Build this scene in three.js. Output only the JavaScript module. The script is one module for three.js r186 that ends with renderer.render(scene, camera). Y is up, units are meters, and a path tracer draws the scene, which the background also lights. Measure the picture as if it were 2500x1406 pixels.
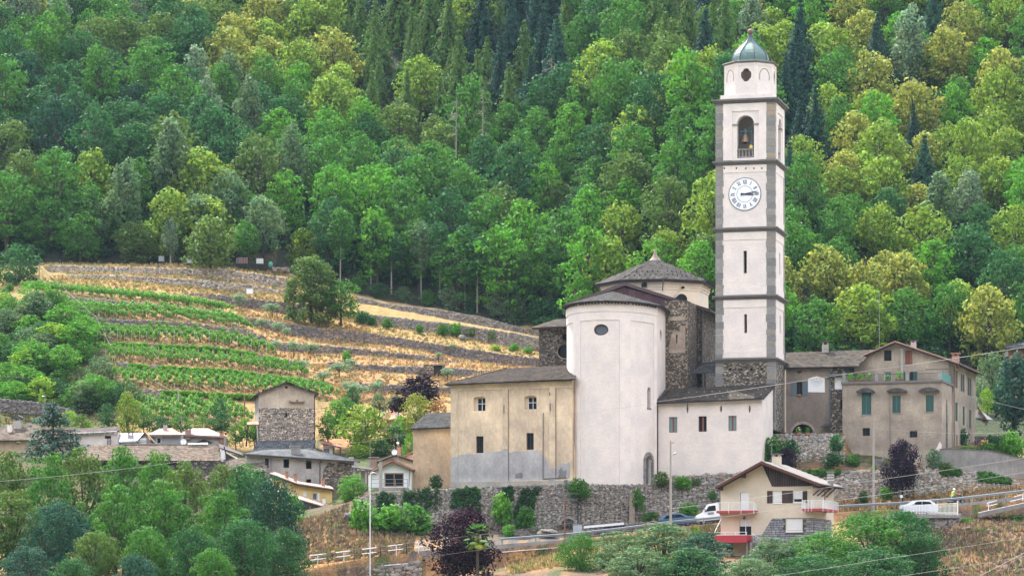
import * as THREE from 'three';
import { mergeGeometries } from 'three/addons/utils/BufferGeometryUtils.js';
import { MarchingCubes } from 'three/addons/objects/MarchingCubes.js';
import { Brush, Evaluator, SUBTRACTION } from 'three-bvh-csg';

// ------------------------------------------------------------------ camera, sky, sun, exposure
const F = 7500, CX = 1250, HY = 1500;                 // focal length in photo pixels; principal column; height of the horizon (below the frame)
const scene = new THREE.Scene();
const camera = new THREE.PerspectiveCamera(2 * Math.atan(703 / F) * 180 / Math.PI, 2500 / 1406, 1, 3000);
camera.position.set(0, 0, 0);
camera.setViewOffset(2500, 1406, 0, 703 - HY, 2500, 1406);   // lens shifted up, so that verticals stay vertical
const renderer = new THREE.WebGLRenderer({ antialias: true });
renderer.setSize(1024, 575);
renderer.toneMapping = THREE.LinearToneMapping;
renderer.toneMappingExposure = 2.5;
renderer.shadowMap.enabled = true;

const SUN = new THREE.Vector3(-0.30, 0.86, -0.60).normalize();
{ // hazy bright summer sky: pale at the horizon, bluer overhead, thin veil of cloud
const W = 256, H = 128, data = new Float32Array(W * H * 4);
for (let j = 0; j < H; j++) for (let i = 0; i < W; i++) {
const el = ((j + 0.5) / H - 0.5) * Math.PI, y = Math.sin(el), t = Math.max(0, y), k = (j * W + i) * 4;
const veil = 0.5 + 0.5 * Math.sin(i / W * Math.PI * 6 + 3 * Math.sin(j * 0.11)) * Math.sin(j * 0.23 + 2 * Math.sin(i / W * Math.PI * 4));
const c = y < 0 ? [0.30, 0.33, 0.30] : [0.98 - 0.26 * t + 0.10 * veil, 0.98 - 0.20 * t + 0.10 * veil, 1.03 - 0.08 * t + 0.09 * veil];
data[k] = c[0] * 1.2; data[k + 1] = c[1] * 1.2; data[k + 2] = c[2] * 1.2; data[k + 3] = 1;
}
const sky = new THREE.DataTexture(data, W, H, THREE.RGBAFormat, THREE.FloatType);
sky.mapping = THREE.EquirectangularReflectionMapping; sky.magFilter = THREE.LinearFilter; sky.needsUpdate = true;
scene.background = sky; scene.environment = sky;
}
const sun = new THREE.DirectionalLight(new THREE.Color(1.0, 0.94, 0.83), 5);
sun.name = 'sun';
sun.position.copy(SUN).multiplyScalar(500).add(new THREE.Vector3(0, 40, -450));
sun.target.position.set(0, 40, -450);
sun.castShadow = true; sun.shadow.radius = 2.5;
Object.assign(sun.shadow.camera, { left: -200, right: 200, top: 200, bottom: -200, near: 1, far: 1200 });
sun.shadow.mapSize.set(4096, 4096);
scene.add(sun, sun.target);

// ------------------------------------------------------------------ helpers
const V = (x, y, z) => new THREE.Vector3(x, y, z);
const P = (px, py, d) => V((px - CX) * d / F, (HY - py) * d / F, -d);       // photo pixel and distance -> point
function rng(seed) { let s = seed | 0; return () => { s = (s + 0x6d2b79f5) | 0; let t = Math.imul(s ^ (s >>> 15), 1 | s); t = (t + Math.imul(t ^ (t >>> 7), 61 | t)) ^ t; return ((t ^ (t >>> 14)) >>> 0) / 4294967296; }; }
const R0 = rng(7), rr = (r, a, b) => a + (b - a) * r(), pick = (r, a) => a[Math.floor(r() * a.length) % a.length];
const rad = (d) => d * Math.PI / 180, lerp = THREE.MathUtils.lerp, clamp = THREE.MathUtils.clamp;
function poly(pts, x, k = 1) {                        // piecewise-linear value of column k at x
if (x <= pts[0][0]) return pts[0][k];
for (let i = 1; i < pts.length; i++) if (x <= pts[i][0]) { const a = pts[i - 1], b = pts[i]; return lerp(a[k], b[k], (x - a[0]) / (b[0] - a[0])); }
return pts[pts.length - 1][k];
}
function hash2(i, j, s) { let h = Math.imul(i, 374761393) + Math.imul(j, 668265263) + Math.imul(s, 1442695041); h = Math.imul(h ^ (h >>> 13), 1274126177); return ((h ^ (h >>> 16)) >>> 0) / 4294967296; }
function vnoise(x, y, s, per = 0) {
const xi = Math.floor(x), yi = Math.floor(y), fx = x - xi, fy = y - yi, u = fx * fx * (3 - 2 * fx), v = fy * fy * (3 - 2 * fy);
const w = (n) => per ? ((n % per) + per) % per : n;
const a = hash2(w(xi), w(yi), s), b = hash2(w(xi + 1), w(yi), s), c = hash2(w(xi), w(yi + 1), s), d = hash2(w(xi + 1), w(yi + 1), s);
return lerp(lerp(a, b, u), lerp(c, d, u), v);
}
function fbm(x, y, s, oct = 4, per = 0) { let t = 0, a = 0.5, n = 0; for (let o = 0; o < oct; o++) { t += a * vnoise(x, y, s + o * 17, per); n += a; a *= 0.5; x *= 2; y *= 2; per *= 2; } return t / n; }

const counts = {};
function numbered(name) { const n = counts[name] = (counts[name] ?? -1) + 1; return n ? `${name}_${String(n).padStart(3, '0')}` : name; }
function tag(o, label, category, group) { o.userData.label = label; if (category) o.userData.category = category; if (group) o.userData.group = group; return o; }
function thing(name, label, category, pos = [0, 0, 0], turn = 0, group) {
const o = new THREE.Group(); o.name = numbered(name); scene.add(o);
o.position.set(...(pos.isVector3 ? pos.toArray() : pos)); o.rotation.y = turn;
return tag(o, label, category, group);
}
function part(parent, name, geo, mat, label) {
const m = new THREE.Mesh(geo, mat); m.name = name; m.castShadow = m.receiveShadow = true;
if (label) m.userData.label = label;
parent.add(m); return m;
}
function struct(name, geo, mat, label) { const m = part(scene, numbered(name), geo, mat, label); m.userData.kind = 'structure'; return m; }
function whole(name, geo, mat, label, category, group) { const m = part(scene, numbered(name), geo, mat); return tag(m, label, category, group); }
function stuffPart(parent, name, geo, mat, n, each) {     // instanced pieces too small or too many to pick apart
const m = new THREE.InstancedMesh(geo, mat, n); m.name = name; m.castShadow = m.receiveShadow = true; m.userData.kind = 'stuff';
const o = new THREE.Object3D(), c = new THREE.Color();
for (let i = 0; i < n; i++) { o.position.set(0, 0, 0); o.rotation.set(0, 0, 0); o.scale.set(1, 1, 1); c.setRGB(1, 1, 1); each(i, o, c); o.updateMatrix(); m.setMatrixAt(i, o.matrix); m.setColorAt(i, c); }
parent.add(m); return m;
}
function clean(g) { g = g.index ? g.toNonIndexed() : g; for (const k of Object.keys(g.attributes)) if (!['position', 'normal', 'uv'].includes(k)) g.deleteAttribute(k); if (!g.attributes.uv) g.setAttribute('uv', new THREE.BufferAttribute(new Float32Array(g.attributes.position.count * 2), 2)); return g; }
const merge = (list) => mergeGeometries(list.map(clean));
function metres(g) {                                    // uv in metres from the face that each triangle turns to
g = clean(g); const p = g.attributes.position, uv = new Float32Array(p.count * 2), a = V(), b = V(), c = V();
for (let i = 0; i < p.count; i += 3) {
a.fromBufferAttribute(p, i); b.fromBufferAttribute(p, i + 1); c.fromBufferAttribute(p, i + 2);
const n = b.clone().sub(a).cross(c.clone().sub(a)), ax = Math.abs(n.x), ay = Math.abs(n.y), az = Math.abs(n.z);
[a, b, c].forEach((q, k) => { const w = (i + k) * 2; if (az >= ax && az >= ay) { uv[w] = q.x; uv[w + 1] = q.y; } else if (ax >= ay) { uv[w] = q.z + 3.7; uv[w + 1] = q.y; } else { uv[w] = q.x; uv[w + 1] = q.z + 1.3; } });
}
g.setAttribute('uv', new THREE.BufferAttribute(uv, 2)); return g;
}
const bx = (x0, x1, y0, y1, z0, z1) => new THREE.BoxGeometry(Math.abs(x1 - x0), Math.abs(y1 - y0), Math.abs(z1 - z0)).translate((x0 + x1) / 2, (y0 + y1) / 2, (z0 + z1) / 2);
function cyl(a, b, r0, r1, n = 6) {                     // tapered bar from a to b
const d = b.clone().sub(a), L = d.length() || 1e-3, g = new THREE.CylinderGeometry(r1, r0, L, n).translate(0, L / 2, 0);
g.applyQuaternion(new THREE.Quaternion().setFromUnitVectors(V(0, 1, 0), d.divideScalar(L))); return g.translate(a.x, a.y, a.z);
}
function slab(outline, holes, thick, z = 0) {           // upright plate with openings, its face at z
const s = new THREE.Shape(outline.map((p) => new THREE.Vector2(p[0], p[1])));
for (const h of holes) s.holes.push(new THREE.Path(h.map((p) => new THREE.Vector2(p[0], p[1]))));
return new THREE.ExtrudeGeometry(s, { depth: thick, bevelEnabled: false, steps: 1, curveSegments: 8 }).translate(0, 0, z - thick);
}
function hexa(q) {                                      // solid from 8 corners: bottom a b c d, top e f g h (counter-clockwise seen from above)
const f = [[0, 3, 2, 1], [4, 5, 6, 7], [0, 1, 5, 4], [1, 2, 6, 5], [2, 3, 7, 6], [3, 0, 4, 7]], v = [];
for (const [a, b, c, d] of f) for (const k of [a, b, c, a, c, d]) v.push(...q[k].toArray());
const g = new THREE.BufferGeometry(); g.setAttribute('position', new THREE.BufferAttribute(new Float32Array(v), 3)); g.computeVertexNormals(); return clean(g);
}
const plate = (c, t) => hexa([...c.map((p) => p.clone().add(V(0, -t, 0))), ...c]);   // sloping sheet from its four upper corners, t thick
function facade(px0, pyB, d0, px1, deg) {               // upright plane from its lower left corner; deg > 0 brings its right end nearer
const t = rad(deg), X0 = (px0 - CX) * d0 / F, Y0 = (HY - pyB) * d0 / F;
const f = { pos: [X0, Y0, -d0], turn: -t, u(px) { const k = (px - CX) / F; return (k * d0 - X0) / (Math.cos(t) + k * Math.sin(t)); }, uv(px, py, out = 0) {
const D = d0 - out * Math.cos(t), k = (px - CX) / F, X = X0 - out * Math.sin(t), u = (k * D - X) / (Math.cos(t) + k * Math.sin(t)); return [u, (HY - py) * (D - u * Math.sin(t)) / F - Y0]; } };
f.w = f.u(px1); return f;
}

// ------------------------------------------------------------------ materials
function texture(n, fn, srgb = true) {
const d = new Uint8Array(n * n * 4);
for (let j = 0; j < n; j++) for (let i = 0; i < n; i++) { const c = fn(i / n, j / n), k = (j * n + i) * 4; for (let q = 0; q < 3; q++) d[k + q] = clamp(Math.round(255 * (c.length ? c[q] : c)), 0, 255); d[k + 3] = 255; }
const t = new THREE.DataTexture(d, n, n); t.wrapS = t.wrapT = THREE.RepeatWrapping; t.magFilter = THREE.LinearFilter; t.minFilter = THREE.LinearFilter; t.generateMipmaps = true;
if (srgb) t.colorSpace = THREE.SRGBColorSpace; t.needsUpdate = true; return t;
}
function rep(t, m) { const c = t.clone(); c.repeat.set(1 / m, 1 / m); c.needsUpdate = true; return c; }   // one repeat every m metres
const T = {
mottle: texture(256, (u, v) => { const a = fbm(u * 4, v * 4, 3, 5, 4), b = fbm(u * 32, v * 32, 9, 2, 32), k = 0.93 + 0.10 * (a - 0.5) + 0.05 * (b - 0.5); return [k + 0.02 * a, k, k - 0.03 * a]; }),
aged: texture(512, (u, v) => { const a = fbm(u * 3, v * 3, 31, 5, 3), b = fbm(u * 48, v * 24, 37, 3, 24), st = fbm(u * 20, v * 4, 41, 4, 4), k = 0.86 + 0.34 * (a - 0.5) + 0.12 * (b - 0.5) - 0.22 * clamp(st - 0.56, 0, 1); return [k, k - 0.015, k - 0.05 * a]; }),
trowel: texture(256, (u, v) => 0.5 + 0.6 * (fbm(u * 10, v * 20, 51, 4, 10) - 0.5), false),
grit: texture(256, (u, v) => fbm(u * 40, v * 40, 61, 3, 40), false),
rubble: texture(512, (u, v) => { const n = 24; let best = 9, sec = 9, id = 0; const x = u * n, y = v * n * 1.25; for (let a = -1; a < 2; a++) for (let b = -1; b < 2; b++) { const ci = Math.floor(x) + a, cj = Math.floor(y) + b, wi = ((ci % n) + n) % n, wj = ((cj % 30) + 30) % 30, qx = ci + hash2(wi, wj, 5), qy = cj + hash2(wi, wj, 6), D = Math.hypot((x - qx) * 0.7, y - qy); if (D < best) { sec = best; best = D; id = hash2(wi, wj, 8); } else if (D < sec) sec = D; } const e = clamp((sec - best) * 5, 0, 1), k = (0.45 + 0.62 * id * id) * (0.6 + 0.4 * e) + 0.22 * (fbm(u * 40, v * 40, 4, 2, 40) - 0.5); return [k, k * 0.965, k * 0.92]; }),
ground: texture(512, (u, v) => { const a = fbm(u * 6, v * 6, 71, 5, 6), b = fbm(u * 60, v * 60, 77, 3, 60), k = 0.78 + 0.5 * (a - 0.5) + 0.5 * (b - 0.5); return [k, k - 0.04 * a, k - 0.10 * a]; }),
wood: texture(256, (u, v) => { const b = Math.floor(u * 8), e = Math.min(1, 14 * Math.min(u * 8 - b, 1 - (u * 8 - b))), k = 0.66 + 0.28 * hash2(b, 1, 3) + 0.2 * (fbm(u * 64, v * 4, 81, 3, 4) - 0.5); return k * (0.55 + 0.45 * e); }),
slates: texture(256, (u, v) => { const k = 0.75 + 0.4 * (fbm(u * 8, v * 8, 91, 4, 8) - 0.5) + 0.25 * (fbm(u * 40, v * 12, 95, 2, 12) - 0.5); return [k, k, k]; }),
};
const std = (c, o = {}) => new THREE.MeshStandardMaterial({ color: new THREE.Color().setRGB(...c), roughness: 0.9, ...o });
const M = {
white: std([0.85, 0.765, 0.735], { map: rep(T.mottle, 6), bumpMap: rep(T.trowel, 1.8), bumpScale: 0.035 }),
whiteTrim: std([0.87, 0.785, 0.755], { map: rep(T.mottle, 4), bumpMap: rep(T.trowel, 2.2), bumpScale: 0.015 }),
cream: std([0.80, 0.72, 0.62], { map: rep(T.mottle, 5) }),
yellow: std([0.95, 0.765, 0.555], { map: rep(T.aged, 9), bumpMap: rep(T.trowel, 2), bumpScale: 0.03 }),
yellowTrim: std([0.93, 0.76, 0.55], { map: rep(T.aged, 7) }),
yellowPale: std([0.90, 0.78, 0.62], { map: rep(T.aged, 5) }),
ochre: std([0.82, 0.61, 0.41], { map: rep(T.aged, 7), bumpMap: rep(T.trowel, 2), bumpScale: 0.04 }),
greyPatch: std([0.62, 0.61, 0.62], { map: rep(T.aged, 6) }),
darkPatch: std([0.30, 0.30, 0.31], { map: rep(T.aged, 3) }),
greyRender: std([0.58, 0.55, 0.52], { map: rep(T.aged, 6), bumpMap: rep(T.trowel, 2), bumpScale: 0.05 }),
brownRender: std([0.50, 0.425, 0.345], { map: rep(T.aged, 6), bumpMap: rep(T.trowel, 2), bumpScale: 0.05 }),
taupe: std([0.33, 0.275, 0.235], { map: rep(T.aged, 7), bumpMap: rep(T.trowel, 1.5), bumpScale: 0.04 }),
rubble: std([0.50, 0.45, 0.40], { map: rep(T.rubble, 6), bumpMap: rep(T.rubble, 6), bumpScale: 0.12 }),
rubbleDark: std([0.27, 0.245, 0.235], { map: rep(T.rubble, 6), bumpMap: rep(T.rubble, 6), bumpScale: 0.12 }),
rubbleWarm: std([0.50, 0.42, 0.35], { map: rep(T.rubble, 5), bumpMap: rep(T.rubble, 5), bumpScale: 0.14 }),
concrete: std([0.40, 0.385, 0.37], { map: rep(T.aged, 5), bumpMap: rep(T.grit, 1), bumpScale: 0.02 }),
stone: [[0.31, 0.30, 0.29], [0.27, 0.26, 0.26], [0.36, 0.345, 0.33], [0.24, 0.235, 0.235], [0.34, 0.31, 0.275]].map((c) => std(c, { map: rep(T.mottle, 1.5), bumpMap: rep(T.grit, 0.8), bumpScale: 0.03 })),
stoneTan: std([0.40, 0.32, 0.24], { map: rep(T.mottle, 1.5) }),
cornice: std([0.19, 0.175, 0.175], { map: rep(T.mottle, 2), bumpMap: rep(T.grit, 1), bumpScale: 0.02 }),
rock: new THREE.MeshStandardMaterial({ color: 0xffffff, roughness: 0.95, flatShading: true, map: rep(T.mottle, 1) }),
mortar: std([0.16, 0.145, 0.135], { map: rep(T.ground, 2) }),
slateBase: std([0.14, 0.13, 0.125], { map: rep(T.slates, 3) }),
lauze: new THREE.MeshPhysicalMaterial({ color: 0xffffff, roughness: 1, specularIntensity: 0.25, map: rep(T.slates, 1) }),
sheet: new THREE.MeshPhysicalMaterial({ color: new THREE.Color().setRGB(0.155, 0.165, 0.175), roughness: 0.95, specularIntensity: 0.2, map: rep(T.slates, 4) }),
terracotta: std([0.52, 0.29, 0.20], { map: rep(T.aged, 3) }),
pinkTile: std([0.46, 0.33, 0.275], { map: rep(T.aged, 3) }),
boards: std([0.085, 0.032, 0.055], { map: rep(T.wood, 2), roughness: 0.7 }),
darkWood: std([0.075, 0.042, 0.040], { map: rep(T.wood, 1.5), roughness: 0.75 }),
eave: std([0.05, 0.032, 0.040], { roughness: 0.8 }),
redWood: std([0.34, 0.115, 0.065], { map: rep(T.wood, 1), roughness: 0.7 }),
orangeWood: std([0.50, 0.24, 0.10], { map: rep(T.wood, 1), roughness: 0.7 }),
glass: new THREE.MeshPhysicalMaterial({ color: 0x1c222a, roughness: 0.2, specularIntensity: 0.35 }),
glassTeal: std([0.16, 0.24, 0.25], { roughness: 0.25 }),
dark: std([0.015, 0.014, 0.016]),
greenPaint: std([0.018, 0.085, 0.08], { roughness: 0.55 }),
greenDark: std([0.02, 0.05, 0.055], { roughness: 0.6 }),
bluegreyPaint: std([0.11, 0.14, 0.17], { roughness: 0.6 }),
copper: std([0.15, 0.26, 0.235], { roughness: 0.55, metalness: 0.15, map: rep(T.aged, 1.2) }),
copperDark: std([0.075, 0.085, 0.095], { roughness: 0.5, metalness: 0.3 }),
rust: std([0.17, 0.095, 0.075], { roughness: 0.7 }),
bronze: std([0.30, 0.21, 0.155], { roughness: 0.5, metalness: 0.35 }),
teal: std([0.09, 0.17, 0.20], { roughness: 0.5 }),
iron: std([0.035, 0.035, 0.04], { roughness: 0.6, metalness: 0.4 }),
galv: std([0.27, 0.30, 0.33], { roughness: 0.45, metalness: 0.5 }),
whitePaint: std([0.80, 0.80, 0.80], { roughness: 0.5 }),
blind: std([0.80, 0.79, 0.80], { roughness: 0.6 }),
red: std([0.42, 0.035, 0.05], { roughness: 0.6 }),
houseCream: std([0.72, 0.63, 0.52], { map: rep(T.mottle, 5) }),
asphalt: std([0.055, 0.055, 0.058], { map: rep(T.ground, 4) }),
bark: std([0.10, 0.075, 0.055], { map: rep(T.wood, 1) }),
stake: std([0.50, 0.44, 0.38]),
barkPale: std([0.30, 0.26, 0.23], { map: rep(T.mottle, 1) }),
pole: std([0.40, 0.37, 0.34], { map: rep(T.mottle, 1) }),
poleWood: std([0.30, 0.17, 0.12], { map: rep(T.wood, 1) }),
wire: std([0.42, 0.38, 0.35], { roughness: 0.6 }),
wireDark: std([0.16, 0.14, 0.14], { roughness: 0.6 }),
tyre: std([0.02, 0.02, 0.02]),
};
const leafMat = (c, through = 0.42) => new THREE.MeshPhysicalMaterial({ color: new THREE.Color().setRGB(...c), vertexColors: true, roughness: 1, transmission: through, thickness: 0, specularIntensity: 0.25 });
const L = {
green: leafMat([0.060, 0.185, 0.022]), bright: leafMat([0.090, 0.270, 0.020]), deep: leafMat([0.032, 0.118, 0.030]), dark: leafMat([0.018, 0.070, 0.034]), blue: leafMat([0.028, 0.092, 0.055]),
yellow: leafMat([0.155, 0.255, 0.026]), gold: leafMat([0.215, 0.255, 0.042]), olive: leafMat([0.088, 0.158, 0.028]), silver: leafMat([0.170, 0.260, 0.140]), grey: leafMat([0.100, 0.180, 0.072]),
larch: leafMat([0.078, 0.155, 0.028]), spruce: leafMat([0.016, 0.060, 0.042]), cedar: leafMat([0.025, 0.080, 0.050]), purple: leafMat([0.032, 0.010, 0.022], 0.1), plum: leafMat([0.024, 0.011, 0.027], 0.1),
vine: leafMat([0.110, 0.285, 0.035]), lime: leafMat([0.200, 0.355, 0.025]), rust: leafMat([0.25, 0.13, 0.05]), ivy: leafMat([0.032, 0.095, 0.024]),
};

// ------------------------------------------------------------------ the land: lines from near to far, each [photo column, photo row, distance]
const RX = [[1500], [1930], [2900]];
const TERR = {                                          // vineyard and grass terraces: upper edge of each wall, its height in photo pixels, distance
H: { d: 428, i: 0, top: [[-400, 1000], [0, 996], [200, 1000], [330, 955], [353, 951], [480, 959], [624, 966], [760, 978], [900, 990], [1100, 985], [1330, 965]], h: [[330, 0], [353, 26], [480, 11], [624, 14], [700, 14], [760, 0]] },
G: { d: 438, i: 1, top: [[-400, 930], [0, 930], [230, 900], [288, 886], [408, 896], [552, 903], [689, 920], [787, 933], [901, 938], [977, 942], [1079, 947], [1330, 938]], h: [[270, 0], [288, 12], [552, 10], [787, 10], [901, 20], [977, 18], [1100, 14], [1330, 10], [1400, 0]] },
F: { d: 447, i: 2, top: [[-400, 880], [0, 880], [200, 850], [275, 837], [455, 845], [514, 847], [605, 860], [664, 874], [730, 885], [816, 886], [954, 896], [1034, 896], [1159, 904], [1204, 908], [1330, 912]], h: [[255, 0], [275, 8], [455, 12], [730, 12], [840, 13], [954, 13], [1034, 18], [1134, 17], [1204, 3], [1260, 0]] },
E: { d: 457, i: 3, top: [[-400, 820], [0, 815], [110, 775], [157, 765], [180, 776], [319, 783], [455, 788], [514, 796], [605, 808], [662, 831], [684, 837], [787, 844], [900, 855], [1045, 871], [1140, 885], [1330, 902]], h: [[145, 0], [180, 10], [319, 18], [455, 20], [514, 14], [605, 12], [650, 10], [684, 20], [764, 20], [840, 15], [1045, 11], [1140, 2], [1160, 0]] },
D: { d: 468, i: 4, top: [[-400, 765], [0, 755], [90, 722], [123, 721], [189, 727], [319, 738], [455, 752], [527, 762], [559, 768], [628, 781], [703, 792], [787, 804], [900, 815], [954, 823], [1113, 849], [1227, 866], [1330, 878]], h: [[95, 0], [123, 10], [205, 12], [341, 8], [440, 3], [527, 6], [628, 17], [703, 27], [787, 24], [900, 23], [1000, 20], [1113, 26], [1227, 30], [1330, 30], [1360, 0]] },
C: { d: 480, i: 5, top: [[-400, 730], [0, 722], [120, 700], [400, 712], [445, 716], [536, 721], [605, 731], [707, 741], [800, 752], [880, 764], [908, 770], [999, 780], [1090, 790], [1227, 810], [1330, 829]], h: [[430, 0], [536, 14], [593, 22], [707, 27], [800, 24], [880, 24], [960, 23], [1068, 27], [1227, 34], [1330, 31], [1360, 0]] },
B: { d: 488, i: 6, top: [[-400, 705], [0, 695], [166, 671], [296, 673], [400, 680], [502, 685], [616, 697], [682, 709], [760, 722], [880, 742], [1100, 782], [1330, 824]], h: [[150, 0], [166, 8], [319, 12], [400, 17], [491, 19], [605, 17], [682, 8], [740, 3], [760, 0]] },
A: { d: 493, i: 7, top: [[-400, 670], [0, 665], [100, 650], [118, 648], [250, 652], [382, 655], [457, 657], [536, 657], [593, 666], [696, 679], [780, 700], [878, 727], [942, 743], [1068, 757], [1181, 777], [1250, 795], [1330, 815]], h: [[100, 0], [118, 16], [255, 15], [328, 17], [455, 16], [527, 24], [605, 26], [684, 28], [760, 18], [878, 16], [967, 22], [1090, 26], [1181, 26], [1330, 14], [1400, 0]] },
};
for (const t of Object.values(TERR)) { const r = 1030 - t.i * 13; t.top.push([1700, lerp(t.top[t.top.length - 1][1], r, 0.7)], [1930, r], [2900, r]); }
const terrD = (t, px) => poly([[1330, t.d], [1930, 400 + t.i * 3]], px);
const terrTop = (t) => (px) => [poly(t.top, px), terrD(t, px) + 0.35];
const terrBot = (t) => (px) => [poly(t.top, px) + poly([[-500, 0], ...t.h, [2900, 0]], px), terrD(t, px)];
const line = (pts) => (px) => [poly(pts, px, 1), poly(pts, px, 2)];
const roadEdge = line([[-400, 1400, 326], [600, 1392, 328], [770, 1378, 330], [1020, 1347, 333], [1225, 1330, 336], [1390, 1318, 338.4], [1500, 1306, 340.5], [1640, 1288, 342.5], [1760, 1276, 343.5], [2040, 1250, 346.5], [2210, 1241, 348.5], [2345, 1230, 349.5], [2500, 1212, 351.5], [2900, 1170, 356]]);
const roadBack = (px) => { const [y, d] = roadEdge(px), q = d + 6.5; return [HY - (HY - y) * d / q, q]; };
const wallFoot = line([[-400, 1300, 354], [600, 1300, 354], [720, 1292, 353], [800, 1268, 353], [870, 1262, 354], [1000, 1290, 354], [1230, 1300, 354], [1400, 1290, 354.5], [1530, 1286, 355], [1600, 1268, 356], [1760, 1252, 357], [2040, 1226, 359], [2200, 1216, 360], [2340, 1200, 362], [2500, 1190, 364], [2900, 1160, 369]]);
const wallTop = line([[-400, 1240, 364], [600, 1256, 364], [700, 1254, 362], [800, 1240, 360], [850, 1228, 358], [905, 1206, 356.5], [1000, 1199, 356], [1100, 1195, 356.3], [1230, 1190, 356.3], [1385, 1184, 355.8], [1530, 1186, 355.6], [1600, 1184, 357.5], [1700, 1166, 358.3], [1760, 1160, 359], [1880, 1158, 361], [2000, 1152, 361], [2200, 1151, 362], [2320, 1146, 364], [2410, 1160, 365], [2500, 1178, 366], [2900, 1180, 371]]);
const upFoot = line([[-400, 1190, 373], [600, 1232, 374], [760, 1232, 373], [850, 1214, 371], [900, 1196, 370], [1000, 1196, 369], [1100, 1190, 368], [1385, 1180, 366], [1600, 1178, 366.5], [1640, 1160, 366.5], [1760, 1150, 366], [1861, 1130, 366], [2060, 1124, 367], [2280, 1155, 366], [2500, 1166, 368], [2900, 1165, 373]]);
const upTop = line([[-400, 1140, 386], [600, 1140, 386], [900, 1140, 385], [1385, 1160, 380], [1760, 1100, 374], [1861, 1062, 368.6], [2060, 1060, 368.6], [2080, 1112, 368.6], [2280, 1112, 368.2], [2300, 1096, 368.2], [2420, 1102, 369.7], [2500, 1122, 370.2], [2900, 1130, 375]]);
const forestEdge = line([[-400, 640, 506], [0, 645, 506], [118, 646, 506], [455, 646, 507], [700, 668, 508], [880, 722, 504], [1100, 757, 501], [1320, 806, 496], [1500, 850, 472], [1700, 890, 447], [1930, 905, 433], [2500, 915, 433], [2900, 915, 433]]);
const LINES = [
line([[-400, 2250, 60], [2900, 2250, 60]]), line([[-400, 1640, 230], [2900, 1640, 230]]),
line([[-400, 1470, 290], [700, 1460, 290], [1000, 1440, 300], [1500, 1425, 300], [2100, 1430, 300], [2300, 1415, 310], [2400, 1408, 316], [2900, 1400, 316]]),
line([[-400, 1440, 318], [700, 1446, 318], [770, 1440, 322], [1020, 1428, 325], [1225, 1400, 328], [1390, 1372, 330], [1600, 1352, 332], [1740, 1352, 335], [2000, 1352, 336], [2060, 1330, 337], [2210, 1320, 338], [2300, 1335, 338], [2345, 1296, 338], [2500, 1288, 340], [2900, 1280, 340]]),
line([[-400, 1430, 325], [700, 1430, 327], [770, 1424, 329], [1020, 1414, 332.4], [1225, 1384, 335.4], [1390, 1345, 337.8], [1500, 1322, 339.8], [1640, 1297, 341.8], [1760, 1290, 342.8], [2040, 1258, 345.8], [2210, 1262, 347.8], [2345, 1270, 348.8], [2400, 1264, 349.6], [2500, 1262, 350.8], [2900, 1240, 355]]),
roadEdge, roadBack, wallFoot, wallTop, upFoot, upTop,
line([[-400, 1085, 406], [600, 1088, 406], [900, 1082, 406], [1100, 1060, 405], [1385, 1040, 399], [1760, 1030, 396], [2060, 1035, 393], [2300, 1060, 393], [2500, 1090, 393], [2900, 1100, 396]]),
];
for (const k of 'HGFEDCBA') LINES.push(terrBot(TERR[k]), terrTop(TERR[k]));
LINES.push(forestEdge);
for (let k = 1; k <= 6; k++) LINES.push((px) => { const [y, d] = forestEdge(px), q = d + k * 38, Y = (HY - y) * d / F + k * 38 * (0.585 + 0.05 * Math.sin(px * 0.004 + k)); return [HY - Y * F / q, q]; });
const profile = (px) => LINES.map((f) => { const [y, d] = f(px); return [d, (HY - y) * d / F]; });
function groundY(px, d) { const q = profile(px); for (let i = 1; i < q.length; i++) if (d <= q[i][0]) return lerp(q[i - 1][1], q[i][1], clamp((d - q[i - 1][0]) / Math.max(1e-6, q[i][0] - q[i - 1][0]), 0, 1)); return q[q.length - 1][1]; }
const onGround = (px, d) => V((px - CX) * d / F, groundY(px, d), -d);
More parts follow.
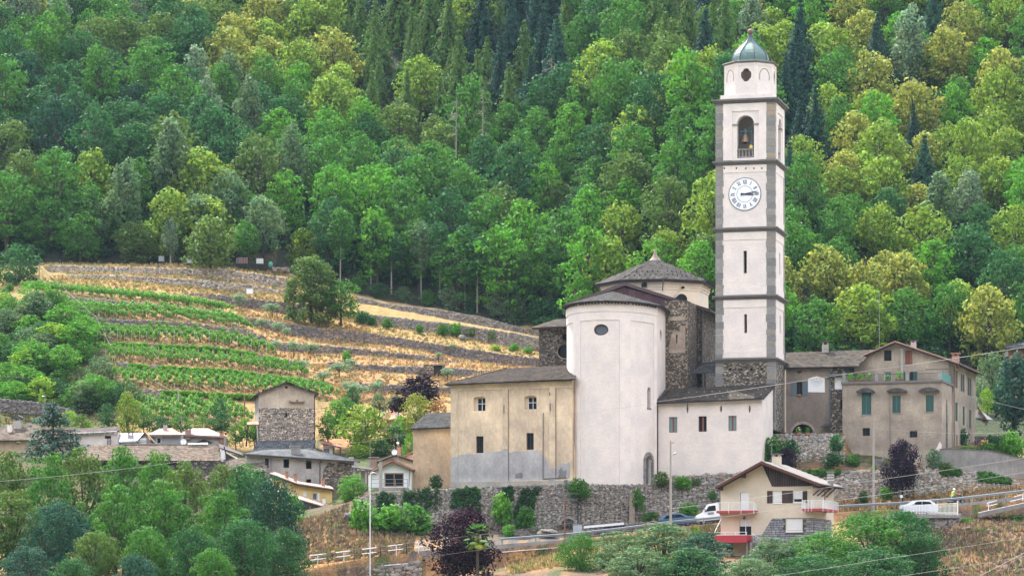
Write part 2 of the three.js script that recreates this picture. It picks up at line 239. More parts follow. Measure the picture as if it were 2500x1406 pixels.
{
const pos = [], col = [], idx = [], cols = [], uv = [];
for (let px = -400; px <= 2900; px += 12) cols.push(px);
const rows = [];
for (let i = 0; i < LINES.length; i++) { const n = i + 1 < LINES.length ? (i >= 28 ? 7 : i < 2 ? 3 : i > 10 && i % 2 ? 3 : 2) : 1; for (let k = 0; k < n; k++) rows.push([i, k / n]); }
const dry = [0.72, 0.40, 0.17], straw = [0.66, 0.46, 0.16], green = [0.10, 0.17, 0.035], earth = [0.26, 0.175, 0.115], floor = [0.045, 0.055, 0.028], rockc = [0.22, 0.20, 0.185];
for (const [i, t] of rows) for (const px of cols) {
const [y0, d0] = LINES[i](px), [y1, d1] = LINES[Math.min(i + 1, LINES.length - 1)](px), d = lerp(d0, d1, t), Y = lerp((HY - y0) * d0 / F, (HY - y1) * d1 / F, t);
const X = (px - CX) * d / F, soft = i >= 28 ? 1.2 : (i === 2 ? 1.0 * t : i > 10 && t > 0 ? 0.25 : 0);
pos.push(X, Y + soft * (fbm(X * 0.25, d * 0.25, 5, 3) - 0.5) * 2, -d); uv.push(X / 3, d / 3);
const n1 = fbm(X * 0.3 + 40, d * 0.3, 11, 4), n2 = fbm(X * 0.9, d * 0.6, 13, 3);
let c;
const mix = (a, b, k) => a.map((v, q) => lerp(v, b[q], clamp(k, 0, 1)));
if (i >= 28) c = mix(floor, earth, (n1 - 0.62) * 3);
else if (i > 10) { c = mix(dry, straw, (n1 - 0.35) * 3); c = mix(c, green, (n2 - 0.60) * 5); if (px < 330) c = mix(c, green, clamp((345 - px) / 90, 0, 1) * 0.92); if (i >= 21) c = mix(c, straw, 0.7); if (px > 1400) c = mix(green, floor, n1); }
else if (i >= 7) { c = mix(green, earth, (n1 - 0.35) * 3); if (px > 1880) c = mix(c, dry, (n2 - 0.4) * 2); }
else if (i >= 5) c = px > 1000 && px < 1420 ? mix(rockc, dry, (n2 - 0.5) * 4) : mix(dry, green, (n2 - 0.58) * 4);
else { c = mix(px > 2250 ? [0.30, 0.20, 0.165] : earth, dry, (n1 - (px > 2250 ? 0.55 : 0.42)) * 4); c = mix(c, green, (n2 - 0.58) * 6); if (px < 700 || i < 2) c = mix(c, floor, 0.7); }
col.push(...c);
}
const w = cols.length;
for (let j = 0; j + 1 < rows.length; j++) for (let i = 0; i + 1 < w; i++) { const a = j * w + i, b = a + 1, c = a + w, d = c + 1; idx.push(a, b, d, a, d, c); }
const g = new THREE.BufferGeometry();
g.setAttribute('position', new THREE.Float32BufferAttribute(pos, 3)); g.setAttribute('color', new THREE.Float32BufferAttribute(col, 3)); g.setAttribute('uv', new THREE.Float32BufferAttribute(uv, 2)); g.setIndex(idx); g.computeVertexNormals();
struct('hillside_ground', g, new THREE.MeshStandardMaterial({ color: 0xffffff, vertexColors: true, roughness: 1, map: T.ground, bumpMap: T.ground, bumpScale: 0.25 }), 'terraced hillside of dry orange grass rising into forest floor');
}
{ // the mountains that close the valley behind the camera, beside it and above the forest
const pos = [], idx = [], n = 72, prof = [[1, 0], [1.35, 95], [1.8, 230], [2.4, 420], [2.9, 520]];
prof.forEach(([k, h], j) => { for (let i = 0; i <= n; i++) { const a = i / n * Math.PI * 2, c = Math.cos(a), s2 = Math.sin(a), back = c < 0 ? 1 : 0, R = (back ? lerp(560, 780, -c) : lerp(560, 330, c)) * k; pos.push(s2 * R, -8 + (c < 0 ? lerp(h, h + 40, -c) : h) * (0.9 + 0.25 * fbm(i * 0.4, j * 0.8, 6, 3)) , c * R - 60); } });
for (let j = 0; j + 1 < prof.length; j++) for (let i = 0; i < n; i++) { const a = j * (n + 1) + i, b = a + 1, c = a + n + 1, d = c + 1; idx.push(a, c, b, b, c, d); }
const g = new THREE.BufferGeometry(); g.setAttribute('position', new THREE.Float32BufferAttribute(pos, 3)); g.setIndex(idx); g.computeVertexNormals();
struct('mountains', g, std([0.075, 0.08, 0.06], { roughness: 1 }), 'forested mountains that close the valley all round');
}
function strip(f0, f1, x0, x1, step, lift, th = 0.02) {   // a sheet between two lines
const gs = [];
for (let x = x0; x < x1; x += step) { const e = Math.min(x + step, x1), c = [P(x, ...f0(x)), P(e, ...f0(e)), P(e, ...f1(e)), P(x, ...f1(x))].map((p) => p.add(V(0, lift, 0))); gs.push(plate(c, th)); }
return merge(gs);
}
{ const g = strip((x) => { const [y, d] = roadEdge(x); return [HY - (HY - y) * d / (d + 0.4), d + 0.4]; }, (x) => { const [y, d] = roadEdge(x), q = d + 6.1; return [HY - (HY - y) * d / q, q]; }, -300, 2800, 40, 0.05, 0.08); struct('road', metres(g), M.asphalt, 'asphalt road climbing to the right below the church'); }

// ------------------------------------------------------------------ dry stone walls
const stoneGeo = (() => { const g = new THREE.IcosahedronGeometry(1, 0), p = g.attributes.position, r = rng(3), m = new Map(); for (let i = 0; i < p.count; i++) { const k = [0, 1, 2].map((q) => p.array[i * 3 + q].toFixed(3)).join(); if (!m.has(k)) m.set(k, [rr(r, 0.75, 1.2), rr(r, 0.75, 1.2), rr(r, 0.85, 1.15)]); const s = m.get(k); const y = p.getY(i), x = p.getX(i); p.setXYZ(i, Math.sign(x) * Math.pow(Math.abs(x), 0.8) * s[0], Math.sign(y) * Math.pow(Math.abs(y), 0.8) * s[1], p.getZ(i) * s[2]); } g.computeVertexNormals(); return clean(g); })();
function stonesOn(parent, seed, rowsOf, tone, opt = {}) {  // rowsOf(put): calls put(position, across, up, out, length, height) for every stone
const r = rng(seed), list = []; rowsOf((...a) => list.push(a), r);
const m4 = new THREE.Matrix4(), q = new THREE.Quaternion();
return stuffPart(parent, 'stone', stoneGeo, M.rock, list.length, (i, o, c) => {
const [p, ax, up, out, l, h] = list[i];
m4.makeBasis(ax, up, out); o.quaternion.setFromRotationMatrix(m4).multiply(q.setFromAxisAngle(V(0, 0, 1), rr(r, -0.45, 0.45) + (r() < 0.5 ? Math.PI : 0)));
o.position.copy(p).addScaledVector(up, rr(r, -0.22, 0.22) * h); const z = rr(r, 0.8, 1.25); o.scale.set(l * 0.6 * z, h * 0.62 * z, rr(r, 0.08, 0.22) * (opt.depth ?? 1));
const k = rr(r, 0.5, 1.2) + (r() < 0.15 ? 0.5 : 0), w = rr(r, -0.04, 0.08); c.setRGB(tone[0] * k * (1 + w), tone[1] * k, tone[2] * k * (1 - w));
});
}
function stoneWall(name, label, x0, x1, topF, botF, tone, { size = 0.3, group, category = 'stone wall', seed = 1, cope = true, thick = 0.7 } = {}) {
const n = Math.max(2, Math.ceil((x1 - x0) / 12)), tp = [], bt = [];
for (let i = 0; i <= n; i++) { const px = lerp(x0, x1, i / n); tp.push(P(px, ...topF(px))); bt.push(P(px, ...botF(px)).add(V(0, -0.15, 0))); }
const org = bt[0].clone(), t = thing(name, label, category, org, 0, group), core = [];
tp.forEach((p) => p.sub(org)); bt.forEach((p) => p.sub(org));
for (let i = 0; i < n; i++) { const ax = bt[i + 1].clone().sub(bt[i]).setY(0).normalize(), out = V(-ax.z, 0, ax.x), bk = out.clone().multiplyScalar(-thick); if (tp[i].y - bt[i].y < 0.02 && tp[i + 1].y - bt[i + 1].y < 0.02) continue; core.push(hexa([bt[i], bt[i + 1], bt[i + 1].clone().add(bk), bt[i].clone().add(bk), tp[i], tp[i + 1], tp[i + 1].clone().add(bk), tp[i].clone().add(bk)])); }
part(t, 'core', metres(merge(core)), M.mortar);
stonesOn(t, seed * 31 + 5, (put, r) => {
for (let i = 0; i < n; i++) {
const ax = bt[i + 1].clone().sub(bt[i]), len = ax.length(); ax.setY(0).normalize(); const out = V(-ax.z, 0, ax.x), H0 = tp[i].y - bt[i].y;
for (let y = 0; y < Math.max(H0, 0.01); ) { const h = size * rr(r, 0.5, 1.1); for (let u = -r() * 0.3; u < len; ) { const l = size * rr(r, 0.6, 1.7), k = clamp((u + l / 2) / len, 0, 1), b = bt[i].clone().lerp(bt[i + 1], k), q = tp[i].clone().lerp(tp[i + 1], k), Hk = q.y - b.y, v = (y + h / 2) / Math.max(0.05, Hk); if (v < 1.02) put(b.lerp(q, v).addScaledVector(out, rr(r, -0.04, 0.05)), ax, V(0, 1, 0), out, l, h); u += l; } y += h; }
if (cope && H0 > 0.2) for (let u = 0; u < len; ) { const l = size * rr(r, 1.2, 2.6); put(tp[i].clone().lerp(tp[i + 1], clamp(u / len, 0, 1)).addScaledVector(out, -0.15).add(V(0, 0.03, 0)), ax, V(0, 1, 0), out, l, size * 0.6); u += l; }
}
}, tone);
return t;
}
const grey = [0.28, 0.262, 0.258], pale = [0.42, 0.375, 0.33], darkS = [0.19, 0.172, 0.175];
const tw = (k, x0, x1, label, tone, seed) => stoneWall('terrace_wall', label, x0, x1, terrTop(TERR[k]), terrBot(TERR[k]), tone, { group: 'dry stone terrace walls on the vineyard hillside', seed });
tw('A', 112, 700, 'highest dry stone terrace wall under the trees above the vineyard', pale, 1);
tw('A', 870, 1330, 'dry stone terrace wall at the foot of the tall forest trunks', grey, 2);
tw('B', 160, 700, 'second highest terrace wall of pale stone bordering the upper grass strip', pale, 3);
tw('C', 440, 740, 'dark terrace wall behind the top vine rows left of the big round tree', darkS, 4);
tw('C', 880, 1330, 'terrace wall above the grassy strip with small bushes left of the church', grey, 5);
tw('D', 110, 520, 'terrace wall below the uppermost vine rows', grey, 6);
tw('D', 530, 1330, 'long terrace wall below the big round tree running down to the church', darkS, 7);
tw('E', 165, 645, 'terrace wall below the second block of vine rows', darkS, 8);
tw('E', 660, 1140, 'terrace wall behind the upper olive trees on dry grass', darkS, 9);
tw('F', 270, 745, 'terrace wall with hanging green edge below the third block of vines', darkS, 10);
tw('F', 800, 1210, 'terrace wall with the small dark doorway in dry grass', darkS, 11);
tw('G', 285, 800, 'terrace wall with hanging green edge below the fourth block of vines', darkS, 12);
tw('G', 860, 1120, 'lowest dark terrace wall behind the purple beech', darkS, 13);
tw('H', 345, 640, 'lowest vineyard wall with a broken stone end on its left', grey, 14);
stoneWall('terrace_wall', 'dark stone wall on the left edge above the village roofs', -60, 186, (x) => [poly([[-60, 970], [0, 975], [110, 985], [160, 998], [186, 1012]], x), 421], (x) => [poly([[-60, 1004], [0, 1004], [110, 1012], [186, 1014]], x), 420.6], darkS, { seed: 15, group: 'dry stone terrace walls on the vineyard hillside' });

const chs = [0.30, 0.275, 0.26];
stoneWall('retaining_wall', 'high rubble retaining wall carrying the yellow building and the white apse', 868, 1625, wallTop, wallFoot, chs, { seed: 21, size: 0.25 });
stoneWall('retaining_wall', 'rubble retaining wall below the white annex behind the two vehicles', 1625, 1900, wallTop, wallFoot, [0.28, 0.265, 0.255], { seed: 22, size: 0.30 });
stoneWall('retaining_wall', 'long rubble wall above the dry verge right of the chalet', 1900, 2620, wallTop, wallFoot, [0.34, 0.315, 0.295], { seed: 23, size: 0.32 });
stoneWall('retaining_wall', 'grey stone wall in front of the arched doorway and flower pots', 1862, 2062, upTop, upFoot, [0.42, 0.40, 0.385], { seed: 24, size: 0.26 });
stoneWall('road_wall', 'masonry wall under the road in the lower left, topped by the railing', 744, 1026, (x) => { const [y, d] = roadEdge(x); return [y + 26, d - 0.3]; }, (x) => [poly([[744, 1428], [1026, 1416]], x), roadEdge(x)[1] - 0.6], [0.32, 0.29, 0.27], { seed: 25, size: 0.5, cope: false });
stoneWall('road_wall', 'low stone wall along the back of the road beside the blue car', 1410, 1760, (x) => { const [y, d] = roadBack(x); return [y - poly([[1410, 14], [1440, 26], [1520, 24], [1600, 22], [1760, 16]], x), d + 0.2]; }, (x) => [roadBack(x)[0] + 3, roadBack(x)[1]], darkS, { seed: 26, size: 0.3 });
stoneWall('parking_wall', 'rough stone wall under the white railing and the parked white car', 2262, 2344, (x) => [poly([[2262, 1256], [2344, 1257]], x), 344.6], (x) => [poly([[2262, 1322], [2344, 1278]], x), 344], [0.30, 0.27, 0.26], { seed: 27, size: 0.28 });
function plainWall(name, label, x0, x1, topF, botF, mat, thick = 0.5, category = 'wall', cap) {
const n = Math.ceil((x1 - x0) / 12), org = P(x0, ...botF(x0)), t = thing(name, label, category, org), gs = [], cs = [];
for (let i = 0; i < n; i++) { const a = lerp(x0, x1, i / n), b = lerp(x0, x1, (i + 1) / n), q = [P(a, ...botF(a)), P(b, ...botF(b)), P(b, ...topF(b)), P(a, ...topF(a))].map((p) => p.sub(org)), bk = V(0, 0, -thick); gs.push(hexa([q[0], q[1], q[1].clone().add(bk), q[0].clone().add(bk), q[3], q[2], q[2].clone().add(bk), q[3].clone().add(bk)])); if (cap) cs.push(plate([q[3].clone().add(V(0, 0.08, 0.08)), q[2].clone().add(V(0, 0.08, 0.08)), q[2].clone().add(V(0, 0.08, -thick - 0.08)), q[3].clone().add(V(0, 0.08, -thick - 0.08))], 0.078)); }
part(t, 'wall_face', metres(merge(gs)), mat); if (cap) part(t, 'coping', metres(merge(cs)), cap);
return t;
}
plainWall('concrete_wall', 'stained concrete wall right of the grey house corner, stepping down to the right', 2296, 2620, (x) => [upTop(x)[0] - 1, upTop(x)[1] - 2.9], (x) => [upFoot(x)[0] + 3, upFoot(x)[1] - 0.6], M.concrete, 0.4, 'wall', M.cornice);
plainWall('concrete_wall', 'concrete wall under the guardrail right of the purple beech tree', 1026, 1400, (x) => { const [y, d] = roadEdge(x); return [y - 1, d - 0.1]; }, (x) => { const [y, d] = roadEdge(x); return [poly([[1026, 1418], [1225, 1388], [1330, 1362], [1400, 1335]], x), d - 0.12]; }, M.concrete, 0.4);
plainWall('concrete_wall', 'concrete wall under the guardrail in the lower right corner', 2340, 2620, (x) => { const [y, d] = roadEdge(x); return [y - 1, d - 0.1]; }, (x) => [poly([[2340, 1276], [2500, 1266], [2620, 1262]], x), roadEdge(x)[1] - 0.15], M.concrete, 0.4);

// ------------------------------------------------------------------ building kit
const I4 = new THREE.Matrix4();
function building(name, label, category, px0, pyB, d0, px1, deg) {
const f = facade(px0, pyB, d0, px1, deg), g = thing(name, label, category, f.pos, f.turn), t = rad(deg);
const front = { uv: f.uv, M: I4, holes: [] }, Xr = f.pos[0] + f.w * Math.cos(t), dr = d0 - f.w * Math.sin(t);
const side = { holes: [], M: new THREE.Matrix4().makeRotationY(Math.PI / 2).setPosition(f.w, 0, 0), uv: (px, py) => { const k = (px - CX) / F, s = (k * dr - Xr) / (Math.sin(t) - k * Math.cos(t)); return [s, (HY - py) * (dr + s * Math.cos(t)) / F - f.pos[1]]; } };
const loc = (px, py, out = 0) => { const [u, v] = f.uv(px, py, out); return V(u, v, out); };
return { f, g, front, side, loc, w: f.w, y: (py, px = px0) => f.uv(px, py)[1] };
}
const rectOf = (pl, [x0, y0, x1, y1]) => { const a = pl.uv(x0, y1), b = pl.uv(x1, y1), c = pl.uv(x1, y0), d = pl.uv(x0, y0); return [Math.min(a[0], b[0]), (a[1] + b[1]) / 2, Math.max(a[0], b[0]), (c[1] + d[1]) / 2]; };
function windowAt(b, pl, px, o = {}) {                   // opening, frame, pane, bars, shutters, sill
const [u0, v0, u1, v1] = rectOf(pl, px), rise = o.arch ?? 0, rec = o.recess ?? 0.22, w = u1 - u0, name = o.name ?? 'window';
const hole = [[u0, v0], [u1, v0], [u1, v1 - rise]];
if (rise) for (let i = 1; i < 8; i++) { const a = Math.PI * i / 8; hole.push([(u0 + u1) / 2 + Math.cos(a) * w / 2, v1 - rise + Math.sin(a) * rise]); }
hole.push([u0, v1 - rise]); pl.holes.push(hole);
const t = o.fw ?? 0.07, z = -rec, fr = [bx(u0 - 0.02, u0 + t, v0 - 0.02, v1 + 0.02, z - 0.06, z), bx(u1 - t, u1 + 0.02, v0 - 0.02, v1 + 0.02, z - 0.06, z), bx(u0 + t, u1 - t, v0 - 0.02, v0 + t, z - 0.06, z), bx(u0 + t, u1 - t, v1 - t, v1 + 0.02, z - 0.06, z)];
const win = part(b.g, name, merge(fr).applyMatrix4(pl.M), o.frame ?? M.darkWood, o.label);
const [nx, ny] = o.bars ?? [0, 0], bars = [], bt = o.bt ?? 0.05;
for (let i = 1; i <= nx; i++) { const x = lerp(u0, u1, i / (nx + 1)); bars.push(bx(x - bt / 2, x + bt / 2, v0 + t, v1 - t, z - 0.055, z - 0.004)); }
for (let i = 1; i <= ny; i++) { const y = lerp(v0, v1, i / (ny + 1)); bars.push(bx(u0 + t, u1 - t, y - bt / 2, y + bt / 2, z - 0.058, z - 0.008)); }
if (bars.length) part(win, 'bar', merge(bars).applyMatrix4(pl.M), o.barMat ?? o.frame ?? M.darkWood);
if (o.closed) for (const k of [0, 1]) { const a = lerp(u0 + 0.03, u1 - 0.03, k / 2) + 0.01, c = lerp(u0 + 0.03, u1 - 0.03, (k + 1) / 2) - 0.01, ls = [bx(a, c, v0 + 0.02, v1 - 0.02, z + 0.01, z + 0.035)]; for (let y = v0 + 0.1; y < v1 - 0.08; y += 0.13) ls.push(bx(a + 0.06, c - 0.06, y, y + 0.07, z + 0.035, z + 0.055)); part(win, 'shutter', merge(ls).applyMatrix4(pl.M), o.closed); }
else if (o.pane !== null) part(win, 'pane', bx(u0, u1, v0, v1, z - 0.05, z - 0.03).applyMatrix4(pl.M), o.pane ?? M.glass);
if (o.blind) part(win, 'roller_blind', merge(Array.from({ length: 12 }, (_, i) => bx(u0 + t * 0.5, u1 - t * 0.5, lerp(v1, v0, (i + 1) / 12 * o.blind) + 0.01, lerp(v1, v0, i / 12 * o.blind), z + 0.003, z + 0.03 + 0.006 * (i % 2)))).applyMatrix4(pl.M), M.blind);
if (o.open) for (const s of [-1, 1]) { if (o.open[s < 0 ? 0 : 1] === 0) continue; const sw = w * (o.open[s < 0 ? 0 : 1] ?? 0.5), a = s < 0 ? u0 - sw - 0.02 : u1 + 0.02, ls = [bx(a, a + sw, v0, v1, 0.02, 0.05)]; for (let y = v0 + 0.08; y < v1 - 0.05; y += 0.12) ls.push(bx(a + 0.05, a + sw - 0.05, y, y + 0.06, 0.05, 0.068)); part(win, 'shutter', merge(ls).applyMatrix4(pl.M), o.shutter ?? M.greenPaint); }
if (o.sill) part(win, 'sill', bx(u0 - 0.08, u1 + 0.08, v0 - 0.10, v0 - 0.02, -rec, 0.07).applyMatrix4(pl.M), o.sill);
return win;
}
const within = (holes, pts) => { const m = (k, f) => f(...pts.map((p) => p[k])); return holes.filter((h) => h.every((p) => p[0] > m(0, Math.min) && p[0] < m(0, Math.max) && p[1] > m(1, Math.min) && p[1] < m(1, Math.max))); };
function wallPart(b, pl, outline, mat, th = 0.45, name = 'wall', label, z = 0, raw = false) {
const pts = raw ? outline : outline.map((p) => pl.uv(p[0], p[1]));
return part(b.g, name, metres(slab(pts, within(pl.holes, pts), th, z)).applyMatrix4(pl.M), mat, label);
}
const slabGeo = (() => { const r = rng(21), j = () => rr(r, -0.12, 0.12); const c = [[-0.5, 0.5], [0.5, 0.5], [0.5, -0.5], [-0.5, -0.5]].map(([x, z]) => [x + j(), z + j()]); return hexa([...c.map(([x, z]) => V(x * 0.95, -0.5, z * 0.95)), ...c.map(([x, z]) => V(x, 0.5, z))]); })();
function lauzeRoof(parent, q, tone, { seed = 1, size = 0.46, th = 0.14, name = 'roof', step = 0.30, base = M.slateBase, label } = {}) {   // stone slabs in courses over a sloping deck; q = eave left, eave right, ridge right, ridge left
const [A, B, C, D] = q, roof = part(parent, name, metres(plate(q, th)), base, label), r = rng(seed * 97 + 3), list = [];
const slope = A.clone().add(B).multiplyScalar(0.5).distanceTo(C.clone().add(D).multiplyScalar(0.5)), n = Math.max(2, Math.round(slope / step));
const m4 = new THREE.Matrix4();
for (let i = 0; i < n; i++) {
const a = A.clone().lerp(D, (i + 0.35) / n), b = B.clone().lerp(C, (i + 0.35) / n), len = a.distanceTo(b), ax = b.clone().sub(a).normalize();
const up = D.clone().add(C).sub(A).sub(B).normalize(); up.addScaledVector(ax, -up.dot(ax)).normalize(); const nn = ax.clone().cross(up).normalize(); if (nn.y < 0) nn.negate();
for (let u = -0.1 * r(); u < len - 0.05; ) { const l = size * rr(r, 0.6, 1.45); if (u + l * 0.6 > len + 0.1) break; list.push([a.clone().addScaledVector(ax, u + l / 2).addScaledVector(nn, 0.045 + 0.02 * r()), ax, nn, up, l, i === 0]); u += l * 0.97; }
}
stuffPart(roof, 'slab', slabGeo, M.lauze, list.length, (i, o, c) => {
const [p, ax, nn, up, l, first] = list[i]; const z = up.clone().negate(); m4.makeBasis(ax, nn, ax.clone().cross(nn)); o.quaternion.setFromRotationMatrix(m4);
const down = ax.clone().cross(nn).dot(up) < 0 ? 1 : -1; o.rotateX(0.10 * down + rr(r, -0.03, 0.03)); o.rotateY(rr(r, -0.12, 0.12)); o.position.copy(p); o.scale.set(l, rr(r, 0.035, 0.075), step * rr(r, 1.5, 1.9) * (first ? 1.15 : 1));
const k = rr(r, 0.55, 1.45), w = rr(r, -0.06, 0.06); c.setRGB(tone[0] * k * (1 + w) * 0.5, tone[1] * k * 0.485, tone[2] * k * (1 - w) * 0.47);
});
return roof;
}
function tileRoof(parent, q, mat, name = 'roof', label, th = 0.1) {   // rows of rounded tiles as one ribbed sheet
const [A, B, C, D] = q, W = Math.max(A.distanceTo(B), D.distanceTo(C)), H = A.distanceTo(D), nu = Math.ceil(W / 0.07), nv = Math.max(2, Math.ceil(H / 0.35)), pos = [], idx = [], uv = [];
for (let j = 0; j <= nv; j++) for (let i = 0; i <= nu; i++) { const u = i / nu, v = j / nv, p = A.clone().lerp(B, u).lerp(D.clone().lerp(C, u), v); p.y += 0.05 * Math.abs(Math.sin(u * W / 0.28 * Math.PI)) + 0.03 * ((j % 2) ? 1 : 0) + 0.05; pos.push(...p.toArray()); uv.push(u * W / 3, v * H / 3); }
for (let j = 0; j < nv; j++) for (let i = 0; i < nu; i++) { const a = j * (nu + 1) + i; idx.push(a, a + 1, a + nu + 2, a, a + nu + 2, a + nu + 1); }
const g = new THREE.BufferGeometry(); g.setAttribute('position', new THREE.Float32BufferAttribute(pos, 3)); g.setAttribute('uv', new THREE.Float32BufferAttribute(uv, 2)); g.setIndex(idx); g.computeVertexNormals();
return part(parent, name, merge([g, metres(plate(q, th))]), mat, label);
}
function chimney(parent, p, w, h, mat, cap = M.slateBase, name = 'chimney') {   // stack with an open head under a cap
const g = part(parent, name, metres(merge([bx(-w / 2, w / 2, -0.6, h * 0.72, -w / 2, w / 2), ...[[-1, -1], [1, -1], [1, 1], [-1, 1]].map(([a, b]) => bx(a * w * 0.36 - 0.07, a * w * 0.36 + 0.07, h * 0.72, h * 0.92, b * w * 0.36 - 0.07, b * w * 0.36 + 0.07))]).translate(p.x, p.y, p.z)), mat);
part(g, 'cap', metres(bx(-w * 0.68, w * 0.68, h * 0.92, h, -w * 0.68, w * 0.68).translate(p.x, p.y, p.z)), cap); return g;
}
const boxWalls = (b, d, yTop, mat, th = 0.45, left = true, right = true, back = true) => {   // remaining walls behind the front
const gs = []; if (left) gs.push(bx(0, th, 0, yTop, -d + th, -th)); if (right) gs.push(bx(b.w - th, b.w, 0, yTop, -d + th, -th)); if (back) gs.push(bx(0, b.w, 0, yTop, -d, -d + th));
part(b.g, 'ceiling', bx(th, b.w - th, yTop - 0.35, yTop - 0.2, -d + th, -th), M.darkWood);
return part(b.g, 'wall', metres(merge(gs)), mat);
};
const pipe = (b, pl, pts, r, mat, name = 'downpipe') => { const gs = []; for (let i = 0; i + 1 < pts.length; i++) { const a = pl.uv(...pts[i]), c = pl.uv(...pts[i + 1]); gs.push(cyl(V(a[0], a[1], 0.1), V(c[0], c[1], 0.1), r, r, 6)); } return part(b.g, name, merge(gs).applyMatrix4(pl.M), mat); };

// ------------------------------------------------------------------ bell tower
{
const b = building('bell_tower', 'tall white bell tower with grey stone corners, clock and green copper dome', 'bell tower', 1748.5, 1052, 368, 1892, 14.6), { g, f } = b, W = f.w, r = rng(44);
const y = (p) => b.y(p, 1748.5), cut = (px) => f.u(px);
const VENT = [1769.5, 1798.5, 1822, 1841.5, 1861], round = (x, y, q) => Array.from({ length: 8 }, (_, i) => [x + q * Math.cos(i * 0.785), y + q * Math.sin(i * 0.785)]);
const stages = [[1052, 880], [880, 727], [727, 562], [562, 399], [399, 249]];
const unit = [0, 1, 2].map((k) => { const q = rng(60 + k), j = () => rr(q, -0.012, 0.012), c = [V(0, 0, 1), V(1, 0, 1), V(1, 0, 0), V(0, 0, 0)]; return metres(hexa([...c.map((p) => p.clone().add(V(j(), 0.012, j()))), ...c.map((p) => p.clone().add(V(j(), 0.985, j())))])); });
const quoin = (corner, y0, h, a, c, mat) => {          // a: length along the front, c: length along the side
const m = new THREE.Mesh(pick(r, unit), mat); m.name = 'stone'; const e = 0.045;
if (corner === 'fl') { m.position.set(-e, y0, -c); m.scale.set(a + e, h, c + e); } else if (corner === 'fr') { m.position.set(W - a, y0, -c); m.scale.set(a + e, h, c + e); } else { m.position.set(W - a, y0, -W - e); m.scale.set(a + e, h, c + e); }
g.add(m);
};
stages.forEach(([pb, pt], s) => {
const y0 = y(pb), y1 = y(pt), fr = { uv: f.uv, M: I4, holes: [] }, sd = { uv: b.side.uv, M: b.side.M, holes: [] }, h = y1 - y0, mat = s ? M.white : M.rubble, th = 0.8;
const slit = (pl, x0, p0, x1, p1) => { const q = rectOf(pl, [x0, p0, x1, p1]); pl.holes.push([[q[0], q[1]], [q[2], q[1]], [q[2], q[3]], [q[0], q[3]]]); };
if (s === 1) { slit(fr, 1817.5, 767, 1824.5, 813); slit(sd, 1904.5, 771, 1907, 815); }
if (s === 2) { slit(fr, 1816, 612, 1824, 667); slit(sd, 1903.5, 618, 1906, 672); }
if (s === 3) for (const p of VENT) fr.holes.push(round(...f.uv(p, 411), 0.11));
if (s === 0) for (const p of [1783, 1811, 1835, 1862]) { const v = f.uv(p, 897)[1]; fr.holes.push([[cut(p) - 0.14, v - 0.36], [cut(p) + 0.14, v - 0.36], [cut(p) + 0.14, v - 0.1], [cut(p) - 0.14, v - 0.1]]); }
if (s === 4) { for (const pl of [fr, sd]) { const c = pl === fr ? f.uv(1821, 385) : [W / 2, y(387)], hw = 1.03, top = y(306); const a = [[c[0] - hw, c[1]], [c[0] + hw, c[1]]]; for (let i = 0; i <= 12; i++) a.push([c[0] + hw * Math.cos(Math.PI * i / 12), top + hw * Math.sin(Math.PI * i / 12)]); pl.holes.push(a); } }
const o = (pl) => metres(slab([[0, y0], [W, y0], [W, y1], [0, y1]], pl.holes, th)).applyMatrix4(pl.M);
const bk = [];
const sw = metres(slab([[th, y0], [W - th, y0], [W - th, y1], [th, y1]], sd.holes, th)).applyMatrix4(sd.M);
const lw = metres(slab([[th, y0], [W - th, y0], [W - th, y1], [th, y1]], [], th)).applyMatrix4(sd.M).translate(-W + th, 0, 0);
const bw = metres(slab([[0, y0], [W, y0], [W, y1], [0, y1]], bk, th, -W + th));
part(g, s ? 'wall' : 'base_wall', merge([o(fr), sw, lw, bw]), mat);
part(g, 'floor', bx(th, W - th, y0 + 0.02, y0 + 0.22, -W + th, -th), M.darkWood);
if (s && s < 4) {                                     // plaster bands above and below each field
const e = 0.055, a0 = cut(1767), a1 = cut(1872.5), bands = [];
const topH = s === 3 ? 0.95 : 1.0, lowH = s === 3 ? 0.95 : s === 2 ? 0.85 : 0.8;
bands.push(s === 3 ? slab([[a0, y1 - 0.25 - topH], [a1, y1 - 0.25 - topH], [a1, y1 - 0.25], [a0, y1 - 0.25]], fr.holes, e, e) : bx(a0, a1, y1 - 0.25 - topH, y1 - 0.25, 0, e), bx(a0, a1, y0 + 0.28, y0 + 0.28 + lowH, 0, e));
bands.push(bx(W, W + e, y1 - 0.25 - topH, y1 - 0.25, -W + 0.7, -0.75), bx(W, W + e, y0 + 0.28, y0 + 0.28 + lowH, -W + 0.7, -0.75));
for (const q of bands) part(g, 'plaster_band', metres(q), M.whiteTrim);
}
if (s === 0) { const a0 = cut(1766), a1 = cut(1872), yb = f.uv(1766, 897)[1]; for (const q of [bx(a0, a1, yb, y1 - 0.1, 0, 0.05), bx(W, W + 0.05, yb, y1 - 0.1, -W + 0.7, -0.75)]) part(g, 'stone_band', metres(q), M.rubble); }
for (const corner of ['fl', 'fr', 'br']) for (let yy = y0 + 0.02, k = 0; yy < y1 - 0.3; k++) {
const hh = Math.min(rr(r, 0.5, 0.95), y1 - 0.2 - yy), long = (k + (corner === 'fr' ? 1 : 0)) % 2, A = corner === 'fl' ? (long ? 0.93 : 0.84) : corner === 'fr' ? (long ? 1.02 : 0.93) : 0.5, C = corner === 'br' ? 0.75 : long ? 0.62 : 0.85;
quoin(corner, yy, hh - 0.015, A + rr(r, -0.04, 0.05), C, s === 4 && corner === 'fr' && r() < 0.25 ? M.stoneTan : pick(r, M.stone)); yy += hh;
}
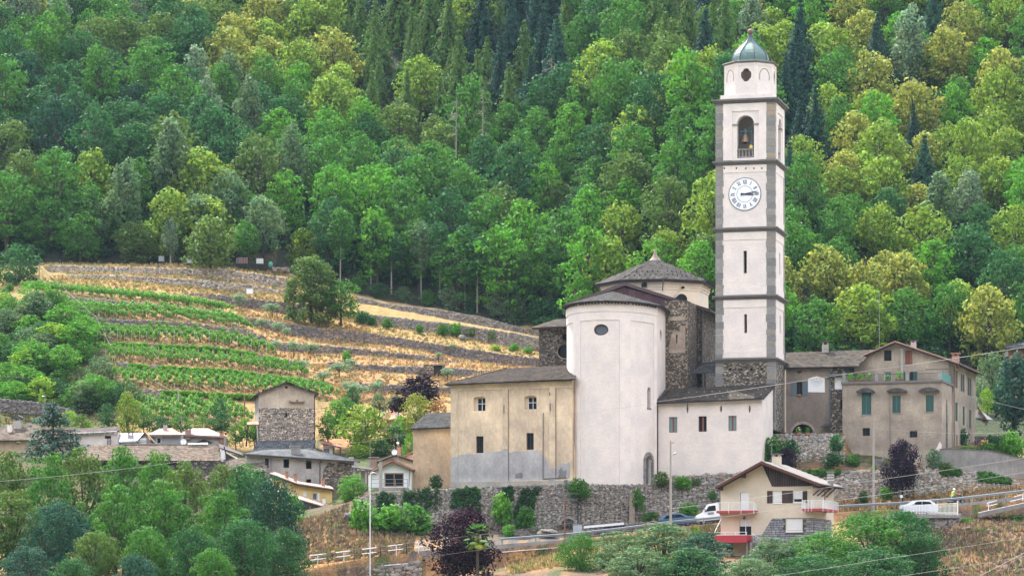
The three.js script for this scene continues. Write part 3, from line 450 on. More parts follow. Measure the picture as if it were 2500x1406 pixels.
const big = s === 4 ? 1.25 : 1, cs = [[0.10, -0.18, 0.0], [0.24 * big, 0.0, 0.16], [0.40 * big, 0.16, 0.34 + 0.08 * (big - 1)]].map(([e, a, c]) => bx(-e, W + e, y1 + a - 0.14, y1 + c - 0.14, -W - e, e));
part(g, 'cornice', metres(merge(cs)), M.cornice);
});
const bandF = (pl, sgn) => { const c = pl === 'f' ? f.uv(1821, 385)[0] : W / 2, y0 = y(393), y1 = y(255), yp = y(274), hw = 1.62, e = 0.10, L0 = pl === 'f' ? cut(1767) : 0.75, L1 = pl === 'f' ? cut(1872) : W - 0.7, Mx = pl === 'f' ? I4 : b.side.M;
part(g, 'plaster_band', metres(merge([bx(L0, c - hw, y0, y1, 0, e), bx(c + hw, L1, y0, y1, 0, e), bx(c - hw, c + hw, yp, y1, 0, e)])).applyMatrix4(Mx), M.whiteTrim);
const ring = []; for (let i = 0; i < 14; i++) { const a0 = Math.PI * i / 14, a1 = Math.PI * (i + 1) / 14, k = y(306), q = (a, R, z) => V(c + R * Math.cos(a), k + R * Math.sin(a), z); ring.push(hexa([q(a0, 1.06, 0), q(a0, 1.06, 0.07), q(a1, 1.06, 0.07), q(a1, 1.06, 0), q(a0, 1.34, 0), q(a0, 1.34, 0.07), q(a1, 1.34, 0.07), q(a1, 1.34, 0)])); }
part(g, 'arch_ring', metres(merge(ring)).applyMatrix4(Mx), M.whiteTrim);
for (const k of [c - 1.6, c + 0.95]) part(g, 'impost', metres(bx(k, k + 0.65, y(308), y(305), -0.4, 0.13)).applyMatrix4(Mx), M.stone[4]);
const rail = part(g, 'balustrade', metres(merge([bx(c - 1.0, c + 1.0, y(368), y(365.5), -0.42, -0.12), bx(c - 1.0, c + 1.0, y(386), y(384), -0.42, -0.12)])).applyMatrix4(Mx), M.stone[0]);
for (let i = 0; i < 5; i++) { const hB = y(368) - y(384), pr = [[0.11, 0], [0.11, 0.1], [0.05, 0.18], [0.12, 0.38], [0.05, 0.68], [0.10, 0.9], [0.10, 1]].map(([R, k]) => new THREE.Vector2(R, k * hB)); part(rail, 'baluster', metres(new THREE.LatheGeometry(pr, 8).translate(c - 0.8 + i * 0.4, y(384), -0.27)).applyMatrix4(Mx), M.stone[2]); } };
bandF('f'); bandF('s');
const [cu, cv] = f.uv(1819.5, 474), RC = 1.93;
const disc = part(g, 'clock_face', metres(new THREE.CylinderGeometry(RC, RC, 0.06, 64).rotateX(Math.PI / 2).translate(cu, cv, 0.05)), std([0.86, 0.88, 0.93], { roughness: 0.5 }), 'round white clock face with dark Roman numerals');
part(disc, 'clock_rim', merge([new THREE.TorusGeometry(RC, 0.05, 8, 64).translate(cu, cv, 0.06), new THREE.TorusGeometry(RC * 0.5, 0.025, 6, 48).translate(cu, cv, 0.08)]), std([0.14, 0.15, 0.18]));
const ink = std([0.05, 0.055, 0.085]);
['XII', 'I', 'II', 'III', 'IIII', 'V', 'VI', 'VII', 'VIII', 'IX', 'X', 'XI'].forEach((s, k) => {
const gs = [], wd = { I: 0.13, V: 0.24, X: 0.26 }, tot = [...s].reduce((a, c) => a + wd[c], 0); let x = -tot / 2;
for (const c of s) { const w = wd[c], m = x + w / 2, h = 0.25, bar = (xa, xb, t) => cyl(V(xa, -h, 0), V(xb, h, 0), t, t, 4); if (c === 'I') gs.push(bx(m - 0.028, m + 0.028, -h, h, -0.01, 0.02)); if (c === 'V') gs.push(bar(m, m - w * 0.38, 0.035), bar(m, m + w * 0.38, 0.02)); if (c === 'X') gs.push(bar(m + w * 0.36, m - w * 0.36, 0.035), bar(m - w * 0.36, m + w * 0.36, 0.02)); x += w; }
const a = -k * Math.PI / 6; part(disc, 'numeral', merge(gs).translate(0, RC * 0.755, 0).applyMatrix4(new THREE.Matrix4().makeRotationZ(a)).translate(cu, cv, 0.095), ink);
});
const hand = (len, wid, deg) => merge([slab([[-wid, -0.5], [wid, -0.5], [wid * 0.9, len * 0.7], [0, len], [-wid * 0.9, len * 0.7]], [], 0.03, 0.03)]).applyMatrix4(new THREE.Matrix4().makeRotationZ(-rad(deg))).translate(cu, cv, 0);
part(disc, 'hour_hand', hand(1.2, 0.10, 95).translate(0, 0, 0.13), ink); part(disc, 'minute_hand', hand(1.72, 0.07, 79).translate(0, 0, 0.17), ink);
const cx = W / 2, cz = -W / 2, R = 3.17, y0 = y(232), y1 = y(154), rr8 = R * Math.cos(Math.PI / 8), sl = 2 * R * Math.sin(Math.PI / 8);
part(g, 'plinth', metres(bx(cx - 3.1, cx + 3.1, y(243), y0, cz - 3.1, cz + 3.1)), M.whiteTrim);
const qf = (k, sx = 1) => Array.from({ length: 64 }, (_, i) => { const a = i / 64 * 2 * Math.PI, w = ((a + Math.PI / 4) % (Math.PI / 2)) - Math.PI / 4, v = ((a % (Math.PI / 2)) - Math.PI / 4) * 5.5, q = 0.66 * (1 - 0.13 * Math.exp(-v * v)); return [Math.cos(a) * q * 0.97 * sx, y0 + (y1 - y0) * 0.62 + Math.sin(a) * q * 1.2]; });
const faces = [], strips = [], niches = [];
for (let k = 0; k < 8; k++) {
const m = new THREE.Matrix4().makeRotationY(k * Math.PI / 4).setPosition(cx, 0, cz), hl = k % 2 === 0 ? [qf(k)] : [];
faces.push(metres(slab([[-sl / 2, y0], [sl / 2, y0], [sl / 2, y1], [-sl / 2, y1]], hl, 0.3, rr8)).applyMatrix4(m));
strips.push(...[-1, 1].map((s) => bx(s * sl / 2 - s * 0.24, s * sl / 2 - s * 0.01, y0, y1, rr8, rr8 + 0.045).applyMatrix4(m)), bx(-sl / 2 + 0.01, sl / 2 - 0.01, y1 - 0.3, y1, rr8, rr8 + 0.05).applyMatrix4(m), bx(-sl / 2 + 0.01, sl / 2 - 0.01, y0, y0 + 0.2, rr8, rr8 + 0.06).applyMatrix4(m));
if (k % 2) { const c = new THREE.CatmullRomCurve3(Array.from({ length: 13 }, (_, i) => { const a = -0.35 + (Math.PI + 0.7) * i / 12; return V(0.72 * Math.cos(a), y0 + (y1 - y0) * 0.56 + 1.05 * Math.sin(a), rr8 + 0.01); })); niches.push(new THREE.TubeGeometry(c, 30, 0.045, 5).applyMatrix4(m)); }
}
part(g, 'lantern_wall', merge(faces), M.white); part(g, 'lantern_trim', metres(merge(strips)), M.whiteTrim); part(g, 'niche_moulding', merge(niches), M.stone[4]);
const ringE = (Ra, ya, Rb, yb) => { const gg = new THREE.CylinderGeometry(Rb, Ra, yb - ya, 8).rotateY(Math.PI / 8).translate(cx, (ya + yb) / 2, cz); const q = gg.toNonIndexed(); q.computeVertexNormals(); return q; };
part(g, 'eave', metres(merge([ringE(R * 1.02, y1, R * 1.10, y1 + 0.16), ringE(R * 1.10, y1 + 0.16, R * 1.08, y1 + 0.26)])), M.cornice);
const pr = [[2.55, 150], [2.34, 147], [2.24, 143], [2.22, 138], [2.18, 132], [2.05, 125], [1.78, 117], [1.42, 109], [1.02, 101], [0.70, 94], [0.46, 87], [0.28, 81], [0.15, 76], [0.10, 72]].map(([q, p]) => new THREE.Vector2(q / Math.cos(Math.PI / 8) * 0.97, y(p)));
const dg = new THREE.LatheGeometry(pr, 8).rotateY(Math.PI / 8).toNonIndexed(); dg.computeVertexNormals();
const dome = part(g, 'dome', metres(dg.translate(cx, 0, cz)), M.copper, 'bell shaped green copper dome');
for (let k = 0; k < 8; k++) { const a = k * Math.PI / 4 + Math.PI / 8, c = new THREE.CatmullRomCurve3(pr.map((p) => V(cx + Math.sin(a) * p.x, p.y + 0.01, cz + Math.cos(a) * p.x))); part(dome, 'rib', new THREE.TubeGeometry(c, 30, 0.075, 6), M.copperDark); }
part(g, 'finial_ball', new THREE.SphereGeometry(0.37, 20, 14).translate(cx, y(68), cz), M.rust);
part(g, 'finial_neck', new THREE.CylinderGeometry(0.05, 0.14, 0.5, 8).translate(cx, y(74), cz), M.rust);
part(g, 'flashing', bx(-0.05, W + 0.05, f.uv(1749, 948)[1], f.uv(1749, 944)[1], 0.02, 0.14), M.rust);
const bt = thing('church_bell', 'bronze bell hanging from a blue frame in the arched belfry opening', 'bell', P(1821, 366, 368.6), f.turn), yb = (p) => (366 - p) * 368.6 / F;
const prof = [[0.0, 348], [0.55, 348], [0.60, 347.4], [0.50, 342], [0.40, 336], [0.34, 331], [0.27, 328], [0.10, 326.5], [0, 326]].map(([q, p]) => new THREE.Vector2(q, yb(p)));
part(bt, 'bell_body', new THREE.LatheGeometry(prof, 28), M.bronze); part(bt, 'clapper', merge([cyl(V(0, yb(330), 0), V(0, yb(350), 0), 0.03, 0.03), new THREE.SphereGeometry(0.1, 10, 8).translate(0, yb(350), 0)]), M.iron);
part(bt, 'headstock', merge([bx(-0.75, 0.75, yb(323), yb(319.5), -0.12, 0.12), bx(-0.14, 0.14, yb(326.5), yb(315), -0.16, 0.16)]), M.teal);
part(bt, 'bell_frame', merge([bx(-0.88, -0.74, yb(390), yb(316), -0.1, 0.1), bx(0.72, 0.88, yb(390), yb(316), -0.1, 0.1), cyl(V(0.6, yb(360), 0.1), V(0.88, yb(312), 0.1), 0.06, 0.06), cyl(V(0.35, yb(322), 0.2), V(0.62, yb(306), 0.2), 0.05, 0.05)]), M.teal);
whole('warning_sign', new THREE.BoxGeometry(0.36, 0.36, 0.04).rotateZ(Math.PI / 4).rotateY(f.turn).translate(...P(1834.5, 358, 367).toArray()), std([0.75, 0.52, 0.14]), 'small yellow diamond plate in the belfry opening under the bell', 'sign');
}

// ------------------------------------------------------------------ church: apse, gable, stone flank, octagonal drum, transept
{
const org = P(1384, 1186, 363.5), g = thing('church', 'white rounded apse and purple gabled church with octagonal stone slab roof', 'church', org);
const W3 = (px, py, d) => P(px, py, d).sub(org), Y = (py, d) => (HY - py) * d / F - org.y;
const plan = [[1384, 364.5], [1391, 361.6], [1410, 359.3], [1440, 357.7], [1475, 357.0], [1510, 357.2], [1545, 358.2], [1575, 359.9], [1603, 362.4]];
const curve = new THREE.CatmullRomCurve3(plan.map(([p, d]) => W3(p, HY, d).setY(0)), false, 'centripetal');
const pts = curve.getPoints(72), pxs = pts.map((p) => { const q = p.clone().add(org); return CX + q.x / -q.z * F; });
const atPx = (px) => { let i = pxs.findIndex((v) => v >= px); if (i < 1) i = i === 0 ? 1 : pxs.length - 1; const k = (px - pxs[i - 1]) / (pxs[i] - pxs[i - 1]), p = pts[i - 1].clone().lerp(pts[i], k), ax = pts[i].clone().sub(pts[i - 1]).normalize(); return { p, ax, out: V(-ax.z, 0, ax.x) }; };
const flatEnd = W3(1631, HY, 371.5).setY(0), back = W3(1631, HY, 378).setY(0), backL = W3(1392, HY, 378).setY(0);
const yE = Y(744.5, 361), ring = [...pts, flatEnd, back, backL];
const sh = new THREE.Shape(ring.map((p) => new THREE.Vector2(p.x, -p.z)));
let body = new THREE.ExtrudeGeometry(sh, { depth: yE + 0.9, bevelEnabled: false }).rotateX(-Math.PI / 2).translate(0, -0.9, 0);
const ev = new Evaluator(); ev.attributes = ['position', 'normal', 'uv'];
const frame = (px, py, right = false) => { if (!right) { const a = atPx(px), d = -(a.p.z + org.z); a.p.y = Y(py, d); return a; } const e0 = pts[pts.length - 1], ax = flatEnd.clone().sub(e0).normalize(), out = V(-ax.z, 0, ax.x), k = (px - 1603) / 28, p = e0.clone().lerp(flatEnd, k * 0.97); p.y = Y(py, -(p.z + org.z)); return { p, ax, out }; };
const put = (geo, a) => geo.applyMatrix4(new THREE.Matrix4().makeBasis(a.ax, V(0, 1, 0), a.out)).translate(a.p.x, a.p.y, a.p.z);
const oval = (a, c, depth) => new THREE.CylinderGeometry(1, 1, depth, 40).rotateX(Math.PI / 2).scale(a, c, 1);
const archG = (w, h, depth) => slab([[-w, 0], [w, 0], [w, h - w], ...Array.from({ length: 9 }, (_, i) => [w * Math.cos(Math.PI * (i + 1) / 10), h - w + w * Math.sin(Math.PI * (i + 1) / 10)]), [-w, h - w]], [], depth, depth / 2);
const A = frame(1467, 805), B = frame(1614, 820, true), C = frame(1585, 997), D = frame(1584, 1186);
let brush = new Brush(clean(body));
for (const c of [put(oval(0.88, 0.66, 1.1), A), put(oval(0.80, 0.72, 1.1), B), put(archG(0.42, 2.5, 1.1), C), put(archG(0.80, 3.55, 1.3), D)]) { const q = new Brush(clean(c)); q.updateMatrixWorld(); brush.updateMatrixWorld(); brush = ev.evaluate(brush, q, SUBTRACTION); }
const bg = brush.geometry.index ? brush.geometry.toNonIndexed() : brush.geometry;
const apse = part(g, 'apse', metres(bg), M.white, 'rounded white plaster apse');
const along = (x0, x1, ya, yb, e) => { const gs = [], n = Math.max(1, Math.round((x1 - x0) / 4)); for (let i = 0; i < n; i++) { const a = atPx(lerp(x0, x1, i / n)), c = atPx(lerp(x0, x1, (i + 1) / n)), ao = a.p.clone().addScaledVector(a.out, e), co = c.p.clone().addScaledVector(c.out, e); const lo = [ao, co, c.p.clone().addScaledVector(c.out, -0.05), a.p.clone().addScaledVector(a.out, -0.05)]; gs.push(hexa([...lo.map((p) => p.clone().setY(ya)), ...lo.map((p) => p.clone().setY(yb))])); } return gs; };
const yP = Y(784, 358.5), yB = Y(764, 359), trim = [...along(1384.5, 1603, yB, yE, 0.13), ...along(1384.5, 1603, yP, yB, 0.07)];
for (const [a, c] of [[1401, 1418], [1513, 1539], [1596, 1603]]) trim.push(...along(a, c, -0.5, yP, 0.07));
part(apse, 'pilaster_and_frieze', metres(merge(trim)), M.whiteTrim);
part(apse, 'pane', merge([put(oval(0.72, 0.52, 0.06), { ...A, p: A.p.clone().addScaledVector(A.out, -0.42) })]), std([0.10, 0.11, 0.14], { roughness: 0.3 }), 'oval window glass');
part(apse, 'window_frame', put(new THREE.TorusGeometry(1, 0.07, 8, 40).scale(0.76, 0.56, 0.8), { ...A, p: A.p.clone().addScaledVector(A.out, -0.38) }), M.darkWood);
part(apse, 'pane', put(oval(0.8, 0.72, 0.06), { ...B, p: B.p.clone().addScaledVector(B.out, -0.42) }), M.glass);
part(apse, 'pane', put(archG(0.42, 2.5, 0.05), { ...C, p: C.p.clone().addScaledVector(C.out, -0.45) }), M.glass);
part(apse, 'sill', put(bx(-0.5, 0.5, -0.1, 0.02, -0.4, 0.08), C), M.cornice);
part(apse, 'door', metres(put(archG(0.80, 3.55, 0.08), { ...D, p: D.p.clone().addScaledVector(D.out, -0.5) })), std([0.20, 0.20, 0.21], { map: rep(T.wood, 1.2) }), 'grey arched wooden door');
part(apse, 'door_rail', put(bx(-0.78, 0.78, 2.35, 2.43, -0.46, -0.40), D), M.cornice);
{ const rq = rng(9); for (let i = 0; i < 22; i++) { const side = i < 7 ? -1 : i > 14 ? 1 : 0; let x, y, w, h, rot = 0; if (side) { const k = side < 0 ? i : i - 15; x = side * 0.98; y = k * 0.40 + 0.2; w = rr(rq, 0.28, 0.46); h = 0.38; } else { const a = Math.PI * (i - 6.5) / 8; x = -0.99 * Math.cos(a); y = 2.78 + 0.99 * Math.sin(a); w = rr(rq, 0.34, 0.46); h = rr(rq, 0.30, 0.42); rot = Math.PI - a; } part(apse, 'stone', metres(put(bx(-w / 2, w / 2, -h / 2, h / 2, -0.1, 0.10).rotateZ(rot).translate(x, y, 0), D)), pick(rq, M.stone)); } }
const apex = W3(1496, 713, 366.5), cen = W3(1500, HY, 368).setY(0), eaveAt = (p) => { const d = p.clone().sub(cen).setY(0); return p.clone().addScaledVector(d.normalize(), 0.62).setY(yE + 0.02); };
const secs = [0, 8, 16, 24, 32, 40, 48, 56, 64, 72].map((i) => eaveAt(pts[i])); secs.push(eaveAt(flatEnd));
const roofs = []; for (let i = 0; i + 1 < secs.length; i++) lauzeRoof(g, [secs[i], secs[i + 1], apex.clone(), apex.clone().add(V(0.01, 0, 0))], [0.20, 0.20, 0.195], { seed: 40 + i, name: 'apse_roof', size: 0.42, step: 0.32, th: 0.12 });
for (let i = 0; i < 34; i++) { const p = pts[Math.round(2 + i * 2.06)] ?? pts[72], d = p.clone().sub(cen).setY(0).normalize(); const q = put(bx(-0.07, 0.07, -0.30, -0.13, -0.1, 0.5), { p: p.clone().setY(yE + 0.02), ax: V(d.z, 0, -d.x), out: d }); part(g, 'rafter_end', q, M.eave); }
part(g, 'gutter', merge(secs.slice(0, -1).map((p, i) => cyl(p.clone().add(V(0, -0.1, 0)), secs[i + 1].clone().add(V(0, -0.1, 0)), 0.09, 0.09, 6))), M.eave);
const tr = rad(14.6), mk = (px0, d0, px1) => { const f = facade(px0, 1186, d0, px1, 14.6), m = new THREE.Matrix4().makeRotationY(f.turn).setPosition(f.pos[0] - org.x, f.pos[1] - org.y, f.pos[2] - org.z); return { f, m, loc: (px, py, out = 0) => { const q = f.uv(px, py, out); return V(q[0], q[1], out).applyMatrix4(m); }, poly: (a, th, z = 0, mat, name, holes = []) => part(g, name, metres(slab(a.map((p) => f.uv(...p)), holes, th, z)).applyMatrix4(m), mat) }; };
const N = mk(1397, 379, 1714), nd = 17, bk = V(Math.sin(tr), 0, -Math.cos(tr)).multiplyScalar(nd);
N.poly([[1397, 1186], [1714, 1186], [1714, 760], [1525, 702], [1397, 751]], 0.5, 0, M.rubbleDark, 'nave_wall');
{ const lo = N.loc(1714, 1186), hi = N.loc(1714, 756), o = V(-0.5, 0, 0); part(g, 'nave_wall', metres(hexa([lo.clone().add(o), lo, lo.clone().add(bk), lo.clone().add(bk).add(o), hi.clone().add(o), hi, hi.clone().add(bk), hi.clone().add(bk).add(o)])), M.rubbleDark); }
{ // boards side by side
const top = (px) => px < 1525 ? lerp(752, 702, (px - 1397) / 128) : lerp(702, 748, (px - 1525) / 165); const rb = rng(12);
for (let px = 1470; px < 1690; px += 6.2) { const e = Math.min(px + 6.2, 1690), b0 = px < 1622 ? 768 : 770; const q = [N.f.uv(px + 0.25, b0), N.f.uv(e - 0.25, b0), N.f.uv(e - 0.25, top(e)), N.f.uv(px + 0.25, top(px))]; part(g, 'board', metres(slab(q, [], 0.08, 0.10 + rr(rb, 0, 0.025))).applyMatrix4(N.m), M.boards); }
}
const vL = N.loc(1372, 745, 0.7), vA = N.loc(1526, 690, 0.7), vR = N.loc(1735, 755.5, 0.7), BK = bk.clone().multiplyScalar(1.05);
part(g, 'nave_roof', metres(merge([plate([vL, vA, vA.clone().add(BK), vL.clone().add(BK)], 0.22), plate([vA, vR, vR.clone().add(BK), vA.clone().add(BK)], 0.22)])), M.slateBase);
const fas = (a, c) => { const dn = V(0, -0.34, 0), ou = V(-Math.sin(tr), 0, Math.cos(tr)).multiplyScalar(0.08); return hexa([a.clone().add(dn), c.clone().add(dn), c.clone().add(dn).sub(ou), a.clone().add(dn).sub(ou), a.clone().add(ou).add(V(0, 0.04, 0)), c.clone().add(ou).add(V(0, 0.04, 0)), c.clone().add(V(0, 0.04, 0)), a.clone().add(V(0, 0.04, 0))]); };
part(g, 'verge_board', merge([fas(vL, vA), fas(vA, vR)]), M.eave);
const S = mk(1629, 369.5, 1678), sw = S.f.w, q8 = 8.2;
const sh8 = [[S.f.uv(1651, 838), S.f.uv(1655, 838), S.f.uv(1655, 817), S.f.uv(1651, 817)], [S.f.uv(1650.5, 807), S.f.uv(1652, 807), S.f.uv(1652, 795), S.f.uv(1650.5, 795)]];
S.poly([[1624, 1186], [1678, 1186], [1678, 735], [1624, 735]], 0.6, 0, M.rubbleWarm, 'flank_wall', sh8);
part(g, 'flank_wall', metres(bx(sw - 0.6, sw, 0, S.f.uv(1678, 735)[1], -q8, -0.6)).applyMatrix4(S.m), M.rubbleDark);
part(g, 'flank_top', metres(bx(S.f.u(1624), sw, S.f.uv(1678, 735)[1], S.f.uv(1678, 735)[1] + 0.1, -q8, 0)).applyMatrix4(S.m), M.rubbleWarm);
part(g, 'plaster_patch', metres(merge([slab([[0.15, 0], [2.25, 0], [2.25, 3.2], [1.7, 3.3], [1.55, 2.6], [0.9, 2.75], [0.5, 2.1]].map(([a, c]) => [a, c + S.f.uv(1640, 862)[1]]), sh8.slice(0, 1), 0.03, 0.028), slab([[0.1, 0], [2.2, 0], [2.3, 0.35], [1.6, 0.5], [0.2, 0.42]].map(([a, c]) => [a, c + S.f.uv(1640, 783)[1]]), [], 0.03, 0.028)])).applyMatrix4(S.m), std([0.52, 0.42, 0.34], { map: rep(T.aged, 2) }));
part(g, 'pane', bx(...[S.f.u(1651), S.f.u(1655)], S.f.uv(1651, 838)[1], S.f.uv(1651, 817)[1], -0.4, -0.3).applyMatrix4(S.m), M.glassTeal);
part(g, 'downpipe', cyl(N.loc(1713, 757, 0.15), N.loc(1713, 905, 0.15), 0.07, 0.07), M.eave);
{ const a = N.loc(1684, 911, 2.2), c = N.loc(1752, 908, 2.2), d = N.loc(1752, 884, 0.3), e = N.loc(1712, 889, 0.3); const rf = part(g, 'lean_to_roof', metres(plate([a, c, d, e], 0.12)), M.sheet); part(rf, 'verge_board', merge([cyl(a, e, 0.12, 0.12, 5), cyl(e, d, 0.12, 0.12, 5)]), M.eave);
part(g, 'lean_to_post', merge([cyl(a, N.loc(1684, 950, 2.2), 0.08, 0.08), cyl(N.loc(1722, 910, 2.2), N.loc(1722, 950, 2.2), 0.08, 0.08)]), M.darkWood); }
{ const c = W3(1601, HY, 391).setY(0), yT = Y(681, 384), yL = Y(800, 384), al = rad(7.4), ve = (R, k, y) => { const a = al + k * Math.PI / 4; return V(c.x + R * Math.sin(a), y, c.z + R * Math.cos(a)); }, ap = W3(1600, 632, 391);
const walls = [], fris = [];
for (let k = 0; k < 8; k++) { const a = [ve(6.85, k, yL), ve(6.85, k + 1, yL), ve(6.3, k + 1, yL), ve(6.3, k, yL)]; walls.push(hexa([...a, ...a.map((p) => p.clone().setY(yT - 0.3))])); for (const [e, y0, y1] of [[0.1, -1.25, -0.95], [0.2, -0.95, -0.55], [0.34, -0.55, -0.3]]) { const b = [ve(6.85 + e, k, yT + y0), ve(6.85 + e, k + 1, yT + y0), ve(6.4, k + 1, yT + y0), ve(6.4, k, yT + y0)]; fris.push(hexa([...b, ...b.map((p) => p.clone().setY(yT + y1))])); } }
const dr = part(g, 'drum', metres(merge(walls)), M.cream, 'cream octagonal drum under the slab roof'); part(dr, 'drum_cornice', metres(merge(fris)), M.cream);
const fa = []; for (let k = 0; k < 8; k++) { const b = [ve(7.62, k, yT - 0.42), ve(7.62, k + 1, yT - 0.42), ve(6.6, k + 1, yT - 0.30), ve(6.6, k, yT - 0.30)], t = [ve(7.70, k, yT - 0.02), ve(7.70, k + 1, yT - 0.02), ve(6.6, k + 1, yT - 0.02), ve(6.6, k, yT - 0.02)]; fa.push(hexa([...b, ...t])); lauzeRoof(g, [ve(7.74, k, yT), ve(7.74, k + 1, yT), ap.clone(), ap.clone().add(V(0.01, 0, 0))], [0.24, 0.225, 0.22], { seed: 60 + k, name: 'drum_roof', step: 0.34, size: 0.44 }); }
part(g, 'drum_eave', merge(fa), M.eave);
const fin = [[0.85, 0], [0.5, 0.35], [0.3, 0.7], [0.18, 1.0], [0.12, 1.35], [0.0, 1.5]].map(([a, b]) => new THREE.Vector2(a, b)); part(g, 'finial', new THREE.LatheGeometry(fin, 10).translate(ap.x, ap.y - 0.25, ap.z), std([0.40, 0.31, 0.26], { map: rep(T.aged, 1) }));
const sg = []; for (let k = 0; k < 3; k++) for (let i = 0; i < 12; i++) { const row = i < 7 ? 0 : 1, t = row ? (i - 6) / 6 : (i + 0.7) / 7.4, h = row ? 0.32 : 0.14, a = ve(7.74, k - 2 + 1, yT).lerp(ve(7.74, k - 2 + 2, yT), t).lerp(ap, h); sg.push(bx(-0.07, 0.07, 0, 0.26, -0.07, 0.07).translate(a.x, a.y, a.z)); } part(g, 'snow_guard', merge(sg), M.iron);
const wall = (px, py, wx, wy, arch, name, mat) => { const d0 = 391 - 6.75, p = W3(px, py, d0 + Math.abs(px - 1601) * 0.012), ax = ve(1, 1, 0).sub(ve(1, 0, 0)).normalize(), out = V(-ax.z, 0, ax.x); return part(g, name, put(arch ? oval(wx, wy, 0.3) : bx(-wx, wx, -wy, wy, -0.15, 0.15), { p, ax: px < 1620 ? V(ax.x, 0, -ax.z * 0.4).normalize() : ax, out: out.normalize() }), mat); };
wall(1668, 702, 0.17, 0.17, true, 'window', M.glass); wall(1573, 694, 0.26, 0.36, false, 'window', M.glass);  // the round one is a vent hole, its shade painted as a dark disc
wall(1667, 728, 0.95, 0.8, true, 'lunette_surround', std([0.70, 0.58, 0.46])); wall(1664, 730, 0.78, 0.62, true, 'lunette_window', M.glass).geometry.translate(0, 0, 0.12);
part(g, 'downpipe', merge([cyl(W3(1620, 683, 383), W3(1618, 710, 383.8), 0.06, 0.06)]), M.eave);
}
{ const X = mk(1316, 384, 1420), f = X.f, oc = (px, py, R) => { const q = f.uv(px, py); return Array.from({ length: 28 }, (_, i) => [q[0] + R * Math.cos(i / 28 * 6.2832), q[1] + R * Math.sin(i / 28 * 6.2832)]); };
X.poly([[1316, 1186], [1420, 1186], [1420, 793], [1316, 798]], 0.6, 0, M.rubbleDark, 'transept_wall', [oc(1379, 858, 0.92), oc(1379.5, 822, 0.42), ...[[1345, 831], [1362, 833], [1340, 868]].map((p) => oc(...p, 0.13))]);
const q = f.uv(1379, 858); part(g, 'inner_wall', bx(0.6, q[0] + 2, 0, q[1] + 4, -4, -3.8).applyMatrix4(X.m), M.rubbleDark); part(g, 'oculus_frame', new THREE.TorusGeometry(0.92, 0.1, 8, 32).translate(q[0], q[1], 0.02).applyMatrix4(X.m), M.rubble); part(g, 'pane', new THREE.CylinderGeometry(0.95, 0.95, 0.05, 28).rotateX(Math.PI / 2).translate(q[0], q[1], -0.35).applyMatrix4(X.m), M.glass);
part(g, 'transept_wall', metres(bx(0, 0.6, 0, f.uv(1316, 798)[1], -9, -0.6)).applyMatrix4(X.m), M.rubbleDark);
lauzeRoof(g, [X.loc(1300, 800, 0.8), X.loc(1425, 795, 0.8), X.loc(1425, 776, -5), X.loc(1356, 782, -5)], [0.26, 0.225, 0.20], { seed: 71, name: 'transept_roof' });
part(g, 'transept_eave', merge([cyl(X.loc(1300, 802, 0.8), X.loc(1425, 797, 0.8), 0.14, 0.14, 5)]), M.eave);
}
}

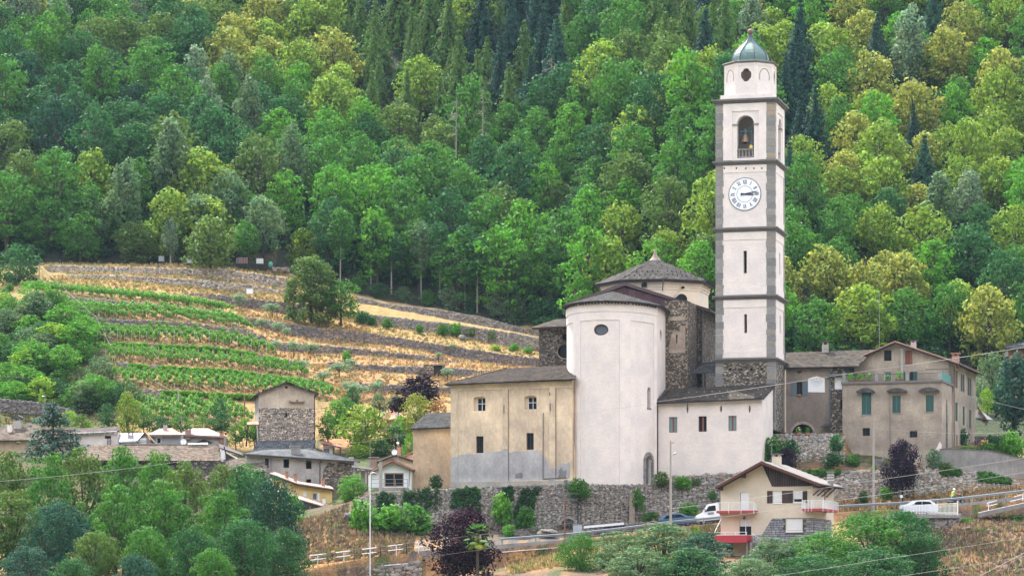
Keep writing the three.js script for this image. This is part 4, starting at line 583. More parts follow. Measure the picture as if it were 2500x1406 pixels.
// ------------------------------------------------------------------ yellow building left of the apse
{
const b = building('yellow_building', 'long pale yellow church wing with grey patched plaster along its lower half', 'building', 1101, 1193, 364, 1398, 19), { f } = b, pl = b.front;
const up = { frame: M.whitePaint, bars: [1, 1], bt: 0.07, barMat: M.whitePaint, recess: 0.42, fw: 0.05 };
for (const [x0, y0, x1, y1] of [[1156, 968, 1185, 1003], [1280, 966, 1310, 999]]) {       // deep reveals with arched heads: outer opening, then the sash inside
const q = rectOf(pl, [x0, y0, x1, y1]), ar = [[q[0], q[1]], [q[2], q[1]], [q[2], q[3] - 0.25]]; for (let i = 1; i < 7; i++) { const a = Math.PI * i / 7; ar.push([(q[0] + q[2]) / 2 + Math.cos(a) * (q[2] - q[0]) / 2, q[3] - 0.25 + Math.sin(a) * 0.25]); } ar.push([q[0], q[3] - 0.25]); pl.holes.push(ar);
const i0 = f.u(x0 + 6.5), iy1 = f.uv(x0, y0 + 5)[1], inner = part(b.g, 'reveal', metres(slab([[q[0] - 0.3, q[1] - 0.3], [q[2] + 0.3, q[1] - 0.3], [q[2] + 0.3, q[3] + 0.3], [q[0] - 0.3, q[3] + 0.3]], [[[i0, q[1] + 0.02], [q[2] - 0.02, q[1] + 0.02], [q[2] - 0.02, iy1], [i0, iy1]]], 0.1, -0.46)), M.yellowPale);
part(inner, 'window_frame', merge([bx(i0, i0 + 0.05, q[1], iy1, -0.56, -0.50), bx(q[2] - 0.07, q[2] - 0.02, q[1], iy1, -0.56, -0.5), bx((i0 + q[2]) / 2 - 0.035, (i0 + q[2]) / 2 + 0.025, q[1], iy1, -0.55, -0.49), bx(i0, q[2], (q[1] * 0.42 + iy1 * 0.58) - 0.03, (q[1] * 0.42 + iy1 * 0.58) + 0.03, -0.552, -0.492)]), M.whitePaint);
part(inner, 'pane', bx(i0, q[2], q[1], iy1, -0.6, -0.565), M.glass);
}
windowAt(b, pl, [1162, 1065, 1180, 1106], { frame: M.darkWood, bars: [2, 5], bt: 0.03, recess: 0.3, fw: 0.06 });
windowAt(b, pl, [1285, 1057, 1303, 1098], { frame: M.darkWood, bars: [1, 0], bt: 0.1, recess: 0.3, fw: 0.06 });
wallPart(b, pl, [[1101, 1200], [1398, 1190], [1398, 925], [1101, 938]], M.yellow, 0.7);
const D = 9, yt = b.y(938); part(b.g, 'wall', metres(merge([bx(0, 0.6, -0.3, yt, -D, -0.7), bx(0, b.w, -0.3, yt, -D - 0.6, -D)])), M.yellowPale);
const U = (p) => f.u(p), Yv = (x, y) => f.uv(x, y)[1], e = 0.07;
const yTop = [Yv(1170, 954), Yv(1290, 949.5), Yv(1370, 945.5)], tops = [0.0, 0.0, 0.0], yF = (yTop[0] + yTop[1] + yTop[2]) / 3, yE = Yv(1101, 936), base = Yv(1101, 1177);
const P3 = [[1101, 1118], [1227, 1241.5], [1341.5, 1357.5]], grey = [Yv(1108, 1116), Yv(1234, 1096), Yv(1349, 1143)], hi = [], lo = [];
P3.forEach(([a, c], i) => { hi.push(bx(U(a) - (i ? 0 : 0.02), U(c), grey[i], yF, 0, e)); lo.push(bx(U(a) - (i ? 0 : 0.02), U(c), base, grey[i], 0, e)); });
hi.push(bx(-0.02, b.w, yF, yE - 0.55, 0, e));
part(b.g, 'pilaster_and_frieze', metres(merge(hi)), M.yellowTrim); part(b.g, 'pilaster_foot', metres(lo[0]), M.greyPatch); for (const q of lo.slice(1)) part(b.g, 'pilaster_foot', metres(q), M.greyPatch);
part(b.g, 'cornice', metres(merge([bx(-0.1, b.w, yE - 0.55, yE - 0.35, 0, 0.16), bx(-0.2, b.w, yE - 0.35, yE - 0.12, 0, 0.30)])), M.yellowTrim);
const rg = rng(5), rough = (a) => { const o = []; for (let i = 0; i + 1 < a.length; i++) { const [x0, y0] = a[i], [x1, y1] = a[i + 1], n = Math.max(1, Math.round(Math.hypot(x1 - x0, y1 - y0) / 3)); for (let k = 0; k < n; k++) o.push([lerp(x0, x1, k / n) + rr(rg, -0.5, 0.5), lerp(y0, y1, k / n) + rr(rg, -1.1, 1.1)]); } o.push(a[a.length - 1]); return o; };
const patch = (a, z, m, name) => part(b.g, name, metres(slab(a.map((p) => f.uv(...p)), [], 0.02, z)), m);
patch([[1118.3, 1178], [1226.8, 1174], ...rough([[1226.8, 1101], [1205, 1104], [1190, 1103], [1162, 1108], [1140, 1109], [1118.3, 1111]])], 0.018, M.greyPatch, 'render_patch');
patch([[1241.7, 1174], [1341.3, 1170], ...rough([[1341.3, 1143], [1334, 1122], [1324, 1110], [1315, 1100], [1300, 1100], [1282, 1103], [1262, 1101], [1241.7, 1106]])], 0.018, M.greyPatch, 'render_patch');
patch([[1357.7, 1169], [1392, 1167], ...rough([[1392, 1128], [1382, 1133], [1372, 1130], [1364, 1134], [1357.7, 1146]])], 0.018, M.greyPatch, 'render_patch');
patch([...rough([[1258, 1168], [1276, 1168], [1277, 1156], [1270, 1153], [1259, 1157], [1258, 1167]])], 0.026, M.darkPatch, 'render_patch');
patch([...rough([[1362, 1167], [1382, 1166], [1384, 1148], [1376, 1150], [1370, 1142], [1364, 1148], [1366, 1158], [1362, 1166]])], 0.026, M.darkPatch, 'render_patch');
patch([...rough([[1369, 990], [1379, 988], [1381, 983], [1376, 981], [1370, 982], [1369, 989]])], 0.02, std([0.68, 0.52, 0.45]), 'render_patch');
part(b.g, 'plinth', metres(bx(-0.04, b.w, -0.5, base - 0.02, -0.3, 0.14)), std([0.52, 0.49, 0.45], { map: rep(T.aged, 5) }));
pipe(b, pl, [[1241.6, 952], [1241.6, 1172]], 0.035, M.rust); pipe(b, pl, [[1327, 1008], [1326.5, 1169], [1385, 1166]], 0.05, std([0.16, 0.14, 0.13]), 'conduit'); pipe(b, pl, [[1357.6, 947], [1357.6, 1166]], 0.035, M.rust);
part(b.g, 'meter_box', bx(U(1379), U(1386), Yv(1380, 1179), Yv(1380, 1172), 0, 0.25), M.bluegreyPaint);
for (const [x, y0, y1] of [[1231, 989, 1009], [1343, 958, 966], [1344, 985, 1003]]) part(b.g, 'tie_anchor', bx(U(x) - 0.05, U(x) + 0.05, Yv(x, y1), Yv(x, y0), e, e + 0.05), M.rust);
lauzeRoof(b.g, [b.loc(1086, 938.5, 0.75), b.loc(1402, 925, 0.75), b.loc(1402, 893, -6), b.loc(1232, 902, -6)], [0.17, 0.135, 0.12], { seed: 81, size: 0.5 });
lauzeRoof(b.g, [b.loc(1086, 938.5, 0.75), b.loc(1232, 902, -6), b.loc(1232, 902, -6.02), V(-0.7, b.y(938.5), -D)], [0.19, 0.15, 0.135], { seed: 82, size: 0.5 });
}
{ const b = building('ochre_building', 'low ochre rendered building with grey slab roof left of the yellow building', 'building', 1008, 1200, 368.5, 1106, 12);
wallPart(b, b.front, [[1008, 1205], [1106, 1203], [1106, 1040], [1008, 1044]], M.ochre, 0.5); boxWalls(b, 7, b.y(1044), M.ochre);
lauzeRoof(b.g, [b.loc(1002, 1046, 0.5), b.loc(1108, 1042, 0.5), b.loc(1108, 1009, -5), b.loc(1041, 1011, -5)], [0.20, 0.205, 0.215], { seed: 83, size: 0.42 });
part(b.g, 'gutter', cyl(b.loc(1002, 1048, 0.55), b.loc(1108, 1044, 0.55), 0.09, 0.09), M.eave); part(b.g, 'gable', metres(bx(-0.02, 0.5, b.y(1046), b.y(1046) + 0.5, -6, -0.5)), M.ochre); }

// ------------------------------------------------------------------ white annex under the tower
{
const b = building('white_annex', 'white plastered annex with three leaded windows at the foot of the bell tower', 'building', 1606, 1190, 363, 1861, 16), { f } = b;
for (const [i, r] of [[1634, 1018, 1654, 1056], [1706, 1016, 1726, 1054], [1779, 1015, 1799, 1052]].entries()) windowAt(b, b.front, r, { frame: M.redWood, bars: [1, 0], bt: 0.2, barMat: M.redWood, pane: i === 1 ? M.glass : M.glassTeal, recess: 0.18, fw: 0.05 });
const slits = [[1679, 999], [1761, 998.5], [1831, 998.5]];
for (const [x, y] of slits) { const q = f.uv(x, y); b.front.holes.push(Array.from({ length: 12 }, (_, i) => { const a = i / 12 * 6.2832; return [q[0] + 0.13 * Math.cos(a) * (1 - 0.35 * Math.abs(Math.sin(a))), q[1] + 0.46 * Math.sin(a)]; })); }
wallPart(b, b.front, [[1606, 1195], [1861, 1175], [1861, 973], [1606, 984]], M.white, 0.6);
part(b.g, 'wall', metres(merge([bx(0, b.w - 0.5, -0.3, b.y(990), -6.6, -6.2), bx(0, 0.5, -0.3, b.y(990), -6.2, -0.6)])), M.white);
const sd = b.side, dd = 6.6, yf = b.uvY = f.uv(1861, 973)[1], yb = sd.uv(1887, 944)[1];
part(b.g, 'wall', metres(slab([[0.6, -0.3], [dd, -0.3], [dd, yb], [0.6, yf + (yb - yf) * 0.6 / dd]], [], 0.5)).applyMatrix4(sd.M), M.white);
const eL = b.loc(1602, 983.5, 0.55), eR = V(b.w + 0.25, yf + 0.02, 0.55), rR = V(b.w + 0.25, yb + 0.25, -dd - 0.1), rM = b.loc(1685, 949, -dd + 0.4), rL = b.loc(1628, 955, -2.2);
lauzeRoof(b.g, [b.loc(1660, 980.5, 0.55), eR, rR, rM], [0.225, 0.195, 0.165], { seed: 84, size: 0.44 });
lauzeRoof(b.g, [eL, b.loc(1660, 980.5, 0.55), rM, rL], [0.225, 0.195, 0.165], { seed: 85, size: 0.44 });
part(b.g, 'gutter', merge([cyl(eL.clone().add(V(0, -0.1, 0.08)), eR.clone().add(V(0, -0.1, 0.08)), 0.085, 0.085), cyl(eL.clone().add(V(0, 0.1, 0)), rL.clone().add(V(0, 0.1, 0)), 0.10, 0.10)]), M.eave);
part(b.g, 'verge_board', hexa([eR.clone().add(V(0, -0.22, 0)), eR.clone().add(V(0.05, -0.22, 0)), rR.clone().add(V(0.05, -0.22, 0)), rR.clone().add(V(0, -0.22, 0)), eR.clone().add(V(0, 0.06, 0)), eR.clone().add(V(0.05, 0.06, 0)), rR.clone().add(V(0.05, 0.06, 0)), rR.clone().add(V(0, 0.06, 0))]), M.darkWood);
pipe(b, b.front, [[1605.5, 990], [1606.5, 1005], [1606.5, 1158]], 0.07, M.eave);
const sg = []; const rs = rng(6); for (let k = 0; k < 2; k++) for (let i = 0; i < 11; i++) { const p = b.loc(1660, 980.5, 0.55).lerp(eR, (i + 0.4) / 11).lerp(rM.clone().lerp(rR, (i + 0.4) / 11), k ? 0.62 : 0.22); sg.push(new THREE.SphereGeometry(0.09, 5, 4).scale(1.2, 0.7, 1).translate(p.x, p.y + 0.1, p.z)); } part(b.g, 'snow_guard', merge(sg), M.galv);
part(b.g, 'roof_cable', cyl(b.loc(1679, 981, 0.3), b.loc(1679, 993, 0.05), 0.03, 0.03), M.iron);
}
// ------------------------------------------------------------------ house with arched doorway and sundial
{
const b = building('arched_house', 'taupe rendered house with arched doorway, painted sundial and slab roof beside the tower', 'house', 1920, 1066, 373, 2064, 3), { f } = b;
b.front.holes.push(Array.from({ length: 12 }, (_, i) => { const q = f.uv(1952.6, 907); return [q[0] + 0.28 * Math.cos(i * 0.5236), q[1] + 0.19 * Math.sin(i * 0.5236)]; }));
const w = windowAt(b, b.front, [1946, 932, 1960, 966], { frame: M.darkWood, bars: [1, 0], open: [0.95, 0.95], shutter: M.bluegreyPaint, recess: 0.2 });
part(w, 'flower_box', bx(f.u(1948), f.u(1957), f.uv(1950, 966)[1], f.uv(1950, 962.5)[1], 0.02, 0.2), M.terracotta);
const c = f.uv(1961, 1066), r = 1.28, cy = f.uv(1961, 1060)[1], hole = [[c[0] - r, c[1] - 0.2], [c[0] + r, c[1] - 0.2]]; for (let i = 0; i <= 16; i++) hole.push([c[0] + r * Math.cos(Math.PI * i / 16), cy + r * 0.95 * Math.sin(Math.PI * i / 16)]); b.front.holes.push(hole);
const ring = []; for (let i = 0; i < 16; i++) { const q = (a, R, z) => V(c[0] + R * Math.cos(a), cy + R * 0.95 * Math.sin(a), z), a0 = Math.PI * i / 16, a1 = Math.PI * (i + 1) / 16; ring.push(hexa([q(a0, r, 0), q(a0, r, 0.06), q(a1, r, 0.06), q(a1, r, 0), q(a0, r + 0.32, 0), q(a0, r + 0.32, 0.06), q(a1, r + 0.32, 0.06), q(a1, r + 0.32, 0)])); }
part(b.g, 'arch_ring', metres(merge(ring)), std([0.52, 0.43, 0.36], { map: rep(T.aged, 2) }));
windowAt(b, b.front, [2039, 921, 2057, 950], { frame: M.whitePaint, bars: [1, 0], recess: 0.15, pane: M.blind, sill: M.stone[2], label: 'white window with curtains' });
windowAt(b, b.front, [2053, 975, 2059, 999], { recess: 0.2, fw: 0.04 });
wallPart(b, b.front, [[1920, 1072], [2029, 1072], [2029, 895], [1920, 897]], M.taupe, 0.5);

wallPart(b, b.front, [[2029, 1072], [2064, 1072], [2064, 894], [2029, 895]], M.rubble, 0.5, 'wall', 'bare rubble strip of wall');
boxWalls(b, 6, b.y(897) - 0.2, M.taupe);
lauzeRoof(b.g, [b.loc(1916, 897, 0.6), b.loc(2092, 894, 0.6), b.loc(2135, 856, -5), b.loc(1921, 863, -5)], [0.27, 0.235, 0.205], { seed: 86 });
part(b.g, 'eave', cyl(b.loc(1916, 899.5, 0.55), b.loc(2080, 896.5, 0.55), 0.12, 0.12, 5), M.eave);
const sdl = part(b.g, 'sundial', metres(slab([[1973, 957], [2015, 958], [2014.5, 924], [2004, 921], [1995, 918.5], [1984, 921], [1974, 925]].map((p) => f.uv(...p)), [], 0.04, 0.035)), M.blind, 'white painted sundial panel');
{ const o = f.uv(1995, 923), ls = []; for (let i = 0; i < 13; i++) { const a = rad(200 + i * 140 / 12), l0 = 0.35, l1 = 1.15 - 0.25 * Math.abs(i - 6) / 6; ls.push(cyl(V(o[0] + Math.cos(a) * l0, o[1] + Math.sin(a) * l0, 0.042), V(o[0] + Math.cos(a) * l1, o[1] + Math.sin(a) * l1, 0.042), 0.012, 0.012, 4)); } part(sdl, 'hour_line', merge(ls), M.bluegreyPaint); part(sdl, 'gnomon', cyl(V(o[0], o[1], 0.04), V(o[0], o[1] - 0.3, 0.35), 0.015, 0.015), M.iron); }
pipe(b, b.front, [[2027.5, 908], [2027.5, 1058]], 0.09, M.bluegreyPaint); part(b.g, 'canopy', bx(f.u(2021), f.u(2064), f.uv(2040, 917.5)[1], f.uv(2040, 914)[1], 0, 0.7), M.bluegreyPaint);
{ const a = b.loc(2004, 1042, 1.0), c2 = b.loc(2027, 1038, 1.0), d = b.loc(2027, 1033, 0.1), e = b.loc(2014, 1035, 0.1); part(b.g, 'porch_roof', plate([a, c2, d, e], 0.1), M.slateBase); }
chimney(b.g, b.loc(2016.5, 864, -5), 0.78, 1.55, M.greyRender);
}
// ------------------------------------------------------------------ brown house with green shutters and flower terrace
{
const b = building('brown_house', 'weathered brown house with green shutters and a flowered roof terrace', 'house', 2058, 1125, 369.6, 2301, 18), { f, w } = b, S = b.side, D = 7;
for (const r of [[2105, 958, 2128.5, 1012], [2180, 966, 2200, 1008], [2262, 965, 2281, 1005]]) windowAt(b, b.front, r, { frame: M.greenDark, closed: M.greenPaint, recess: 0.12, sill: M.stone[2] });
for (const r of [[2107, 1045, 2125, 1064], [2222, 1051, 2241, 1068]]) windowAt(b, b.front, r, { frame: M.darkWood, bars: [2, 1], bt: 0.03, recess: 0.25, fw: 0.05 });
const yT = f.uv(2058, 938.5)[1];
wallPart(b, b.front, [[0, -1.5], [w, -1.5], [w, yT], [0, yT]], M.brownRender, 0.5, 'wall', undefined, 0, true);
part(b.g, 'wall', metres(merge([bx(0, 0.5, -1.5, yT, -D, -0.5), bx(w - 0.5, w, -1.5, yT, -D, -0.5)])), M.brownRender);
part(b.g, 'terrace', metres(bx(-0.12, w + 0.15, yT, yT + 0.26, -D, 0.22)), M.cornice);
for (const [x0, x1, y0, y1] of [[2094, 2138, 948, 958.5], [2168, 2216, 948, 957], [2245, 2296, 946.5, 956]]) { const a = f.uv(x0, y1), c = f.uv(x1, y1), t = f.uv(x0, y0)[1], o = [[a[0], a[1]], [c[0], c[1]], [c[0], c[1] + 0.12], ...Array.from({ length: 7 }, (_, i) => [lerp(c[0] - 0.15, a[0] + 0.15, i / 6), lerp(c[1], t, Math.sin(Math.PI * (0.15 + 0.7 * i / 6)))]), [a[0], a[1] + 0.12]]; part(b.g, 'window_hood', metres(slab(o, [], 0.6, 0.58)), M.slateBase); }
const G = { uv: (px, py) => f.uv(px, py, -D), holes: [], M: new THREE.Matrix4().makeTranslation(0, 0, -D) }, yf = yT + 0.2;
windowAt(b, G, [2159.5, 855, 2178, 881], { frame: M.darkWood, bars: [1, 1], recess: 0.2 }); windowAt(b, G, [2211, 855, 2229, 889.5], { frame: M.redWood, bars: [0, 0], pane: M.redWood, recess: 0.1, name: 'door' });
windowAt(b, G, [2160, 907.5, 2178, 931], { frame: M.whitePaint, pane: M.glassTeal, recess: 0.2 }); windowAt(b, G, [2211.5, 907.5, 2231, 934], { frame: M.darkWood, open: [0.45, 0.5], shutter: M.greenPaint, recess: 0.25, name: 'door' });
const gl = G.uv(2087, 884), gr = G.uv(2328, 886), ga = G.uv(2189, 840);
wallPart(b, G, [[gl[0], yf - 1], [gr[0], yf - 1], [gr[0], gr[1]], [ga[0], ga[1]], [gl[0], gl[1]]], M.brownRender, 0.5, 'wall', undefined, 0, true);
{ const a = G.uv(2200.5, 935), t = G.uv(2200.5, 842), e = G.uv(2328, 902), e1 = G.uv(2200.5, 846); part(b.g, 'wall_return', metres(slab([[a[0], a[1]], [a[0] + 0.35, a[1]], [t[0] + 0.35, t[1] - 0.5], [t[0], t[1] - 0.4]], [], 0.16, 0.155)).translate(0, 0, -D), M.greyRender); part(b.g, 'lean_to_mark', metres(slab([[gr[0] - 3.4, G.uv(2249, 903)[1]], [gr[0] - 0.6, G.uv(2249, 903)[1]], [gr[0] - 0.6, G.uv(2249, 901.5)[1]], [gr[0] - 3.4, G.uv(2249, 901.5)[1]]], [], 0.05, 0.05)).translate(0, 0, -D), M.cornice); }
const sw = { uv: (px, py) => { const q = S.uv(px, py), Q = S.uv(px + 0.001, py); return q; }, holes: [], M: new THREE.Matrix4().makeRotationY(Math.PI / 2).setPosition(gr[0], 0, 0) };
{ const t = -f.turn, X0 = f.pos[0] + gr[0] * Math.cos(t), d0 = -f.pos[2] - gr[0] * Math.sin(t); sw.uv = (px, py) => { const k = (px - CX) / F, s = (k * d0 - X0) / (Math.sin(t) - k * Math.cos(t)); return [s, (HY - py) * (d0 + s * Math.cos(t)) / F - f.pos[1]]; }; }
const sh = { frame: M.greenDark, recess: 0.2, fw: 0.1, open: [0.55, 0.55], shutter: M.greenDark };
for (const r of [[2333, 904, 2336.6, 946], [2349.5, 914, 2353, 956], [2366.5, 923, 2370, 966]]) windowAt(b, sw, r, { ...sh, pane: M.blind });
for (const r of [[2333.8, 983, 2340, 1028], [2352, 993, 2357, 1038], [2368, 1001, 2373, 1046]]) windowAt(b, sw, r, { frame: M.greenDark, closed: M.greenPaint, recess: 0.1 });
for (const r of [[2336.5, 1062, 2339.5, 1092], [2353, 1071, 2356, 1093]]) windowAt(b, sw, r, { recess: 0.2, fw: 0.04 });
const s0 = D, s1 = sw.uv(2384, 1000)[0], yEv = gr[1];
wallPart(b, sw, [[s0, -1.5], [s1, -1.5], [s1, yEv], [s0, yEv]], M.brownRender, 0.5, 'wall', 'long flank wall', 0, true);
pipe(b, sw, [[2329.5, 893], [2329.5, 1093]], 0.06, M.rust); pipe(b, sw, [[2360, 1052], [2360, 1093]], 0.11, M.whitePaint);
const z0 = -D + 0.7, z1 = -s1 - 0.4, ov = 0.75, vL = V(gl[0] - ov, gl[1] - 0.12, z0), vA = V(ga[0], ga[1] + 0.22, z0), vR = V(gr[0] + 0.85, gr[1] - 0.16, z0), at = (v, z) => v.clone().setZ(z);
tileRoof(b.g, [vL, at(vL, z1), at(vA, z1), vA], M.terracotta); tileRoof(b.g, [at(vR, z1), vR, vA, at(vA, z1)], M.terracotta);
const fb = (a, c) => hexa([a.clone().add(V(0, -0.24, 0)), c.clone().add(V(0, -0.24, 0)), c.clone().add(V(0, -0.24, -0.06)), a.clone().add(V(0, -0.24, -0.06)), a.clone().add(V(0, -0.06, 0.03)), c.clone().add(V(0, -0.06, 0.03)), c.clone().add(V(0, -0.06, -0.06)), a.clone().add(V(0, -0.06, -0.06))]);
part(b.g, 'verge_board', merge([fb(vL, vA), fb(vA, vR)]), M.darkWood); part(b.g, 'gutter', cyl(vR.clone().add(V(0.08, -0.06, 0)), at(vR, z1).add(V(0.08, -0.06, 0)), 0.09, 0.09), M.eave);
{ const rt = []; for (let i = 0; i < 22; i++) { const z = lerp(z0 - 0.2, z1, i / 22); rt.push(bx(gr[0], gr[0] + 0.8, yEv - 0.1, yEv + 0.06, z, z - 0.12)); } part(b.g, 'rafter_end', merge(rt), M.darkWood); }
chimney(b.g, V(gr[0] - 0.1, gr[1] + 0.1, -D - 2.6), 0.8, 1.3, M.pinkTile, M.terracotta); chimney(b.g, V(ga[0] + 1.6, ga[1] - 0.3, -D - 3), 0.6, 0.95, M.greyRender);
const yr = yT + 0.26, posts = [2142, 2217, 2296], pg = [];
for (const p of [2062, ...posts]) part(b.g, 'terrace_post', metres(merge([bx(f.u(p) - 0.2, f.u(p) + 0.2, yr, yr + 0.95, -0.25, 0.1), bx(f.u(p) - 0.26, f.u(p) + 0.26, yr + 0.95, yr + 1.05, -0.3, 0.15)])), M.concrete);
for (const [a, c] of [[2064, 2140], [2144, 2215], [2219, 2294]]) { const x0 = f.u(a), x1 = f.u(c); pg.push(bx(x0, x1, yr + 0.82, yr + 0.86, -0.1, -0.06), bx(x0, x1, yr + 0.12, yr + 0.15, -0.1, -0.06)); for (let x = x0 + 0.14; x < x1; x += 0.15) pg.push(bx(x - 0.012, x + 0.012, yr + 0.1, yr + 0.83, -0.09, -0.07)); }
part(b.g, 'terrace_railing', merge(pg), M.iron); part(b.g, 'screen', merge([bx(w - 0.1, w - 0.06, yr, yr + 0.95, -6.4, -0.4), ...Array.from({ length: 5 }, (_, i) => bx(w - 0.12, w - 0.04, yr, yr + 1, -0.4 - i * 1.5, -0.46 - i * 1.5))]), std([0.07, 0.26, 0.24], { roughness: 0.5 }), 'green terrace side screen');
part(b.g, 'bare_plaster', metres(slab([[2284, 1112], [2300.5, 1112], [2300.5, 1085], [2296, 1078], [2292, 1086], [2286, 1098]].map((p) => f.uv(...p)), [], 0.02, 0.014)), M.white, 'whitish patch at the foot of the corner');
part(b.g, 'damp_stain', metres(slab([[2.6, 0], [4.0, 0], [3.9, 4], [3.6, 7.2], [3.1, 7.4], [2.8, 4]], [], 0.02, 0.014)).applyMatrix4(b.side.M), M.rubbleDark, 'dark damp streak on the side wall');
pipe(b, b.front, [[2174, 940], [2175, 1112]], 0.035, M.darkPatch);
}
// ------------------------------------------------------------------ chalet in front
{
const b = building('chalet', 'cream chalet with brown timber gable, red balconies and stone clad base', 'house', 1760, 1345, 333, 1987, 20), { f, w } = b, Fp = b.front, S = b.side, D = 8.6;
windowAt(b, Fp, [1808, 1202, 1830, 1250], { frame: M.darkWood, blind: 1, recess: 0.14, fw: 0.08, name: 'balcony_door' });
windowAt(b, Fp, [1887.6, 1199.5, 1909.5, 1228.5], { frame: M.whitePaint, blind: 0.93, recess: 0.1, sill: M.whitePaint }); windowAt(b, Fp, [1938, 1197.5, 1960, 1226.5], { frame: M.whitePaint, blind: 0.72, recess: 0.1, sill: M.whitePaint });
windowAt(b, Fp, [1806, 1270, 1835, 1306], { frame: M.darkWood, blind: 0.42, bars: [1, 0], barMat: M.whitePaint, bt: 0.07, recess: 0.14, name: 'balcony_door' });
windowAt(b, Fp, [1920, 1264.5, 1960, 1297.5], { frame: M.whitePaint, blind: 0.93, recess: 0.1, sill: M.whitePaint, label: 'wide window with lowered white roller blind' });
windowAt(b, Fp, [1774, 1327, 1790, 1346], { frame: M.bluegreyPaint, bars: [1, 1], recess: 0.2 });
windowAt(b, S, [2009, 1199, 2017, 1247], { frame: M.red, pane: M.blind, recess: 0.12, name: 'balcony_door' });
const pL = f.uv(1760, 1190), pA = f.uv(1860, 1131), pR = f.uv(1987, 1181), yEv = Math.min(pL[1], pR[1]), yR = pR[1];
wallPart(b, Fp, [[0, -1.2], [w, -1.2], [w, yR], pA, [0, pL[1]]], M.houseCream, 0.35, 'wall', undefined, 0, true);
wallPart(b, S, [[0.35, -1.2], [D, -1.2], [D, yR], [0.35, yR]], M.houseCream, 0.35, 'wall', undefined, 0, true);
part(b.g, 'wall', merge([bx(0, 0.35, -1.2, pL[1], -D, -0.35), bx(0, w, -1.2, yEv, -D - 0.3, -D)]), M.houseCream);
part(b.g, 'floor', merge([bx(0.3, w - 0.3, f.uv(1760, 1254)[1], f.uv(1760, 1250)[1], -D, -0.35)]), M.concrete);
{ const rb = rng(31), x0 = f.u(1863), x1 = f.u(1989), n = 22; for (let i = 0; i < n; i++) { const xa = lerp(x0, x1, i / n), xb = lerp(x0, x1, (i + 1) / n), topY = (x) => lerp(pA[1], pR[1], (x - pA[0]) / (pR[0] - pA[0])) + 0.02, botY = (x) => { const k = f.uv(1886, 1188), s = f.uv(1863, 1137); return Math.max(k[1], lerp(s[1], k[1], clamp((x - s[0]) / (k[0] - s[0]), 0, 1))); }; if (topY(xa) - botY(xa) < 0.05 && topY(xb) - botY(xb) < 0.05) continue; part(b.g, 'board', metres(slab([[xa + 0.01, Math.min(botY(xa), topY(xa) - 0.02)], [xb - 0.01, Math.min(botY(xb), topY(xb) - 0.02)], [xb - 0.01, topY(xb)], [xa + 0.01, topY(xa)]], [], 0.05, 0.05 + rr(rb, 0, 0.015))), M.darkWood); } }
for (const [a, c] of [[1874, 1887], [1910.5, 1937], [1961, 1972]]) { const q = rectOf(Fp, [a, 1198, c, 1228.5]); part(b.g, 'timber_panel', metres(bx(q[0], q[2], f.uv(1920, 1228)[1], f.uv(1920, 1198)[1], 0, 0.05)), M.darkWood); }
{ const rs = rng(77), ya = f.uv(1886, 1266)[1], yb = -1.2, xr = w; let y = yb; const geos = [0, 1, 2, 3].map((k) => { const q = rng(90 + k), j = () => rr(q, -0.05, 0.05), c = [V(-0.5, 0, 1), V(0.5, 0, 1), V(0.5, 0, 0), V(-0.5, 0, 0)]; return hexa([...c.map((p) => p.clone().add(V(p.z ? j() : 0, j(), p.z ? j() * 2 : 0))), ...c.map((p) => p.clone().add(V(p.z ? j() : 0, 1 + j(), p.z ? j() * 2 : 0)))]); });
const left = (yy) => { const k0 = f.uv(1886, 1266), k1 = f.uv(1862, 1305); return yy > k1[1] ? lerp(k1[0], k0[0], (yy - k1[1]) / (k0[1] - k1[1])) : f.u(1840); }, hole = rectOf(Fp, [1919, 1264, 1961, 1299.5]); hole[3] = Math.min(hole[3], ya - 0.03);
const mats = [[0.34, 0.35, 0.39], [0.27, 0.28, 0.32], [0.42, 0.43, 0.46], [0.37, 0.37, 0.39]].map((c) => std(c, { map: rep(T.mottle, 1.5) }));
const put = (M0, x, yy, l, h) => { const m = new THREE.Mesh(pick(rs, geos), pick(rs, mats)); m.name = 'stone'; m.matrixAutoUpdate = true; const mm = M0.clone().multiply(new THREE.Matrix4().compose(V(x + l / 2, yy, 0.01), new THREE.Quaternion(), V(l - 0.06, h - 0.06, rr(rs, 0.08, 0.14)))); mm.decompose(m.position, m.quaternion, m.scale); b.g.add(m); };
part(b.g, 'stone_backing', merge([slab([[f.u(1840), yb], [xr, yb], [xr, ya], [f.u(1886), ya], [f.u(1862), f.uv(1862, 1305)[1]]], [[[hole[0], hole[1]], [hole[2], hole[1]], [hole[2], hole[3]], [hole[0], hole[3]]]], 0.03, 0.03), bx(0.03, D - 1, yb, ya, 0, 0.03).applyMatrix4(S.M)]), M.mortar);
while (y < ya - 0.05) { const h = Math.min(rr(rs, 0.2, 0.32), ya - y); for (const [MM, x0, x1] of [[I4, left(y + h / 2), xr + 0.04], [S.M, 0.1, D - 1]]) for (let x = x0; x < x1 - 0.05; ) { const l = Math.min(rr(rs, 0.28, 0.6), x1 - x); if (!(MM === I4 && x + l > hole[0] && x < hole[2] && y + h > hole[1] && y < hole[3])) put(MM, x, y, l, h); x += l; } y += h; } }
